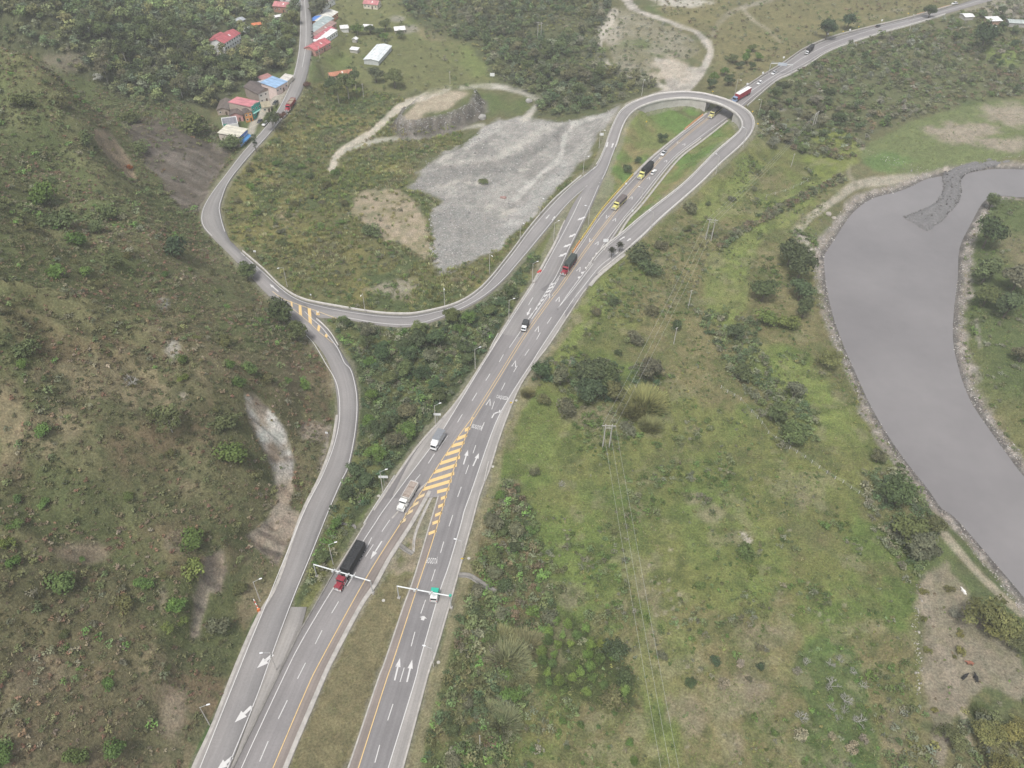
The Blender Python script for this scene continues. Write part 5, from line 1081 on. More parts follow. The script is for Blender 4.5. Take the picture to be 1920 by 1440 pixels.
N0 = sites(N_WOODS, 4.6, RNG, mind=3, clear=3, dens=lambda p: np.clip(.75 + .9 * fbm(p[:, 0], p[:, 1], 40, 412, 3), .08, 1)); N1 = sites(N_WOODS, 3.8, RNG, clear=2)
N2 = sites(NE_WOODS, 3.0, RNG, clear=2, dens=lambda p: np.clip(.75 + .7 * fbm(p[:, 0], p[:, 1], 25, 413, 3), .15, 1)); N3 = sites(NE_WOODS, 8.5, RNG, mind=5, clear=3, dens=lambda p: np.clip(.55 + 1.0 * fbm(p[:, 0], p[:, 1], 60, 414, 2), .05, 1))
N4 = sites(NE_MEADOW, 6.5, RNG, clear=2.5); N5 = sites(N_MEADOW, 8, RNG, clear=2.5); N6 = sites(FAR_LOT, 4.5, RNG, dens=lambda p: .75 + 0 * p[:, 0])
mass('valley_woodland', [(N0, v_tree, sz(len(N0), 2.2, 4.2), pick_cols(N0, ['dark', 'mid', 'dull', 'euc', 'olive'], None, 35, 16)), grp(N1, 1.0, 2.2, ['mid', 'olive', 'dull', 'gy'], None, 25, 17), grp(N2, 1.2, 2.8, ['dull', 'mid', 'olive', 'grey', 'hb1', 'gd'], [3, 3, 2.5, 1.2, 1.6, 1.5], 30, 18), (N3, v_tree, sz(len(N3), 2.0, 3.6), pick_cols(N3, ['dark', 'dull', 'mid', 'grey'], None, 45, 19)), grp(N4, .8, 2.2, ['hb1', 'olive', 'dull', 'mid'], None, 30, 20), grp(N5, .9, 2.2, ['mid', 'olive', 'dull'], None, 30, 21), grp(N6, .8, 2.0, ['mid', 'dull', 'grey'], None, 18, 22)], 'grey green woods and thickets on the far valley floor')
OFFP = [(800, 1500), (850, 1250), (905, 970), (950, 800), (985, 730), (1040, 645), (1095, 560), (1150, 490), (1290, 372), (1400, 285), (1500, 300), (1560, 360), (1530, 470), (1560, 600), (1640, 780), (1770, 1000), (1725, 1090), (1725, 1500)]
def grass_d(p):
    q = to_px(p); w = fbm(p[:, 0], p[:, 1], 11, 51, 4); return np.clip(.8 + .5 * w, .2, 1)
G0 = sites(OFFP, 1.45, RNG, clear=1.0, dens=grass_d); G1 = sites(LOOP_GRASS, 1.9, RNG, clear=1.0); G2 = sites(MEDIAN, 1.1, RNG, clear=.7, dens=lambda p: .6 + 0 * p[:, 0]); G3 = sites(RIGHT_BANK, 2.0, RNG, clear=3); G4 = sites(RIVER_FLAT, 3.2, RNG, clear=3)
G5 = sites(OFFP, 2.3, RNG, clear=4, dens=lambda p: np.clip(.4 + 1.0 * fbm(p[:, 0], p[:, 1], 22, 415, 3), .03, 1)); G8 = sites(OFFP, 2.2, RNG, clear=5, dens=lambda p: np.clip(3.0 * (fbm(p[:, 0], p[:, 1], 15, 431, 4) - .30), 0, 1)); G6 = sites(RIGHT_BANK, 4.5, RNG, clear=4); G7 = sites(PALE_BANK, 3.0, RNG, clear=3, dens=lambda p: .35 + 0 * p[:, 0])
mass('meadow_grass', [(G0, v_grass, sz(len(G0), .6, 1.1), pick_cols(G0, ['gd', 'gg', 'gy', 'gs'], [2, 3.5, 3.2, 1.3], 16, 23)), (G1, v_grass, sz(len(G1), .5, .9), pick_cols(G1, ['gd', 'gg', 'gy'], [1, 3, 2], 20, 24)), (G2, v_grass, sz(len(G2), .3, .6), pick_cols(G2, ['gy', 'gs', 'gg'], None, 9, 25)), (G3, v_grass, sz(len(G3), .6, 1.2), pick_cols(G3, ['gd', 'gg', 'gy', 'gs'], None, 20, 26)), (G4, v_grass, sz(len(G4), .6, 1.2), pick_cols(G4, ['gd', 'gg', 'gy'], None, 20, 27)), (G5, v_low, sz(len(G5), .5, 1.25), .92 * pick_cols(G5, ['gd', 'mid', 'olive', 'gy', 'gd', 'dull'], None, 14, 28)), (G8, v_bush, sz(len(G8), .8, 1.9), pick_cols(G8, ['gd', 'mid', 'dull', 'hg'], [3, 2, 1.5, 2], 14, 33)), (G6, v_bush, sz(len(G6), .8, 1.7), pick_cols(G6, ['mid', 'olive', 'gd', 'dull'], None, 20, 29)), (G7, v_low, sz(len(G7), .4, .9), pick_cols(G7, ['olive', 'hb1', 'gd'], None, 10, 30))], 'rough green and yellow meadow grass between highway and river')
def stones(name, Pw, a, b, cols, label):
    g = np.random.default_rng(5); bm = bmesh.new(); bmesh.ops.create_icosphere(bm, subdivisions=1, radius=1); bV = np.array([v.co[:] for v in bm.verts]); bF = np.array([[v.index for v in f.verts] for f in bm.faces]); bm.free()
    n = len(Pw); s = g.uniform(a, b, (n, 1, 1)) * g.uniform(.6, 1.3, (n, 1, 3)); s[g.uniform(size=n) < .04] *= 1.8; V = (bV[None] * g.uniform(.75, 1.2, (n, len(bV), 1))) * s; r = g.uniform(0, 6.28, n)
    V = np.stack([V[:, :, 0] * np.cos(r)[:, None] - V[:, :, 1] * np.sin(r)[:, None], V[:, :, 0] * np.sin(r)[:, None] + V[:, :, 1] * np.cos(r)[:, None], V[:, :, 2] * .8], -1) + Pw[:, None, :]
    F = bF[None] + (np.arange(n) * len(bV))[:, None, None]; c = np.array(cols)[g.integers(0, len(cols), n)] * g.uniform(.75, 1.25, (n, 1))
    o = link(name, mesh_np(name, V.reshape(-1, 3), F.reshape(-1, 3), False, {'Col': np.repeat(c, len(bV), 0)}), M_STUFF); return tag(o, label, kind='stuff')
BANK1 = [(1500, 440), (1560, 400), (1640, 350), (1740, 325), (1770, 345), (1700, 372), (1640, 385), (1600, 415), (1570, 460), (1552, 520), (1570, 590), (1600, 670), (1640, 750), (1700, 850), (1800, 970), (1940, 1130), (1930, 1170), (1790, 1000), (1690, 880), (1600, 730), (1530, 560), (1515, 480)]
BANK2 = [(1815, 440), (1850, 380), (1862, 400), (1832, 450), (1815, 520), (1806, 600), (1815, 690), (1850, 770), (1940, 880), (1940, 905), (1840, 800), (1795, 710), (1782, 620), (1790, 540)]
BANK3 = [(1600, 275), (1660, 290), (1740, 318), (1860, 296), (1990, 280), (1990, 310), (1830, 330), (1700, 325)]
rv = lambda lo, hi: (lambda p: ((samp('river', p[:, 0], p[:, 1]) < hi) & (samp('river', p[:, 0], p[:, 1]) > lo)) * 1.0)
S1 = np.vstack([sites(BANK1, .75, RNG, clear=-1, dens=lambda p: rv(-.4, 5.0)(p) * .75), sites(BANK2, .75, RNG, clear=-1, dens=lambda p: rv(-.4, 5.5)(p) * .75), sites(BANK3, 1.3, RNG, clear=-1, dens=lambda p: .5 + 0 * p[:, 0])])
stones('bank_stones', S1, .10, .36, [(.25, .235, .22), (.31, .285, .26), (.18, .172, .165), (.27, .23, .205), (.42, .40, .37)], 'rounded pale stones lining the river banks')
HEAP = [(868, 272), (905, 240), (930, 232), (938, 240), (915, 256), (880, 276)]; QLOW = [(803, 402), (850, 380), (930, 400), (960, 430), (920, 470), (830, 512), (806, 485)]; QM = [(770, 350), (800, 305), (870, 310), (960, 300), (950, 350), (860, 375)]
PE = sites([(738, 222), (760, 190), (900, 165), (915, 185), (895, 215), (800, 250), (750, 248)], .8, RNG, dens=lambda p: (np.abs(samp('plateau', p[:, 0], p[:, 1])) < 4.0) * .8)
S2 = np.vstack([PE, sites(HEAP, .9, RNG), sites(QLOW, 1.25, RNG), sites(QM, 1.7, RNG), sites(QUARRY, 2.6, RNG)])
stones('quarry_rubble', S2, .12, .42, [(.31, .302, .295), (.25, .245, .24), (.37, .36, .345), (.21, .206, .2)], 'grey broken stone strewn over the quarry floor')
# ------------------------------------------------------------------ plants one can tell apart
def rad(u, v, dia):
    p = on_ground([(u, v)]); return Vector(p[0]), (1.28 if dia < 26 else 1.42) * dia / 2 * depth(p)[0] / FOC
def each(kind, rows, group=None, hs=1.0, name=None):
    """rows: (u, v, width in survey points, colour, label); category from the kind"""
    for u, v, d, c, lab in rows:
        p, r = rad(u, v + d * (.5 if kind in ('broad', 'loose', 'willow') else .28), d); cat = 'tree' if kind in TRUNK else 'bare shrub' if kind == 'bare' else 'cane clump' if kind == 'cane' else 'shrub'
        plant(kind, p, max(.5, r), c, lab, cat, group, hs, name)
each('broad', [(533, 590, 40, 'dark', 'dark green tree overhanging the yellow hatching where the side roads part'), (560, 624, 30, 'mid', 'smaller leafy tree beside the branch road just below the yellow hatching'), (467, 513, 26, 'dark', 'dark tree on the slope edge above the side road bend'), (1162, 320, 0.1, 'dark', 'x')][:3])
each('puff', [(1240, 262, 19, 'deep', 'tallest dark round bush on the loop grass beside the highway'), (1195, 302, 14, 'deep', 'middle dark round bush on the loop grass beside the yellow cab tanker truck'), (1175, 319, 17, 'deep', 'lowest dark round bush on the loop grass near the yellow barrier')], 'dark bushes on the loop grass', 1.15)
each('bush', [(53, 653, 40, 'mid', 'large dark bush alone at the left side of the brown hillside'), (45, 682, 20, 'green', 'small bush just below the large dark bush on the brown hillside'), (108, 510, 26, 'green', 'green bush in the upper left of the brown hillside, left one of a pair'), (163, 510, 26, 'green', 'green bush in the upper left of the brown hillside, right one of a pair'), (217, 488, 28, 'mid', 'olive bush above the pair of green bushes on the hillside'),
    (343, 672, 24, 'bright', 'bright green bush under the grey rock outcrop on the hillside'), (343, 708, 18, 'lime', 'yellow green bush just below the bright bush under the rock outcrop'), (467, 690, 26, 'bright', 'bright green bush at the top of the pale rock face'), (452, 717, 26, 'bright', 'second bright green bush just left of the pale rock face top'), (433, 682, 22, 'green', 'small green bush above the pale rock face'), (423, 640, 26, 'olive', 'dull olive bush high above the pale rock face'), (503, 710, 26, 'olive', 'dull bush right of the pale rock face top'),
    (427, 790, 36, 'mid', 'dark bush left of the middle of the pale rock face'), (437, 847, 50, 'bright', 'largest bright green bush left of the pale rock face'), (573, 720, 20, 'green', 'green bush on the slope beside the bend of the branch road'), (480, 890, 24, 'olive', 'dull green bush at the lower left edge of the pale rock face'), (242, 928, 22, 'lime', 'yellow green bush alone in the middle of the lower hillside'), (83, 807, 30, 'green', 'green bush on the far left of the hillside below the dry patch'), (83, 942, 20, 'green', 'small green bush on the far left of the hillside in brown scrub'), (33, 933, 18, 'bright', 'small bright bush at the left rim of the brown hillside'),
    (363, 1007, 42, 'bright', 'round bright green bush above the lower grey rock'), (120, 1085, 48, 'bright', 'wide bright green bush below the bare sandy patch'), (270, 1090, 28, 'green', 'green bush between the bare sandy patch and the lower grey rock'), (240, 1127, 32, 'olive', 'olive bush below left of the lower grey rock'), (333, 1130, 32, 'green', 'green bush directly left of the lower grey rock'), (450, 1100, 26, 'hg', 'dull yellow bush right of the lower grey rock'), (30, 980, 24, 'green', 'green bush at the left rim above the yellow bush pair'), (27, 1053, 28, 'green', 'green bush at the left rim below the sandy patch level'),
    (8, 1407, 44, 'green', 'dark green bush in the lower left corner of the hillside'), (220, 1397, 36, 'green', 'green bush low on the hillside near its lower rim'), (143, 1413, 34, 'bright', 'bright bush low on the hillside near the corner'), (207, 1277, 24, 'green', 'small green bush in the lower middle of the hillside'), (413, 1170, 38, 'dull', 'dull green bush on the cut above the grassy road verge'), (87, 370, 50, 'green', 'wide green bush high on the hillside'), (117, 413, 46, 'mid', 'dark bush just below the wide green bush high on the hillside'), (143, 450, 36, 'green', 'green bush lowest of three high on the hillside'), (333, 467, 42, 'deep', 'dark bush on the ridge above the side road bend'), (183, 427, 30, 'mid', 'small dark bush right of the wide green bushes high on the hillside'), (203, 397, 28, 'mid', 'green bush near the ridge crest high on the hillside'), (163, 262, 30, 'mid', 'dark bush left of the brown landslide scar'), (250, 223, 34, 'mid', 'dark bush above the top of the brown landslide scar'), (270, 278, 26, 'mid', 'green bush in the middle of the dark rock gully'), (40, 190, 32, 'mid', 'green bush near the upper left corner below the wood'), (113, 193, 28, 'olive', 'olive bush below the wood near the upper left corner'), (367, 240, 40, 'mid', 'leafy bush behind the white building at the village edge'), (433, 272, 38, 'mid', 'leafy dark bush on the slope below the blue village building')], 'bushes scattered on the hillside')
each('low', [(367, 1058, 40, 'lime', 'flat yellow green bush on top of the lower grey rock'), (367, 632, 14, 'yellow', 'small yellow bush high above the pale rock face'), (313, 1173, 22, 'lime', 'yellow green bush left of the rock streak low on the hill'), (343, 1160, 18, 'lime', 'small lime bush beside the rock streak low on the hill'), (13, 1017, 26, 'lime', 'lime bush at the left rim of the hillside')], 'bushes scattered on the hillside', 1.2)
each('loose', [(323, 788, 42, 'hg', 'spreading tree with yellowish crown and white forked trunk on the hillside')], None, 1.0); each('bush', [(245, 314, 13, 'rust', 'rust brown dead bush at the foot of the landslide scar')])
each('bare', [(247, 710, 36, 'pale', 'grey leafless shrub on the brown hillside'), (1070, 673, 20, 'pale', 'pale leafless shrub in the meadow near the dark thicket'), (1053, 905, 20, 'pale', 'leafless shrub at the meadow edge beside the roadside scrub')])
wb = 'leafless white shrubs on the dark green patch'
each('bare', [(u, v, d, 'pale', 'leafless white shrub on the dark green grass patch') for u, v, d in ((1510, 1237, 22), (1557, 1240, 22), (1574, 1233, 20), (1598, 1254, 22), (1557, 1278, 30), (1617, 1280, 24), (1584, 1305, 32), (1558, 1323, 22), (1582, 1327, 22), (1500, 1338, 28), (1610, 1345, 28), (1572, 1343, 20))], wb)
each('low', [(u, v, d, 'pale', 'pale feathery bush near the dark green grass patch') for u, v, d in ((1500, 1378, 26), (1617, 1382, 16), (1557, 1376, 16), (1597, 1400, 22), (1495, 1255, 16), (1355, 1277, 22), (1387, 1240, 16))], 'pale feathery bushes in the meadow', 1.6)
each('puff', [(1340, 1237, 21, 'deep', 'round dark bush in the meadow, left one of the upper pair'), (1425, 1248, 17, 'deep', 'round dark bush in the meadow, right one of the upper pair'), (1293, 1277, 22, 'deep', 'round dark bush in the meadow close to the power lines'), (1425, 1213, 14, 'dull', 'small grey dark bush above the right round bush in the meadow'), (1403, 1272, 12, 'dull', 'tiny grey bush beside the dry patch in the meadow'), (1397, 1037, 30, 'bright', 'bright green bush below the bare pale trench in the meadow'), (1312, 1098, 18, 'bright', 'small bright green bush in the left part of the meadow'), (1452, 1373, 16, 'bright', 'small bright green bush below the dry patch in the meadow'), (1410, 1070, 18, 'lime', 'lime bush below the bright bush in the meadow'), (1240, 1228, 20, 'dull', 'grey dark bush right under the power lines')], 'bushes dotted about the meadow')
each('low', [(1730, 1108, 14, 'yellow', 'topmost yellow bush beside the stone row at the pale river bank'), (1733, 1160, 12, 'yellow', 'second yellow bush along the stone row at the pale bank'), (1737, 1217, 15, 'yellow', 'lowest yellow bush beside the stone row at the pale bank'), (1797, 1217, 20, 'yellow', 'larger yellow bush in the middle of the pale bank'), (1800, 1187, 14, 'yellow', 'yellow bush above the larger yellow bush on the pale bank'), (1788, 1230, 9, 'yellow', 'tiny yellow bush under the larger yellow bush on the pale bank'), (1778, 1103, 16, 'olive', 'olive bush near the white cow on the pale bank'), (1750, 1330, 14, 'yellow', 'small yellow bush at the lower end of the pale bank')], 'yellow bushes on the pale bank', 1.6)
each('willow', [(1832, 1140, 72, 'yellow', 'broad yellow green willow by the river near the white cow'), (1868, 1165, 50, 'yellow', 'yellow green willow behind the broad one by the river'), (1897, 1195, 40, 'olive', 'willow at the right edge beside the river'), (1847, 1362, 44, 'yellow', 'yellow green willow in the lower right corner scrub, left of two'), (1897, 1362, 44, 'yellow', 'yellow green willow in the lower right corner scrub, right of two'), (1863, 1425, 46, 'yellow', 'yellow green willow lowest in the lower right corner'), (1773, 1367, 44, 'olive', 'olive willow at the lower end of the pale bank'), (1552, 668, 40, 'yellow', 'tall yellow green willow on the river bank')], 'willows by the river')
each('bush', [(1790, 1145, 24, 'grey', 'pale grey bush beside the broad willow')]); each('cane', [(1840, 1330, 26, 'mid', 'dark spiky palm in the scrub below the pale bank')], None, .7)
each('broad', [(1493, 505, 44, 'dark', 'large dark tree at the river edge, upper of the grove'), (1497, 545, 36, 'dark', 'dark tree at the river edge under the large one'), (1427, 547, 36, 'dark', 'round dark tree standing apart inland of the river grove'), (1503, 582, 28, 'dark', 'dark tree at the lower end of the river grove'), (1478, 480, 34, 'dark', 'topmost dark tree of the river grove'), (1453, 775, 30, 'mid', 'leafy tree in the middle of the hedge line in the meadow'), (1487, 812, 36, 'mid', 'leafy tree at the lower end of the hedge line in the meadow'), (1390, 700, 28, 'mid', 'leafy tree near the upper end of the hedge line in the meadow'), (1377, 623, 26, 'dark', 'dark tree topping the hedge line in the meadow'), (1487, 735, 26, 'dull', 'grey green tree right of the hedge line in the meadow'), (1677, 922, 46, 'dark', 'big dark tree by the river where the fence ends'), (1643, 855, 24, 'dull', 'slim grey tree close to the river bank'), (1697, 990, 48, 'mid', 'wide leafy tree above the pale bank'), (1718, 1024, 42, 'dull', 'grey green tree right above the pale bank'), (1742, 985, 30, 'olive', 'olive tree between the wide leafy tree and the river'), (1840, 512, 38, 'mid', 'leafy tree on the far river bank, topmost of three'), (1843, 557, 34, 'mid', 'leafy tree on the far river bank, middle of three'), (1880, 575, 40, 'dark', 'dark leafy tree on the far river bank near the right edge'), (1843, 443, 44, 'dark', 'dark tree on the far river bank near the causeway'), (1853, 380, 24, 'mid', 'small tree at the water edge of the far bank by the causeway'), (1895, 530, 40, 'dull', 'grey green tree on the far river bank at the right edge'), (1910, 665, 26, 'dull', 'grey tree on the far bank meadow')])
each('bush', [(1433, 593, 40, 'lime', 'bright yellow green bush beside the river grove'), (1473, 605, 34, 'lime', 'yellow green bush below the river grove'), (1150, 563, 22, 'dark', 'round dark bush in the meadow beside the highway'), (1220, 583, 26, 'dull', 'grey dark bush in the meadow by the lone pole'), (1117, 583, 22, 'dull', 'dull bush near the highway across from the chevrons'), (1190, 633, 26, 'dull', 'dull grey bush above the dark thicket'), (1160, 660, 16, 'dark', 'small dark bush right above the dark thicket'), (1060, 763, 34, 'dull', 'olive bush on the knoll below the dark thicket'), (1017, 747, 26, 'olive', 'olive bush on the left of the knoll'), (1177, 803, 26, 'dull', 'dull bush beside the wooden power pole'), (1270, 610, 22, 'dark', 'dark bush at the foot of the lone pole'), (1003, 883, 20, 'dull', 'dull bush beside the meadow edge'), (1200, 480, 40, 'dark', 'long dark bush beside the merging loop road'), (1215, 500, 34, 'dark', 'dark bush right of the merging loop road'), (1290, 388, 28, 'dull', 'grey bush on the bank below the loop road'), (1240, 460, 24, 'dull', 'dull bush in the meadow below the loop road')])
each('broad', [(1107, 697, 44, 'dark', 'large dark tree in the middle of the dark thicket'), (1140, 712, 34, 'dark', 'dark tree right in the dark thicket'), (1105, 733, 38, 'deep', 'dark tree at the front of the dark thicket'), (1150, 738, 28, 'olive', 'olive tree at the front right of the dark thicket'), (1013, 693, 30, 'deep', 'dark tree of the dark thicket beside the highway'), (1050, 708, 28, 'dull', 'dull green tree between the dark thicket and the highway'), (1217, 692, 34, 'dull', 'grey green tree at the right end of the dark thicket')])
each('cane', [(1207, 745, 54, 'cane', 'large yellow cane clump right of the dark thicket'), (1185, 765, 34, 'cane', 'yellow cane clump in front of the dark thicket'), (1220, 792, 32, 'cane', 'lower yellow cane clump right of the dark thicket'), (990, 733, 22, 'cane', 'small yellow cane clump beside the highway lettering'), (950, 1225, 54, 'caneg', 'large feathery cane clump beside the bright bushes'), (985, 1200, 44, 'caneg', 'feathery cane clump above the large one beside the bright bushes'), (940, 1190, 36, 'caneg', 'cane clump nearest the northbound road among the scrub'), (970, 1255, 40, 'caneg', 'feathery cane clump below the large one'), (965, 1280, 30, 'caneg', 'small feathery cane clump under the large one'), (940, 1345, 46, 'caneg', 'lower feathery cane clump near the grey post'), (915, 1325, 28, 'caneg', 'small cane clump left of the lower feathery one')], 'cane clumps', .9)
LGB = [(1005, 1210), (1045, 1165), (1075, 1160), (1110, 1195), (1170, 1260), (1188, 1330), (1140, 1325), (1085, 1310), (1060, 1285), (1012, 1285)]
for p in sites(LGB, 2.6, RNG, mind=2.5): plant('ball', p, RNG.uniform(1.6, 2.5), str(RNG.choice(['patch', 'patch', 'bright', 'lime', 'patch'])), 'round bright green bush in the dense bush patch beside the feathery cane', 'shrub', 'bright bushes in the bush patch', 1.25)
each('puff', [(1150, 1215, 40, 'dark', 'dark green tree-like bush above right of the bright bush patch'), (1170, 1270, 34, 'dark', 'dark bush at the right edge of the bright bush patch'), (1150, 1310, 44, 'olive', 'olive bush at the lower right of the bright bush patch')])
for p in sites([(1010, 1310), (1190, 1340), (1200, 1440), (1180, 1500), (1000, 1500), (985, 1400)], 5.0, RNG, mind=4): plant('ball', p, RNG.uniform(.9, 1.8), str(RNG.choice(['green', 'bright', 'mid'])), 'small round bush in the grass below the bright bush patch', 'shrub', 'small bushes below the bush patch')
def copse(poly, kinds, spacing, a, b, cols, label, cat, group, hs=1.0, clear=None, n=99, seed=0):
    Pw = sites(poly, spacing, np.random.default_rng(900 + seed), mind=spacing * .8, clear=clear if clear is not None else b * .75)
    for i, p in enumerate(Pw[:n]): plant(kinds[i % len(kinds)], p, RNG.uniform(a, b), str(RNG.choice(cols)), label, cat, group, hs)
copse(THICKET, ['broad', 'broad', 'loose'], 7.0, 2.4, 4.4, ['dark', 'mid', 'mid', 'dull', 'green', 'deep'], 'green tree in the crowded thicket between the highway and the branch road', 'tree', 'trees in the thicket between the roads', .85, 3.4, 60, 1)
copse(ROADSIDE, ['bush'], 6.0, 1.7, 3.2, ['dark', 'mid', 'olive', 'dull', 'green'], 'leafy bush in the scrub belt along the northbound road', 'shrub', 'bushes in the roadside scrub belt', 1.0, 6, 60, 2)
copse([(880, 1000), (930, 960), (975, 1000), (975, 1080), (920, 1090), (880, 1060)], ['broad'], 6.5, 2.2, 3.4, ['dark', 'mid', 'dull'], 'dark tree in the scrub belt beside the BOGOTÁ lettering', 'tree', 'trees in the roadside scrub belt', .8, 6, 14, 3)
copse([(150, 60), (330, 60), (420, 170), (330, 190), (230, 180), (150, 120)], ['tall', 'broad', 'tall'], 9.0, 3.8, 5.8, ['euc', 'dull', 'mid', 'dark'], 'tall grey green tree at the lower edge of the hillside wood', 'tree', 'trees at the lower edge of the hillside wood', 1.1, 4, 45, 4)
copse([(440, 110), (545, 60), (550, 110), (470, 150), (420, 160), (390, 130)], ['broad'], 8.0, 3.6, 5.6, ['dark', 'mid', 'mid'], 'dark tree between the white house and the village street', 'tree', 'trees between the white house and the street', .9, 4, 24, 5)
copse([(590, 125), (640, 158), (690, 146), (735, 146), (745, 170), (640, 200), (590, 180)], ['broad', 'tall'], 9.5, 4.6, 7.2, ['dark', 'euc', 'mid', 'mid'], 'large dark tree below the long white roof', 'tree', 'trees below the long white roof', 1.0, 4, 20, 6)
copse([(650, 60), (740, 55), (760, 75), (720, 82), (690, 75), (660, 90)], ['broad', 'loose'], 8, 3.0, 4.8, ['mid', 'dark', 'green'], 'tree in the gardens between the small white roofs', 'tree', 'trees in the village gardens', .9, 3, 16, 7)
copse([(925, 60), (1100, 110), (1160, 160), (1080, 200), (1010, 170), (940, 110)], ['broad', 'tall'], 12, 3.6, 5.6, ['dark', 'mid', 'dull'], 'dark tree in the wood behind the quarry', 'tree', 'trees in the wood behind the quarry', .9, 4, 34, 8)
copse([(1410, 210), (1480, 160), (1560, 180), (1580, 240), (1500, 290), (1430, 280)], ['broad', 'loose'], 10, 3.0, 5.0, ['dull', 'grey', 'dark', 'mid'], 'grey green tree in the wood beside the bridge', 'tree', 'trees in the wood beside the bridge', .9, 4, 34, 9)
copse([(1340, 130), (1400, 90), (1440, 120), (1385, 160), (1330, 168)], ['broad'], 9, 2.4, 3.8, ['mid', 'dark', 'green'], 'leafy tree between the gravel track and the highway', 'tree', 'trees between gravel track and highway', .9, 3.5, 14, 10)
copse([(1600, 70), (1700, 60), (1820, 70), (1850, 130), (1700, 160), (1580, 120)], ['bush'], 13, 2.0, 3.6, ['dull', 'mid', 'grey'], 'grey green bush on the scrubland below the far highway', 'shrub', 'bushes on the scrubland below the far highway', 1, 4, 34, 11)
copse([(440, 330), (560, 290), (650, 330), (640, 450), (560, 480), (440, 410)], ['bush'], 10, 1.8, 3.2, ['mid', 'olive', 'green', 'dull'], 'bush in the yellow scrub between village road and quarry', 'shrub', 'bushes in the yellow scrub', 1, 4, 34, 12)
copse([(1250, 420), (1330, 380), (1390, 310), (1440, 330), (1400, 400), (1300, 480)], ['bush'], 12, 1.6, 2.8, ['dull', 'mid', 'olive'], 'dull bush on the meadow bank below the loop road', 'shrub', 'bushes on the bank below the loop', 1, 4, 16, 13)
copse([(1880, 20), (1920, 90), (1860, 130), (1845, 95), (1810, 60)], ['broad'], 10, 2.8, 4.2, ['dark', 'deep'], 'dark tree around the white huts at the far right', 'tree', 'trees around the far white huts', .9, 4, 10, 14)
each('broad', [(1587, 44, 22, 'deep', 'dark tree beside the far highway, right of two'), (1548, 62, 26, 'deep', 'dark tree beside the far highway, left of two'), (1838, 80, 34, 'deep', 'large dark tree in front of the far white huts'), (603, 22, 30, 'dull', 'grey green tree beside the village street at the top'), (551, 38, 22, 'olive', 'olive tree leaning over the street below the brick house'), (1740, 25, 20, 'dark', 'dark tree across the far highway near the huts')])
each('cypress', [(481, 282, 10, 'deep', 'slender dark cypress beside the street below the blue awning')], None, 1.0)
each('loose', [(515, 232, 26, 'dark', 'dark feathery tree between street and parked white car'), (528, 222, 18, 'maroon', 'reddish dark tree behind the parked white car')]); each('bush', [(1460, 200, 16, 'dull', 'pale green bush by the river side guard rail'), (575, 160, 16, 'maroon', 'reddish bush at the village street edge'), (907, 340, 16, 'mid', 'lone green bush in the middle of the quarry'), (700, 432, 30, 'mid', 'dark bush on the sandy patch beside the quarry')])
def small_araucaria(u, v, label):
    p = R3(u, v); o = empty('roadside_tree', p, 0, label, 'tree', 'young tiered trees beside the loop road')
    mb = MB(); mb.tube((0, 0, -.2), (0, 0, 5.2), .14, .08, 6); mb.build('trunk', [M_BARK], o)
    vs = [(np.array([[0, 0, 0.]]), None)]; g = np.random.default_rng(int(u)); V_, F_, t_, nb = [], [], [], 0
    for z, r in ((3.6, 1.7), (4.3, 2.0), (4.9, 1.6), (5.4, .9)):
        for a in np.linspace(0, 2 * np.pi, 9)[:-1] + g.uniform(0, 1):
            n = 16; tt = g.uniform(.15, 1, n); c = np.c_[np.cos(a) * tt * r, np.sin(a) * tt * r, z + .25 * tt] + g.normal(size=(n, 3)) * .1; V, F = leaves(c, unit(g.normal(size=(n, 3)) + np.array([0, 0, 1])), .28, .5, g); V_.append(V); F_.append(F + nb); nb += len(V); t_.append(np.repeat(g.uniform(.7, 1.2, n), 4))
    w = link('crown', mesh_np('crown', np.concatenate(V_), np.concatenate(F_), False, {'tint': np.concatenate(t_)}), M_LEAF, o); w.color = (.045, .05, .035, 1)
small_araucaria(1146, 484, 'young tiered tree on a bare stem beside the loop road, nearer the highway'); small_araucaria(1161, 474, 'young tiered tree on a bare stem beside the loop road, farther up')

copse([(20, 330), (250, 300), (330, 420), (310, 560), (80, 520)], ['bush'], 13, 1.4, 2.8, ['mid', 'green', 'olive', 'mid'], 'green bush on the upper hillside above the side road bend', 'shrub', 'bushes on the upper hillside', .9, 4, 30, 15)
copse([(330, 480), (440, 530), (560, 640), (600, 720), (560, 740), (440, 640)], ['bush'], 11, 1.2, 2.4, ['mid', 'olive', 'green', 'dull'], 'bush on the grassy nose above the bend of the branch road', 'shrub', 'bushes on the hill nose', .9, 3, 24, 16)
copse([(30, 700), (420, 700), (430, 1150), (200, 1400), (30, 1380)], ['low', 'bush'], 16, .9, 1.9, ['green', 'mid', 'olive', 'dull', 'hg'], 'small bush in the brown scrub of the lower hillside', 'shrub', 'small bushes of the lower hillside', .9, 3, 45, 17)
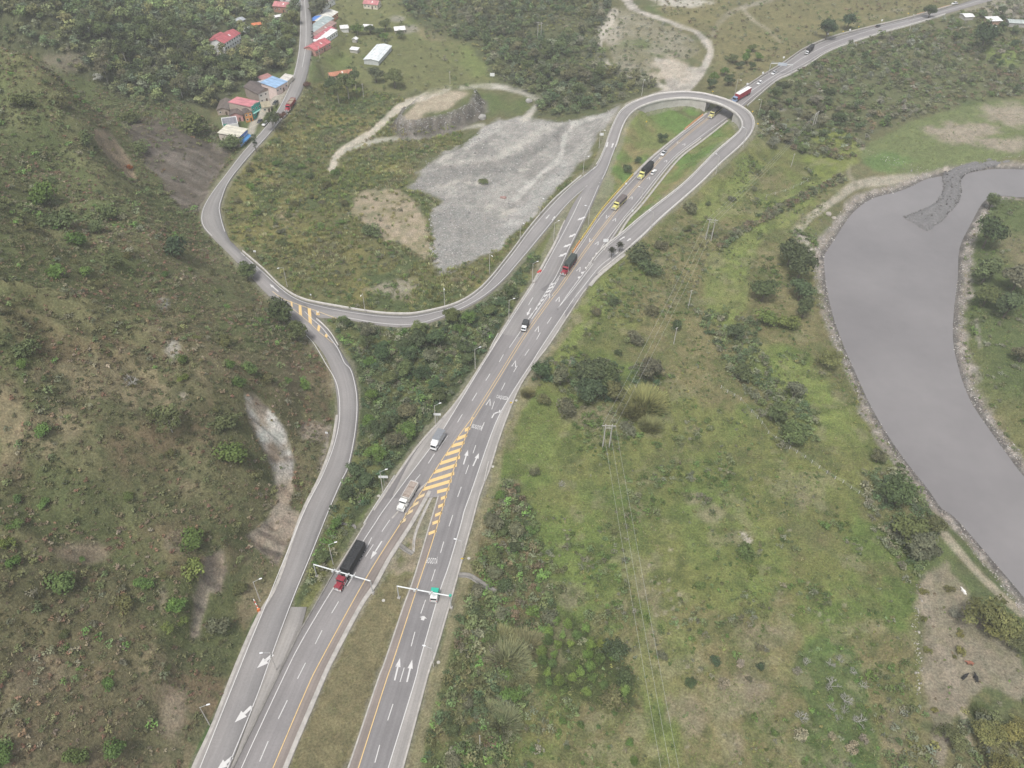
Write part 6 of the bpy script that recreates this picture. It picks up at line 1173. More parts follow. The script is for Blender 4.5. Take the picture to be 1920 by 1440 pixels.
# ------------------------------------------------------------------ buildings
M_GLASS = P((.025, .03, .035), .25, .1, name='dark_window_glass'); M_FRAME = P((.70, .70, .68), .6, .08, name='white_window_frame'); M_DOOR = P((.10, .07, .05), .6, .2, name='brown_door')
def roof_mat(c):
    m, nt, b = mat_nodes('roof_sheeting'); mp = N(nt, 'ShaderNodeMapping'); g = N(nt, 'ShaderNodeTexCoord'); mp.inputs['Scale'].default_value = (1.6, .12, .12); nt.links.new(g.outputs['Object'], mp.inputs[0])
    s = noise(nt, 1.0, 3, .6, vec=mp.outputs[0]); n2 = noise(nt, .35, 5, .65)
    c0 = mixc(nt, c, ramp(nt, s, [(.35, .78), (.65, 1.15)]), 1.0, 'MULTIPLY'); nt.links.new(mixc(nt, c0, ramp(nt, n2, [(.3, (.74, .74, .76)), (.55, (1, 1, 1)), (.75, (1.22, 1.2, 1.2))]), 1.0, 'MULTIPLY'), b.inputs['Base Color']); b.inputs['Roughness'].default_value = .6; return m
_rm = {}
def RM(c):
    if c not in _rm: _rm[c] = roof_mat(c)
    return _rm[c]
FACADES = {'narrow town house with teal front and bright pink roof': (.04, .34, .30), 'orange fronted town house left of the teal one': (.60, .27, .08), 'two storey house with dark tiles and white framed windows': (.62, .60, .56), 'corner shop with cream roof, blue front and blue awning': (.30, .42, .62)}
def house(p0, p1, d, h, rise, kind, wall, roofc, storeys, name, label):
    a, b = HBASE[label]; u = b - a; u.z = 0; w = u.length; rz = math.atan2(u.y, u.x); z = (a.z + b.z) / 2; c = (a + b) / 2
    n = Vector((-math.sin(rz), math.cos(rz), 0))
    cat = 'shed' if 'shed' in name else 'hut' if name == 'hut' else 'pavilion' if name == 'pavilion' else 'house'
    o = empty(name, (c.x, c.y, z), rz, label, cat); x = w / 2; wm, rm = P(wall, .85, .14, .8, name='house_wall'), RM(roofc)
    mb = MB(); mb.box(-x, x, 0, d, -4, h)
    ov, th = .45, .14; rf = MB()
    if kind == 'gable':
        if w >= d:
            for s in (-1, 1): mb.poly([(s * x, 0, h), (s * x, d, h), (s * x, d / 2, h + rise)][::s])
            k = rise / (d / 2); e = h - k * ov
            for (y0, y1) in ((-ov, d / 2), (d + ov, d / 2)): rf.hexa([(-x - ov, y0, e + .02), (x + ov, y0, e + .02), (x + ov, y1, h + rise + .02), (-x - ov, y1, h + rise + .02)], [(-x - ov, y0, e + th), (x + ov, y0, e + th), (x + ov, y1, h + rise + th), (-x - ov, y1, h + rise + th)])
        else:
            for y, s in ((0, 1), (d, -1)): mb.poly([(-x, y, h), (x, y, h), (0, y, h + rise)][::s])
            k = rise / x; e = h - k * ov
            for s in (-1, 1): rf.hexa([(s * (x + ov), -ov, e + .02), (s * (x + ov), d + ov, e + .02), (0, d + ov, h + rise + .02), (0, -ov, h + rise + .02)], [(s * (x + ov), -ov, e + th), (s * (x + ov), d + ov, e + th), (0, d + ov, h + rise + th), (0, -ov, h + rise + th)])
    elif kind == 'front':   # parapet front, sheet roof falling to the rear
        mb.box(-x, x, 0, .25, h + .003, h + 1.1); mb.hexa([(-x * .5, 0, h + 1.1), (x * .5, 0, h + 1.1), (x * .5, .25, h + 1.1), (-x * .5, .25, h + 1.1)], [(-x * .3, 0, h + 1.7), (x * .3, 0, h + 1.7), (x * .3, .25, h + 1.7), (-x * .3, .25, h + 1.7)])
        rf.hexa([(-x - .2, .3, h + .7), (x + .2, .3, h + .7), (x + .2, d + ov, h + .05), (-x - .2, d + ov, h + .05)], [(-x - .2, .3, h + .85), (x + .2, .3, h + .85), (x + .2, d + ov, h + .2), (-x - .2, d + ov, h + .2)])
    elif kind == 'shed':
        rf.hexa([(-x - ov, -ov, h + .02), (x + ov, -ov, h + .02), (x + ov, d + ov, h + rise), (-x - ov, d + ov, h + rise)], [(-x - ov, -ov, h + .16), (x + ov, -ov, h + .16), (x + ov, d + ov, h + rise + .14), (-x - ov, d + ov, h + rise + .14)])
    else:
        rf.box(-x + .3, x - .3, .3, d - .3, h + .01, h + .1)
        mb.box(-x, x, 0, .28, h + .002, h + .6); mb.box(-x, x, d - .28, d, h + .002, h + .6); mb.box(-x, -x + .28, .28, d - .28, h + .002, h + .6); mb.box(x - .28, x, .28, d - .28, h + .002, h + .6)
    mb.build('wall', [wm], o)
    if label in FACADES: MB().box(-x + .01, x - .01, -.05, -.002, -.5, h + (1.08 if kind == 'front' else 0)).build('facade', [P(FACADES[label], .8, .1, .8, name='painted_facade')], o)
    R = rf.build('roof', [rm], o)
    if kind == 'gable' and w > 7 and cat == 'house' and 'white' not in label[:6]:
        sk = MB(); g = random.Random(int(p0[0])); yy = d * .25; zz_ = h + rise * .5 + th
        sk.hexa([(x * .1, yy - .8, zz_ - rise / d * 1.6 + .03), (x * .1 + .9, yy - .8, zz_ - rise / d * 1.6 + .03), (x * .1 + .9, yy + .8, zz_ + rise / d * 1.6 + .03), (x * .1, yy + .8, zz_ + rise / d * 1.6 + .03)], [(x * .1, yy - .8, zz_ - rise / d * 1.6 + .07), (x * .1 + .9, yy - .8, zz_ - rise / d * 1.6 + .07), (x * .1 + .9, yy + .8, zz_ + rise / d * 1.6 + .07), (x * .1, yy + .8, zz_ + rise / d * 1.6 + .07)])
        if w >= d: sk.build('skylight', [P((.66, .66, .64), .5, .1)], R)
    if cat in ('house', 'shed') and h > 3.1:
        nx = max(2, int(w / 2.6)); fh = h / storeys
        def window(cx, cy, cz, side):
            if side == 0: fb = MB().box(cx - .62, cx + .62, -.07, .02, cz - .6, cz + .6); pb = MB().box(cx - .46, cx + .46, -.10, -.071, cz - .44, cz + .44)
            else:
                s = side; X = s * x; fb = MB().box(min(X - .02 * s, X + .07 * s), max(X - .02 * s, X + .07 * s), cy - .62, cy + .62, cz - .6, cz + .6); pb = MB().box(min(X + .071 * s, X + .1 * s), max(X + .071 * s, X + .1 * s), cy - .46, cy + .46, cz - .44, cz + .44)
            f = fb.build('window', [M_FRAME], o); pb.build('pane', [M_GLASS], f)
        for fl in range(storeys):
            for i in range(nx):
                cx = -x + w * (i + .5) / nx
                if fl == 0 and i == nx // 2: MB().box(cx - .55, cx + .55, -.08, .02, -.1, 2.2).build('door', [M_DOOR], o)
                else: window(cx, 0, fh * fl + fh * .55, 0)
            ny = max(1, int(d / 4))
            for i in range(ny): window(0, d * (i + .5) / ny, fh * fl + fh * .55, 1)
    return o, x, d, h
HB = {}
for row in HOUSES: HB[row[10]] = house(*row)
def add(label_start, fn):
    for k, v in HB.items():
        if k.startswith(label_start): fn(*v)
add('corner shop', lambda o, x, d, h: (MB().hexa([(-x, -2.2, 2.5), (x, -2.2, 2.5), (x, -.02, 3.1), (-x, -.02, 3.1)], [(-x, -2.2, 2.6), (x, -2.2, 2.6), (x, -.02, 3.2), (-x, -.02, 3.2)]).build('awning', [P((.07, .24, .50), .6, .1)], o), MB().box(-x - .02, x + .02, -.13, -.005, h - 1.5, h - .2).build('signboard', [P((.10, .20, .52), .6, .1)], o)))
add('white walled', lambda o, x, d, h: MB().box(-x * .9, -x * .35, -.15, -.01, h - .9, h + 1.2).build('lattice', [P((.04, .30, .22), .6, .1)], o))
add('narrow town', lambda o, x, d, h: MB().box(-x - .03, x + .03, -1.1, -.01, 3.0, 3.3).build('balcony', [P((.30, .55, .50), .6, .1)], o))
add('orange brick hall', lambda o, x, d, h: MB().hexa([(-x - .46, d / 2, h + 1.34 + .12), (-x * .1, d / 2 , h + 1.34 + .12), (-x * .1, d + .5, h + .02 + .12), (-x - .46, d + .5, h + .02 + .12)], [(-x - .46, d / 2, h + 1.4 + .12), (-x * .1, d / 2, h + 1.4 + .12), (-x * .1, d + .5, h + .08 + .12), (-x - .46, d + .5, h + .08 + .12)]).build('blue_sheeting', [P((.09, .22, .58), .6, .12)], o))
# ------------------------------------------------------------------ vehicles
M_TYRE = P((.018, .018, .018), .9, .1, name='tyre_rubber'); M_RIM = P((.32, .32, .33), .45, .1, name='wheel_rim'); M_CHROME = P((.55, .55, .55), .3, .05, .0, .6, name='bright_metal'); M_CHAS = P((.045, .045, .048), .7, .2, name='dark_chassis'); M_WSCR = P((.02, .025, .03), .15, .05, name='windscreen_glass'); M_LAMP = P((.75, .74, .68), .3, .03, name='lamp_glass'); M_TAIL = P((.4, .02, .02), .4, .05, name='tail_lamp')
def body(c, r=.38): return P(c, r, .07, name='vehicle_paint')
def vehicle(name, front, rear, label, cat, lift=0.0):
    f, r = road_z(*front), road_z(*rear); c = (f + r) / 2; d = f - r; k = 1.1 if cat == 'car' else 1.16; o = empty(name, (c.x, c.y, c.z + .01), math.atan2(d.y, d.x) - math.pi / 2, label, cat, None, k); return o, Vector((d.x, d.y, 0)).length / k
def wheels(o, ys, half, r=.5, w=.3, dual=()):
    for y in ys:
        for s in (-1, 1):
            ww = w * (1.9 if y in dual else 1); mb = MB(); mb.tube((s * half, y, r), (s * (half - ww), y, r), r, r, 12); t = mb.build('wheel', [M_TYRE], o); MB().tube((s * (half + .012), y, r), (s * (half - .05), y, r), r * .55, r * .5, 10).build('rim', [M_RIM], t)
def hood_cab(o, yf, c, roofc=None, sleeper=True):
    """bonneted tractor: bumper at yf, rear of cab at the returned y"""
    m = body(c); y = yf
    MB().box(-1.2, 1.2, y - .25, y, .45, .85).build('bumper', [M_CHROME], o)
    mb = MB(); mb.box(-.85, .85, y - 2.0, y - .15, .75, 1.85, .12, .0, .12); mb.box(-1.18, -.8, y - 1.55, y - .2, .5, 1.25, .05, .15, .15); mb.box(.8, 1.18, y - 1.55, y - .2, .5, 1.25, .05, .15, .15); b_ = mb.build('hood', [m], o, bevel=.06)
    MB().box(-.5, .5, y - .16, y - .1, .85, 1.6).build('grille', [M_CHROME], o)
    for s in (-1, 1): MB().box(s * .98 - .16, s * .98 + .16, y - .24, y - .17, .9, 1.15).build('headlight', [M_LAMP], o)
    ce = y - 3.5 if sleeper else y - 3.2
    cb = MB().box(-1.18, 1.18, ce, y - 1.98, .8, 2.75, .1, .05, .35).build('cab', [m], o, bevel=.07)
    MB().hexa([(-1.0, y - 2.03, 1.95), (1.0, y - 2.03, 1.95), (1.0, y - 1.99, 1.95), (-1.0, y - 1.99, 1.95)], [(-.95, y - 2.29, 2.62), (.95, y - 2.29, 2.62), (.95, y - 2.25, 2.62), (-.95, y - 2.25, 2.62)]).build('windscreen', [M_WSCR], o)
    for s in (-1, 1):
        MB().box(min(s * 1.10, s * 1.15), max(s * 1.10, s * 1.15), ce + .5, y - 2.35, 1.75, 2.4).build('side_window', [M_WSCR], cb); MB().box(min(s * 1.25, s * 1.5), max(s * 1.25, s * 1.5), y - 2.1, y - 2.02, 1.8, 2.3).build('mirror', [M_CHROME], o); MB().tube((s * 1.0, ce - .15, 1.0), (s * 1.0, ce - .15, 3.4), .09, .09, 8).build('exhaust', [M_CHROME], o); MB().tube((s * 1.0, ce - .2, .65), (s * 1.0, y - 2.1, .65), .3, .3, 10).build('fuel_tank', [M_CHROME], o)
    MB().box(-1.1, 1.1, y - 2.35, y - 1.95, 2.64, 2.72).build('sun_visor', [body(roofc or c)], o)
    return ce
def flat_cab(o, yf, c, h=2.2, L=1.7, half=1.0):
    m = body(c); MB().box(-half, half, yf - L, yf - .05, .5, h, .1, .05, .28).build('cab', [m], o, bevel=.06); MB().box(-half, half, yf - .12, yf, .35, .65).build('bumper', [M_CHAS], o)
    k = .23 * (1 / (h - .5)); z0, z1 = h * .58, h * .9; ya = yf - .05 - .28 * (z0 - .5) / (h - .5) + .015; yb = yf - .05 - .28 * (z1 - .5) / (h - .5) + .015
    MB().hexa([(-half * .84, ya - .03, z0), (half * .84, ya - .03, z0), (half * .84, ya, z0), (-half * .84, ya, z0)], [(-half * .8, yb - .03, z1), (half * .8, yb - .03, z1), (half * .8, yb, z1), (-half * .8, yb, z1)]).build('windscreen', [M_WSCR], o)
    for s in (-1, 1): MB().box(s * half * .75 - .14, s * half * .75 + .14, yf - .02, yf + .015, .75, .95).build('headlight', [M_LAMP], o); MB().box(min(s * (half - .06), s * (half - .01)), max(s * (half - .06), s * (half - .01)), yf - L + .4, yf - .5, h * .6, h * .88).build('side_window', [M_WSCR], o)
    return yf - L
def tarp(o, y0, y1, z0, z1, c, half=1.27, ribs=9, name='tarpaulin', arch=.18):
    m = P(c, .7, .22, 1.2, name='tarpaulin'); mb = MB()
    n = ribs
    for i in range(n):
        a, b = y0 + (y1 - y0) * i / n, y0 + (y1 - y0) * (i + 1) / n; sag = .0
        mb.hexa([(-half, a, z0), (half, a, z0), (half, b, z0), (-half, b, z0)], [(-half, a, z1), (half, a, z1), (half, b, z1), (-half, b, z1)])
        mb.hexa([(-half, a, z1 + .002), (half, a, z1 + .002), (half, b, z1 + .002), (-half, b, z1 + .002)], [(-half * .55, a + .04, z1 + arch), (half * .55, a + .04, z1 + arch), (half * .55, b - .04, z1 + arch), (-half * .55, b - .04, z1 + arch)])
    t = mb.build(name, [m], o); rb = MB()
    for i in range(n + 1):
        y = y0 + (y1 - y0) * i / n; rb.box(-half - .03, -half + .0, y - .05, y + .05, z0, z1); rb.box(half, half + .03, y - .05, y + .05, z0, z1)
    rb.build('stakes', [P(tuple(x * .6 for x in c), .7, .2)], t); return t
def chassis(o, y0, y1, z=.95): MB().box(-.45, .45, y0, y1, z - .25, z).build('chassis', [M_CHAS], o)
# red tractor with a long dark tarped trailer
o, L = vehicle('semi_truck', (632, 1110), (679, 1029), 'red bonneted semi truck pulling a long black tarped trailer under the gantry', 'truck'); yf = L / 2
ce = hood_cab(o, yf, (.25, .03, .045)); chassis(o, -yf, yf - 1); tarp(o, -yf, ce - 1.3, 1.15, 3.7, (.022, .023, .025), ribs=14); MB().box(-1.25, 1.25, -yf, ce - 1.3, .95, 1.15).build('trailer_bed', [M_CHAS], o)
wheels(o, [yf - 1.0], 1.2); wheels(o, [ce - .9, ce - 2.2, -yf + .9, -yf + 2.2, -yf + 3.5], 1.25, dual=[ce - .9, ce - 2.2, -yf + .9, -yf + 2.2, -yf + 3.5])
for s in (-1, 1): MB().box(s * 1.05 - .15, s * 1.05 + .15, -yf - .02, -yf + .03, .95, 1.15).build('tail_light', [M_TAIL], o)
# white tipper with beige tarped load
def tipper(front, rear, cabc, bodyc, loadc, label, cover=True):
    o, L = vehicle('dump_truck', front, rear, label, 'truck'); yf = L / 2; ce = hood_cab(o, yf, cabc, None, False); chassis(o, -yf, yf - 1); y0, y1 = -yf, ce - .35; m = body(bodyc, .6)
    mb = MB(); mb.box(-1.25, 1.25, y0, y1, 1.05, 1.25); mb.box(-1.25, -1.15, y0, y1, 1.252, 2.6); mb.box(1.15, 1.25, y0, y1, 1.252, 2.6); mb.box(-1.148, 1.148, y0, y0 + .1, 1.252, 2.7); mb.box(-1.148, 1.148, y1 - .1, y1, 1.252, 2.9); mb.build('dump_body', [m], o)
    ld = MB()
    for i in range(6):
        a, b = y0 + .12 + (y1 - y0 - .24) * i / 6, y0 + .12 + (y1 - y0 - .24) * (i + 1) / 6; zz = 2.45 + .16 * math.sin(i * 2.1); ld.hexa([(-1.14, a, 1.3), (1.14, a, 1.3), (1.14, b, 1.3), (-1.14, b, 1.3)], [(-1.1, a, zz), (1.1, a, zz), (1.1, b, zz + .05), (-1.1, b, zz + .05)])
    ld.build('load_cover' if cover else 'load', [P(loadc, .85, .25, 1.5)], o)
    for k in range(4): y = y0 + .4 + (y1 - y0 - .8) * k / 3; MB().box(-1.29, -1.251, y - .06, y + .06, 1.1, 2.55).build('rib', [m], o); MB().box(1.251, 1.29, y - .06, y + .06, 1.1, 2.55).build('rib', [m], o)
    wheels(o, [yf - 1.0], 1.2); wheels(o, [y0 + 1.1, y0 + 2.45], 1.25, dual=[y0 + 1.1, y0 + 2.45])
tipper((750, 961), (778, 913), (.72, .72, .70), (.62, .60, .57), (.30, .25, .215), 'white bonneted dump truck with a beige covered load near the yellow hatching')
tipper((538, 212), (551, 192), (.36, .03, .05), (.25, .04, .05), (.28, .22, .17), 'red dump truck parked on the right side of the village street')
# box truck
o, L = vehicle('box_truck', (812, 846), (829, 818), 'white cab box truck with grey cargo box beside the thicket', 'truck'); yf = L / 2; ce = flat_cab(o, yf, (.72, .73, .74), 2.4, 1.9, 1.05); chassis(o, -yf, yf - 1)
MB().box(-1.2, 1.2, -yf, ce - .15, 1.0, 3.35).build('cargo_box', [P((.42, .44, .46), .5, .1)], o); MB().box(-1.22, 1.22, -yf - .01, ce - .14, 3.352, 3.40).build('box_roof', [P((.20, .21, .225), .5, .12)], o); MB().box(-1.1, 1.1, ce - .3, ce + 1.1, 2.42, 3.0, .1, .0, .8).build('wind_deflector', [body((.6, .61, .62))], o)
wheels(o, [yf - .9], 1.05, .42); wheels(o, [-yf + 1.6], 1.12, .42, dual=[-yf + 1.6])
# small canopy truck
def canopy_truck(front, rear, cabc, tc, label, name='canopy_truck', z1=2.75):
    o, L = vehicle(name, front, rear, label, 'truck'); yf = L / 2; ce = flat_cab(o, yf, cabc, 2.05, 1.6, .95); chassis(o, -yf, yf - .8, .8); MB().box(-1.05, 1.05, -yf, ce - .1, .8, 1.25).build('cargo_bed', [M_CHAS], o); tarp(o, -yf, ce - .12, 1.252, z1, tc, 1.05, 5); wheels(o, [yf - .85, -yf + 1.1], .98, .38, .25, [-yf + 1.1])
canopy_truck((981, 623), (987, 610), (.70, .71, .72), (.055, .058, .06), 'small white cab truck with dark grey canopy level with the guard rail')
canopy_truck((1511, 103), (1522, 93), (.68, .69, .70), (.028, .03, .033), 'white cab truck with black canopy on the highway beyond the sign gantry', z1=3.2)
# stake trucks
def stake(front, rear, cabc, tc, label, z1=3.3, grille=None):
    o, L = vehicle('cargo_truck', front, rear, label, 'truck'); yf = L / 2; ce = hood_cab(o, yf, cabc, None, False); chassis(o, -yf, yf - 1); MB().box(-1.25, 1.25, -yf, ce - .3, 1.0, 1.35).build('cargo_bed', [body(grille or cabc, .6)], o); tarp(o, -yf, ce - .32, 1.352, z1, tc, 1.24, 8); wheels(o, [yf - 1.0], 1.2); wheels(o, [-yf + 1.2, -yf + 2.5], 1.25, dual=[-yf + 1.2, -yf + 2.5])
stake((1055, 518), (1076, 489), (.27, .035, .05), (.045, .055, .05), 'red bonneted truck with dark green tarpaulin between the chevrons', 3.4)
stake((1150, 395), (1170, 376), (.60, .56, .20), (.13, .11, .105), 'pale yellow truck with brown grey tarped load beside the yellow barrier', 2.9)
stake((1330, 223), (1350, 205.5), (.55, .51, .22), (.04, .038, .036), 'yellow truck with dark load coming out from under the overpass', 2.8)
o, L = vehicle('semi_truck', (1198, 337.5), (1220, 315), 'pale yellow semi truck with rounded black tarped trailer next to the round bushes', 'truck'); yf = L / 2
ce = hood_cab(o, yf, (.62, .60, .22)); chassis(o, -yf, yf - 1); MB().box(-1.25, 1.25, -yf, ce - .9, .95, 1.15).build('trailer_bed', [M_CHAS], o); tarp(o, -yf, ce - .9, 1.152, 3.3, (.018, .019, .02), 1.25, 10, arch=.5); wheels(o, [yf - 1.0], 1.2); wheels(o, [ce - .7, ce - 1.9, -yf + .9, -yf + 2.2], 1.25, dual=[ce - .7, ce - 1.9, -yf + .9, -yf + 2.2])
o, L = vehicle('semi_truck', (1375, 192.5), (1403, 176), 'semi truck with blue cab and red box trailer with white roof behind the overpass', 'truck'); yf = L / 2
ce = flat_cab(o, yf, (.22, .30, .45), 2.9, 2.1, 1.2); chassis(o, -yf, yf - 1); MB().box(-1.27, 1.27, -yf, ce - .7, 1.1, 3.9).build('trailer_box', [body((.34, .03, .05), .5)], o); MB().box(-1.28, 1.28, -yf - .01, ce - .69, 3.902, 3.96).build('trailer_roof', [P((.72, .70, .68), .5, .08)], o); wheels(o, [yf - 1.0], 1.2); wheels(o, [ce - .8, -yf + .9, -yf + 2.2], 1.25, dual=[ce - .8, -yf + .9, -yf + 2.2])
# pick-up with a green cab end and white body, driving away
o, L = vehicle('light_truck', (818, 1107), (813, 1131.5), 'light truck with white body and bright green front under the second gantry', 'truck'); yf = L / 2
MB().box(-1.0, 1.0, -yf + .1, yf - 2.1, .75, 2.15, .08, .12, .05).build('cargo_body', [body((.70, .70, .68))], o, bevel=.06); MB().hexa([(-.8, -yf + .09, 1.35), (.8, -yf + .09, 1.35), (.8, -yf + .15, 1.35), (-.8, -yf + .15, 1.35)], [(-.78, -yf + .14, 1.95), (.78, -yf + .14, 1.95), (.78, -yf + .21, 1.95), (-.78, -yf + .21, 1.95)]).build('rear_window', [M_WSCR], o); MB().box(-.75, .75, -yf + 1.0, yf - 2.5, 2.152, 2.24, .06, .1, .1).build('roof_hatch', [body((.74, .74, .72))], o); MB().box(-.98, .98, -yf, -yf + .16, .4, .7).build('bumper', [M_CHROME], o)
MB().box(-1.05, 1.05, yf - 2.05, yf - .55, .7, 2.75, .07, .05, .3).build('cab', [body((.03, .40, .29))], o, bevel=.06); MB().box(-.95, .95, yf - .6, yf, .55, 1.3, .06, 0, .15).build('hood', [body((.03, .40, .29))], o, bevel=.05)
for s in (-1, 1): MB().box(s * .8 - .12, s * .8 + .12, -yf + .08, -yf + .13, .85, 1.05).build('tail_light', [M_TAIL], o); MB().box(min(s * 1.0, s * 1.04), max(s * 1.0, s * 1.04), yf - 1.8, yf - .95, 1.6, 2.3).build('side_window', [M_WSCR], o)
wheels(o, [yf - .9, -yf + 1.1], 1.0, .38, .24)
chassis(o, -yf + .2, yf - .2, .75)
# cars
def car(front, rear, c, label, kind='car', roofc=None, name=None):
    o, L = vehicle(name or ('pickup_truck' if kind == 'pickup' else 'passenger_car'), front, rear, label, 'pickup' if kind == 'pickup' else 'car'); L = max(4.0, min(L, 5.2)); y = L / 2; m = body(c, .3)
    MB().box(-.86, .86, -y, y, .35, .92, .07, .06, .12).build('body', [m], o, bevel=.09)
    if kind == 'pickup':
        MB().hexa([(-.78, -y * .05, .921), (.78, -y * .05, .921), (.78, y * .52, .921), (-.78, y * .52, .921)], [(-.66, 0, 1.55), (.66, 0, 1.55), (.66, y * .26, 1.55), (-.66, y * .26, 1.55)]).build('cabin', [M_WSCR], o); MB().box(-.67, .67, -.02, y * .27, 1.551, 1.62).build('car_roof', [m], o); MB().box(-.7, .7, -y + .12, -y * .1, .921, 1.05).build('cargo', [P((.05, .05, .055), .8, .2)], o)
    else:
        MB().hexa([(-.78, -y * .82, .921), (.78, -y * .82, .921), (.78, y * .42, .921), (-.78, y * .42, .921)], [(-.62, -y * .55, 1.40), (.62, -y * .55, 1.40), (.62, y * .08, 1.40), (-.62, y * .08, 1.40)]).build('cabin', [M_WSCR], o); MB().box(-.635, .635, -y * .56, y * .09, 1.401, 1.46, .03, .03, .03).build('car_roof', [body(roofc or c, .3)], o)
    for s in (-1, 1): MB().box(s * .62 - .16, s * .62 + .16, y - .1, y + .005, .62, .78).build('headlight', [M_LAMP], o); MB().box(s * .66 - .14, s * .66 + .14, -y - .005, -y + .06, .62, .8).build('tail_light', [M_TAIL], o)
    wheels(o, [y * .62, -y * .62], .84, .31, .2)
car((1229, 320), (1221, 329.5), (.74, .74, .73), 'white car driving up the highway past the yellow semi truck')
car((1240, 293.5), (1248.5, 284.5), (.62, .63, .64), 'silver pickup coming down the highway below the overpass', 'pickup')
car((1419, 160.5), (1429, 153), (.74, .74, .74), 'white car behind the red box trailer on the highway')
car((1446, 142), (1456, 134.5), (.66, .67, .68), 'white pickup with dark cargo passing under the far sign gantry', 'pickup')
car((493, 238), (503, 228), (.74, .74, .74), 'white car parked in front of the teal town house')
car((530, 222), (537, 214), (.72, .72, .72), 'white car parked behind the red dump truck')
car((512, 199), (521, 190), (.06, .065, .06), 'dark car parked in front of the white framed house')
car((484, 233), (491, 226), (.05, .055, .07), 'dark car parked beside the white one at the teal house')
car((1650, 48), (1642, 52), (.05, .06, .06), 'dark car on the far highway shoulder by the meadow'); car((1783, 9), (1796, 6.5), (.7, .7, .7), 'white car at the far end of the highway')
def motorbike(u, v, a, label):
    o = empty('motorcycle', road_z(u, v), a, label, 'motorcycle', 'motorcycles parked at the village street'); MB().box(-.14, .14, -.5, .45, .45, .85, .04, .1, .15).build('frame', [body((.05, .05, .06))], o); MB().box(-.15, .15, -.75, .05, .85, .95).build('seat', [M_TYRE], o); MB().box(-.38, .38, .42, .48, 1.0, 1.06).build('handlebar', [M_CHROME], o)
    for y in (-.65, .65): MB().tube((-.06, y, .31), (.06, y, .31), .31, .31, 10).build('wheel', [M_TYRE], o)
for i, (u, v) in enumerate(((585.5, 61), (585.5, 65), (585.5, 71))): motorbike(u, v, 1.2, 'dark motorcycle parked at the street edge by the brown tiled house')
motorbike(583, 113, .6, 'dark motorcycle at the street edge above the reddish bush'); 
# ------------------------------------------------------------------ street furniture
M_GALV = P((.42, .43, .43), .5, .1, name='galvanised_steel'); M_POLEC = P((.46, .44, .41), .8, .12, name='concrete_pole'); M_WOODP = P((.40, .385, .36), .85, .2, name='weathered_pole'); M_SIGNW = P((.76, .77, .77), .5, .05, name='white_sign'); M_SIGNY = P((.72, .50, .04), .5, .08, name='yellow_sign'); M_HEAD = P((.74, .75, .76), .4, .05, name='lamp_housing'); M_BLACK = P((.03, .03, .03), .6, .1)
_lp = MB().tube((0, 0, -.4), (0, 0, 10.5), .16, .09, 8).mesh('pole'); _la = MB().tube((0, 0, 10.35), (1.9, 0, 10.9), .06, .05, 6).mesh('arm'); _lh = MB().box(1.75, 2.65, -.19, .19, 10.86, 11.02, .03, .04, .04).mesh('lamp_head')
_lp.materials.append(M_POLEC); _la.materials.append(M_GALV); _lh.materials.append(M_HEAD)
def lamp(u, v, to, label, road=False):
    p = G(u, v); t = G(*to) if len(to) == 2 else None; d = t - p; o = empty('street_lamp', p, math.atan2(d.y, d.x), label, 'street lamp', 'street lamps along the roads')
    for n_, me in (('pole', _lp), ('arm', _la), ('lamp_head', _lh)): c = bpy.data.objects.new(n_, me); COL.objects.link(c); c.parent = o
for u, v, to, lb in ((393, 1359, (430, 1350), 'street lamp at the foot of the hill, lowest on the branch road'), (488, 1127, (520, 1118), 'street lamp at the foot of the hill beside the red and white barrier'), (519, 1258, (490, 1262), 'street lamp in the paved gap between branch road and southbound lanes'), (625, 1058, (650, 1052), 'street lamp beside the first gantry and the long semi truck'), (868, 1051, (835, 1045), 'street lamp with long arm beside the yellow sign and BOGOTÁ lettering'), (813, 1250, (775, 1240), 'street lamp beside the northbound arrows'),
    (817, 798, (845, 790), 'street lamp with a white panel beside the box truck'), (718, 922, (745, 915), 'street lamp with a white panel beside the guard rail and the dump truck'), (891, 692, (915, 686), 'street lamp at the thicket edge between box truck and canopy truck'), (954, 600, (980, 594), 'street lamp at the thicket edge above the canopy truck'), (998, 530, (1020, 524), 'street lamp beside the red barrier block on the slip road'), (918, 513, (930, 525), 'street lamp on the quarry side of the side road near the bend'), (834, 575, (836, 590), 'street lamp on the outer edge of the side road below the gravel'),
    (685, 587, (680, 597), 'street lamp on the outer side road edge near the junction'), (539, 538, (520, 545), 'street lamp beside the side road bend left of the hatching'), (1012, 405, (1025, 415), 'street lamp along the side road below the round gravel edge'), (975, 452, (990, 462), 'street lamp on the side road edge at the gravel tip'), (1038, 453, (1055, 447), 'street lamp on the grass between side road and slip road'), (1103, 422, (1080, 418), 'street lamp on the loop grass beside the slip road arrows'), (1093, 327, (1108, 330), 'street lamp at the upper fork of side road and loop'), (1123, 278, (1140, 280), 'street lamp with white panel on the outer loop edge'),
    (1203, 180, (1210, 190), 'street lamp at the gravel apron behind the loop'), (1201, 387, (1185, 384), 'street lamp on the grass strip beside the highway'), (1393, 276, (1378, 270), 'street lamp on a concrete pad outside the loop, upper one'), (1342, 327, (1328, 320), 'street lamp on a concrete pad outside the loop, middle one'), (1220, 433, (1205, 428), 'street lamp on a concrete pad outside the loop, lowest one'), (1421, 219, (1405, 222), 'street lamp at the right end of the overpass'), (1377, 180, (1388, 184), 'street lamp behind the overpass beside the red trailer'), (1705, 58, (1698, 50), 'street lamp on the scrub side of the far highway')): lamp(u, v, to, lb)
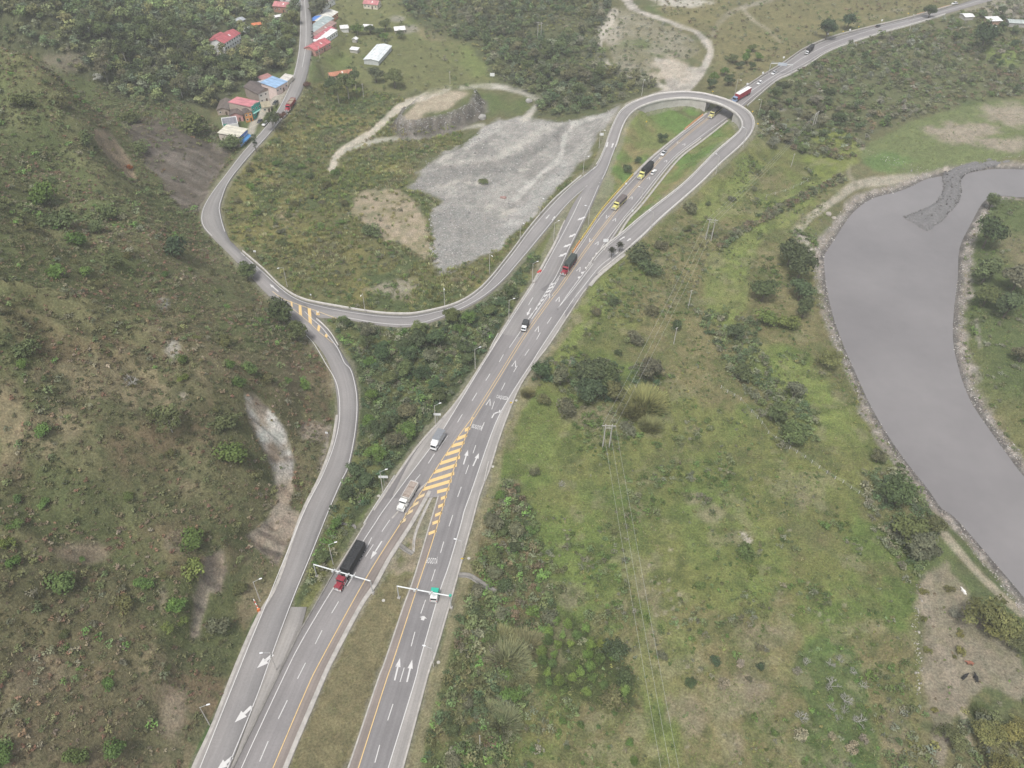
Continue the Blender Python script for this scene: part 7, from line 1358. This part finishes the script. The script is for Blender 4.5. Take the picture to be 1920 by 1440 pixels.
def sign(u, v, h, w, hh, mat, label, kind='plate', face=None, name='road_sign'):
    p = G(u, v); o = empty(name, p, 0 if face is None else face, label, 'sign'); MB().tube((0, 0, -.3), (0, 0, h), .06, .05, 6).build('post', [M_GALV], o)
    if kind == 'diamond': MB().hexa([(0, -.10, h - w), (w * .7, -.10, h - w * .3), (0, -.10, h + w * .4), (-w * .7, -.10, h - w * .3)], [(0, -.062, h - w), (w * .7, -.062, h - w * .3), (0, -.062, h + w * .4), (-w * .7, -.062, h - w * .3)]).build('panel', [mat], o)
    else: MB().box(-w / 2, w / 2, -.10, -.062, h - hh, h).build('panel', [mat], o)
for u, v, h, w, hh, lb in ((721, 910, 5.2, 3.2, 1.2, 'white banner panel on a post next to the lamp by the dump truck'), (821, 793, 5.2, 2.6, 1.1, 'white banner panel on a post next to the lamp by the box truck')): sign(u, v, h, w, hh, M_SIGNW, lb, name='banner_sign')
for u, v, lb in ((867, 1056, 'yellow warning sign beside the lamp at the BOGOTÁ lettering'), (958, 764, 'yellow warning sign on the verge beside the CAQUEZA lettering'), (1335, 179, 'yellow sign on the outer edge of the overpass'), (1409, 217, 'yellow sign at the outer bend of the loop'), (1419, 240, 'yellow sign below the outer bend of the loop'), (1211, 236, 'small yellow marker sign on the loop grass'), (1608, 57, 'yellow sign beside the far highway on the meadow side'), (1701, 32, 'tall yellow sign beside the far highway near the orange barrier'), (1579, 66, 'yellow sign nearest the dark tree by the far highway')): sign(u, v, 2.9, .75, 1, M_SIGNY, lb, 'diamond')
for u, v, h, w, hh, lb in ((584, 560, 2.6, .6, .8, 'white marker sign on the outer edge of the side road at the hatching'), (479, 478, 2.6, 1.3, 1.0, 'white sign at the village end of the side road'), (923, 148, 4.0, 3.0, 2.2, 'white board standing alone on the meadow above the quarry'), (655, 884, 3.0, 2.2, 1.0, 'white sign at the thicket beside the branch road'), (614, 820, 3.0, 1.0, .9, 'round white sign at the hill foot inside the branch road bend'), (1127, 262, 4.2, 2.2, 1.6, 'white panel by the loop edge at the gravel apron'), (1135, 459, 3.4, 2.4, 1.8, 'white panel at the nose between highway and merging loop'), (1185, 402, 2.8, .9, 1.2, 'white sign on the grass strip beside the highway'), (1173, 352, 3.0, 1.0, 1.0, 'round white sign at the top of the yellow barrier'), (1400, 164, 3.0, 1.2, 1.2, 'white sign on the meadow side directly behind the overpass'), (1429, 143, 3.0, 1.2, 1.2, 'white sign on the meadow side before the sign gantry'), (1468, 114, 3.0, 1.2, 1.2, 'white sign on the meadow side behind the sign gantry'), (1551, 70, 3.0, 1.2, 1.2, 'white sign on the meadow side next to the big dark tree'), (1592, 62, 3.0, 1.2, 1.2, 'white sign on the meadow side right of the dark trees'), (1652, 44, 3.0, 1.2, 1.2, 'white sign beside the dark car on the far highway'), (1738, 22, 3.0, 1.2, 1.2, 'white sign at the orange barrier of the far highway'), (597, 591, 2.4, .9, .9, 'white sign standing on the yellow nose where the side roads part')): sign(u, v, h, w, hh, M_SIGNW, lb)
def gantry(b0, b1, h, label, cams=(), panel=None):
    a, b = G(*b0), G(*b1); a.z = min(a.z, 0.3); c = (a + b) / 2; u = b - a; L = Vector((u.x, u.y, 0)).length; o = empty('gantry', (c.x, c.y, 0), math.atan2(u.y, u.x), label, 'gantry'); x = L / 2
    for s in (-1, 1): MB().tube((s * x, 0, -1.5), (s * x, 0, h + .2), .17, .15, 8).build('post', [M_GALV], o); MB().box(s * x - .45, s * x + .45, -.45, .45, -1.2, .25).build('footing', [M_CONC], o)
    MB().tube((-x, 0, h), (x, 0, h), .2, .2, 8).build('beam', [P((.62, .64, .64), .5, .06)], o)
    for t in cams: q = MB(); q.box(x * t - .3, x * t + .3, -.75, -.25, h - .25, h + .3); q.tube((x * t + .5, 0, h + .05), (x * t + .5, 0, h + .55), .3, .3, 10); q.build('camera_unit', [M_GALV], o)
    for t in cams[::2]: MB().box(x * t - .35, x * t + .35, .2, .6, h - .7, h - .1).build('sensor_box', [M_BLACK], o)
    if panel: MB().box(x * panel[0], x * panel[1], -.3, -.18, h - .9, h + 1.1).build('sign_panel', [P((.48, .52, .58), .5, .06)], o); MB().tube((-x, 0, h + .8), (x * panel[0], 0, h + .8), .12, .12, 6).build('upper_beam', [M_GALV], o)
    return o, x
gantry((594, 1080), (699, 1112), 6.3, 'pale steel toll gantry over the southbound lanes above the red semi truck', (-.3, -.12, .2, .38))
o, x = gantry((748, 1121), (846, 1140), 6.3, 'pale steel toll gantry over the northbound lanes above the green and white truck', (-.32, .25)); MB().box(x - .35, x + .35, -.35, .35, 6.35, 6.9).build('green_box', [P((.05, .36, .26), .5, .1)], o)
gantry((1441, 138), (1482, 141), 6.5, 'grey sign gantry over the highway beyond the overpass', (), (-.35, .45))
# ------------------------------------------------------------------ power line
def pylon(b0, b1, h, label):
    a, b = G(*b0), G(*b1); c = (a + b) / 2; u = b - a; o = empty('power_pole', c, math.atan2(u.y, u.x), label, 'power pole', 'twin post power poles'); x = max(.9, min(1.6, Vector((u.x, u.y, 0)).length / 2))
    for s in (-1, 1): MB().tube((s * x, 0, -.8), (s * x, 0, h), .26, .18, 8).build('post', [M_WOODP], o)
    MB().box(-x - 1.3, x + 1.3, -.12, .12, h - .8, h - .55).build('crossarm', [M_WOODP], o); MB().box(-x - .2, x + .2, -.1, .1, h - 1.9, h - 1.7).build('brace', [M_WOODP], o)
    W3 = []
    for s in (-1, 0, 1): MB().tube((s * (x + 1.1), 0, h - .55), (s * (x + 1.1), 0, h - .2), .09, .06, 6).build('insulator', [P((.2, .15, .12), .4, .1)], o); W3.append(c + Vector((math.cos(o.rotation_euler.z), math.sin(o.rotation_euler.z), 0)) * s * (x + 1.1) + Vector((0, 0, h - .2)))
    return W3
pA = pylon((1130, 838), (1142, 839), 12, 'twin post power pole in the meadow beside the knoll'); pB = pylon((1323, 449), (1333, 451), 12, 'twin post power pole on the slope below the loop road'); pC = pylon((1518, 249), (1527, 243), 12, 'twin post power pole at the bright field by the river'); pD = pylon((1008, 73), (1014, 74), 12, 'twin post power pole far up in the wood behind the quarry')
def wires(A_, B_, label, sag=2.0):
    for a, b in zip(A_, B_):
        mb = MB(); n = 14; q = [a.lerp(b, i / n) - Vector((0, 0, sag * 4 * (i / n) * (1 - i / n))) for i in range(n + 1)]
        for i in range(n): mb.tube(q[i], q[i + 1], .03, .03, 4, False)
        tag(mb.build('power_line', [P((.42, .42, .40), .6, .1, name='power_wire')]), label, 'power line', 'power lines')
e_ = [R3(u, 1600, 9.0) for u in (1268, 1286, 1304)]
wires(pA, e_, 'thin power line running down the meadow from the nearest twin post pole', 1.5); wires(pA, pB, 'thin power line between the nearest and the second twin post pole', 3); wires(pB, pC, 'thin power line between the second twin post pole and the river field', 3)
def post(u, v, h, label, mat=None, arm=True):
    o = empty('utility_pole', G(u, v), .6, label, 'utility pole'); MB().tube((0, 0, -.5), (0, 0, h), .17, .12, 8).build('pole', [mat or M_POLEC], o)
    if arm: MB().box(-.7, .7, -.07, .07, h - .5, h - .35).build('crossarm', [mat or M_POLEC], o)
for u, v, h, lb in ((1263, 645, 9, 'lone utility pole in the meadow above the dark thicket'), (1290, 578, 10, 'thin utility pole in the meadow upper part'), (844, 157, 8, 'utility pole on the meadow above the quarry plateau'), (682, 183, 9, 'utility pole under the large trees below the long shed'), (1483, 313, 8, 'utility pole in the scrub near the bright field'), (900, 1397, 6, 'short grey post in the scrub beside the lower cane clump'), (600, 110, 8, 'utility pole beside the nearest red roofed house')): post(u, v, h, lb, None, h > 7)
# ------------------------------------------------------------------ fences, barriers, odds and ends
def post_fence(pts, label):
    P_ = [G(*p) for p in pts]; c = P_[0]; o = empty('post_fence', c, 0, label, 'fence')
    for p in P_: MB().tube(p - c - Vector((0, 0, .3)), p - c + Vector((RNG.uniform(-.1, .1), 0, 1.7)), .10, .08, 5).build('post', [P((.60, .59, .56), .8, .1)], o)
    mb = MB()
    for a, b in zip(P_[:-1], P_[1:]):
        for z in (.6, 1.1, 1.5): mb.tube(a - c + Vector((0, 0, z)), b - c + Vector((0, 0, z)), .015, .015, 3, False)
    mb.build('wire', [M_GALV], o)
post_fence([(1280 + x / 3, 480 + y / 3) for x, y in ((215, 745), (250, 770), (290, 790), (325, 812), (385, 880), (420, 915), (445, 945), (480, 1000), (520, 1030), (560, 1055), (600, 1085), (640, 1110), (685, 1137), (725, 1165), (765, 1195), (810, 1225), (855, 1255), (900, 1277), (945, 1310), (990, 1337), (1030, 1370))], 'wire fence with a row of pale posts across the meadow')
post_fence([(1280 + x / 3, y / 3) for x, y in ((470, 1110), (520, 1095), (575, 1080), (620, 1060), (665, 1040), (700, 1020))], 'short fence with pale posts along the hedge below the loop')
def mesh_fence(pts, mat, n, label, name='safety_fence', h=1.1):
    Q = resample(px_line(pts, .05), n); c = Vector(Q[0]); o = empty(name, c, 0, label, 'barrier'); mb = MB()
    for a, b in zip(Q[:-1], Q[1:]):
        a, b = Vector(a) - c, Vector(b) - c; d = (b - a).normalized(); m_ = Vector((-d.y, d.x, 0)) * .18; a2, b2 = a + (b - a) * .12, a + (b - a) * .88
        mb.hexa([a2 - m_ * 1.6, b2 - m_ * 1.6, b2 + m_ * 1.6, a2 + m_ * 1.6], [p + Vector((0, 0, h)) for p in (a2 - m_, b2 - m_, b2 + m_, a2 + m_)])
    mb.build('barrier_panel', [mat], o); pb = MB()
    for q in Q: q = Vector(q) - c; pb.tube(q - Vector((0, 0, .2)), q + Vector((0, 0, h + .15)), .07, .06, 5)
    pb.build('support', [M_BLACK], o)
mesh_fence([(1088, 453), (1101, 434), (1125, 399), (1141, 379), (1165, 352), (1187, 328)], P((.55, .42, .10), .6, .2), 40, 'long yellow plastic barrier between the loop grass and the highway')
mesh_fence([(1073, 475), (1080, 464), (1087, 454)], P((.62, .30, .10), .6, .15), 7, 'short orange plastic barrier at the lower end of the yellow one')
mesh_fence([(1283, 244), (1300, 230), (1318, 216)], P((.62, .32, .16), .6, .15), 16, 'orange plastic barrier beside the highway before the overpass', h=1.0)
mesh_fence([(1718, 28.5), (1750, 20), (1780, 11.5)], P((.60, .32, .18), .6, .15), 18, 'long orange plastic barrier along the far highway', h=1.0)
o = empty('plastic_barrier', R3(1011, 511), .9, 'bright red plastic barrier block beside the slip road lamp', 'barrier'); MB().box(-1.3, 1.3, -.45, .45, 0, 1.0, .15, .12, .12).build('block', [P((.58, .06, .05), .5, .1)], o, bevel=.06); MB().box(-1.0, 1.0, -.2, .2, 1.001, 1.12).build('top_ridge', [P((.62, .10, .08), .5, .1)], o)
p0 = G(486, 1146); o = empty('boom_barrier', p0, 0, 'red and white boom barrier at the foot of the hill beside a lamp', 'barrier'); q = (G(477, 1128) - p0) + Vector((0, 0, 1.4)); MB().box(-.4, .4, -.3, .3, -.4, 1.3).build('housing', [P((.60, .16, .05), .5, .1)], o)
for i in range(5): MB().tube(Vector((0, 0, 1.1)).lerp(q, i / 5), Vector((0, 0, 1.1)).lerp(q, (i + 1) / 5), .11, .11, 6).build('boom_stripe', [P((.6, .05, .04), .5, .05) if i % 2 else M_SIGNW], o)
def on_terrain_strip(pts, w, h, mat, name, label, cat):
    C = on_ground(smooth_line(np.asarray(pts, float), 6)); C[:, 2] += .02; a, b = ribbon(C, w); a[:, 2] = b[:, 2] = C[:, 2]; tag(strip(a, b, [(0, -.6), (0, h), (.2, h), (.22, h * .35), (.78, h * .35), (.8, h), (1, h), (1, -.6)], name, [mat], kind=None), label, cat)
on_terrain_strip([(811, 928), (798, 955), (785, 984), (777, 1010), (775, 1035)], .9, .18, M_CONC, 'drain_channel', 'narrow concrete drain running down the median nose', 'drain')
on_terrain_strip([(748, 1021), (757, 1028), (774, 1039)], 1.6, .25, M_CONCD, 'drain_channel', 'dark concrete culvert across the median', 'drain')
on_terrain_strip([(860, 1078), (880, 1080), (900, 1092), (930, 1111)], 1.8, .25, M_CONCD, 'drain_channel', 'grey concrete drain stepping down into the roadside scrub', 'drain')
on_terrain_strip([(630, 981), (648, 983), (664, 986), (666, 992)], .8, .3, M_CONCD, 'drain_channel', 'short dark drain beside the southbound lanes below the dump truck', 'drain')
_dc = MB().tube((0, 0, -.1), (0, 0, .12), .5, .5, 14).mesh('drain_cover'); _dc.materials.append(P((.42, .40, .36), .85, .1))
for u, v, lb in ((879, 1047, 'round pale concrete cover beside the yellow sign at BOGOTÁ'), (822, 1242, 'round pale concrete cover beside the lamp at the northbound arrows'), (968, 751, 'round pale concrete cover beside the CAQUEZA lettering'), (710, 930, 'round pale concrete cover near the lamp by the dump truck'), (719, 1126, 'round pale concrete cover in the median below the gantries'), (924, 875, 'round pale concrete cover at the pasture guard rail'), (679, 992, 'small round pale cover beside the long semi truck')):
    o = bpy.data.objects.new('drain_cover', _dc); COL.objects.link(o); o.location = G(u, v); tag(o, lb, 'drain cover', 'concrete covers on the verges')
o = bpy.data.objects.new('boulder', None)
bpy.data.objects.remove(o)
def boulder(u, v, r, label, c=(.30, .29, .275)):
    bm = bmesh.new(); bmesh.ops.create_icosphere(bm, subdivisions=2, radius=r); g = np.random.default_rng(int(u))
    for w_ in bm.verts: w_.co *= g.uniform(.82, 1.12); w_.co.z *= .7
    me = bpy.data.meshes.new('boulder'); bm.to_mesh(me); bm.free(); o = link('boulder', me, [P(c, .9, .2)]); o.location = G(u, v) + Vector((0, 0, r * .3)); tag(o, label, 'boulder')
boulder(904, 222, 2.6, 'large grey boulder at the upper rim of the quarry'); boulder(992, 191, 2.2, 'pale boulder beside the curved dirt track'); boulder(1553, 402, 1.6, 'pale boulder on the near river bank', (.30, .27, .235)); boulder(1564, 410, 1.3, 'smaller boulder on the near river bank', (.32, .29, .25))
row = [(1722, 1092 + i * 9.0 + RNG.uniform(-3, 3)) for i in range(24)]; Q = on_ground(row); Q[:, 0] += RNG.normal(size=len(Q)) * .5
stones('boundary_stones', np.repeat(Q, 4, 0) + RNG.normal(size=(96, 3)) * np.array([.5, .9, 0]), .12, .32, [(.34, .32, .28), (.28, .26, .23)], 'pale stones in a row along the edge of the meadow')
log = MB(); a_, b_ = G(941, 371), G(948, 373); log.tube(a_ + Vector((0, 0, .3)), b_ + Vector((0, 0, .35)), .5, .4, 8); log.box(a_.x - 1, a_.x + 2.5, a_.y - .6, a_.y + .6, a_.z - .1, a_.z + .9, .3, .2, .2)
tag(log.build('scrap_heap', [P((.30, .20, .18), .8, .2)]), 'rusty brown scrap heap in the middle of the quarry', 'scrap heap')
# cattle on the pale bank
def cow(u, v, rz, c, label, lying=False):
    p = G(u, v); zt = .45 if lying else 1.05
    vs = [(0, 0, zt), (0, .55, zt + .05), (0, -.6, zt + .05), (0, .95, zt + .25), (0, 1.25, zt + .3), (0, 1.55, zt + .12), (0, -.85, zt), (0, -.95, zt - .45)]
    ed = [(0, 1), (0, 2), (1, 3), (3, 4), (4, 5), (2, 6), (6, 7)]; rr = [.36, .34, .34, .2, .16, .1, .08, .04]
    for y, par in ((.55, 1), (-.6, 2)):
        for s in (-1, 1):
            k = len(vs); kz = .25 if lying else .55
            vs += [(s * .24, y, zt - .28), (s * .25, y - (.08 if y < 0 else -.03), kz), (s * .25, y + (.3 if lying else 0), .08)]; ed += [(par, k), (k, k + 1), (k + 1, k + 2)]; rr += [.16, .09, .07]
    me = bpy.data.meshes.new('cow'); me.from_pydata(vs, ed, []); o = link('cow', me, [P(c, .8, .12, name='hide')]); o.location = p; o.rotation_euler = (0, 0, rz); o.scale = (1.15,) * 3
    md = o.modifiers.new('skin', 'SKIN')
    for i, q in enumerate(me.skin_vertices[0].data): q.radius = (rr[i], rr[i]); q.use_root = i == 0
    o.modifiers.new('smooth', 'SUBSURF').levels = 1; o.modifiers['smooth'].render_levels = 1; tag(o, label, 'cow')
cow(1807, 1111, .4, (.72, .70, .66), 'white cow lying beside the broad yellow willow', True); cow(1817, 1246, 1.4, (.26, .11, .07), 'reddish brown cow grazing on the pale bank'); cow(1806, 1272, -1.0, (.02, .02, .02), 'black cow on the pale bank, left one of two'); cow(1828, 1275, .1, (.02, .02, .02), 'black cow on the pale bank, right one of two')

_g = np.random.default_rng(77); _t = _g.uniform(0, 1, 1500); _i = _g.integers(0, len(CAUSEWAY[0]), 1500); _q = np.where(_g.uniform(size=1500) < .8, np.where(_t < .5, -.1 + .3 * _t, 1.1 - .3 * (_t - .5)), _t)[:, None]
_p = CAUSEWAY[0][_i] * (1 - _q) + CAUSEWAY[1][_i] * _q; _p[:, 2] = -4.5 - np.where((_q[:, 0] < .06) | (_q[:, 0] > .94), 1.0, .1)
stones('causeway_rubble', _p, .2, .7, [(.10, .097, .096), (.15, .145, .143), (.20, .195, .19)], 'dark rubble covering the causeway in the river')
# ------------------------------------------------------------------ light, air, picture
W = bpy.data.worlds.new('World'); S.world = W; W.use_nodes = True; nt = W.node_tree
sky = N(nt, 'ShaderNodeTexSky', sky_type='NISHITA'); sky.sun_disc = False
SUN_EL, SUN_AZ = math.radians(64), math.radians(205)
sky.sun_elevation = SUN_EL; sky.sun_rotation = SUN_AZ; sky.dust_density = 3.0; sky.air_density = 1.0
hs = N(nt, 'ShaderNodeHueSaturation'); hs.inputs['Saturation'].default_value = .30
nt.links.new(sky.outputs[0], hs.inputs['Color'])
bg = nt.nodes['Background']; bg.inputs['Strength'].default_value = .09; nt.links.new(hs.outputs[0], bg.inputs['Color'])
sd = bpy.data.lights.new('sun', 'SUN'); so = bpy.data.objects.new('sun', sd); COL.objects.link(so)
sd.energy = 1.5; sd.angle = math.radians(12); sd.color = (1.0, .96, .90)
so.rotation_euler = (Vector((math.sin(SUN_AZ) * math.cos(SUN_EL), math.cos(SUN_AZ) * math.cos(SUN_EL), math.sin(SUN_EL)))).to_track_quat('Z', 'Y').to_euler()
if HAZE:
    mz = bpy.data.materials.new('hazy_air'); mz.use_nodes = True; nt = mz.node_tree; nt.nodes.clear()
    o_ = N(nt, 'ShaderNodeOutputMaterial'); v_ = N(nt, 'ShaderNodeVolumePrincipled'); v_.inputs['Density'].default_value = HAZE
    v_.inputs['Color'].default_value = (.93, .95, .97, 1); v_.inputs['Anisotropy'].default_value = 0.0
    nt.links.new(v_.outputs[0], o_.inputs['Volume'])
    tag(MB().box(-1000, 1000, -80, 1260, -16, HCAM + 12).build('haze', [mz]), kind='stuff')
S.view_settings.view_transform = 'Standard'; S.view_settings.look = 'None'; S.view_settings.gamma = 1
S.view_settings.exposure = EXPO
S.cycles.use_denoising = True
S.cycles.max_bounces = 6; S.cycles.diffuse_bounces = 3; S.cycles.volume_bounces = 1; S.cycles.transparent_max_bounces = 6
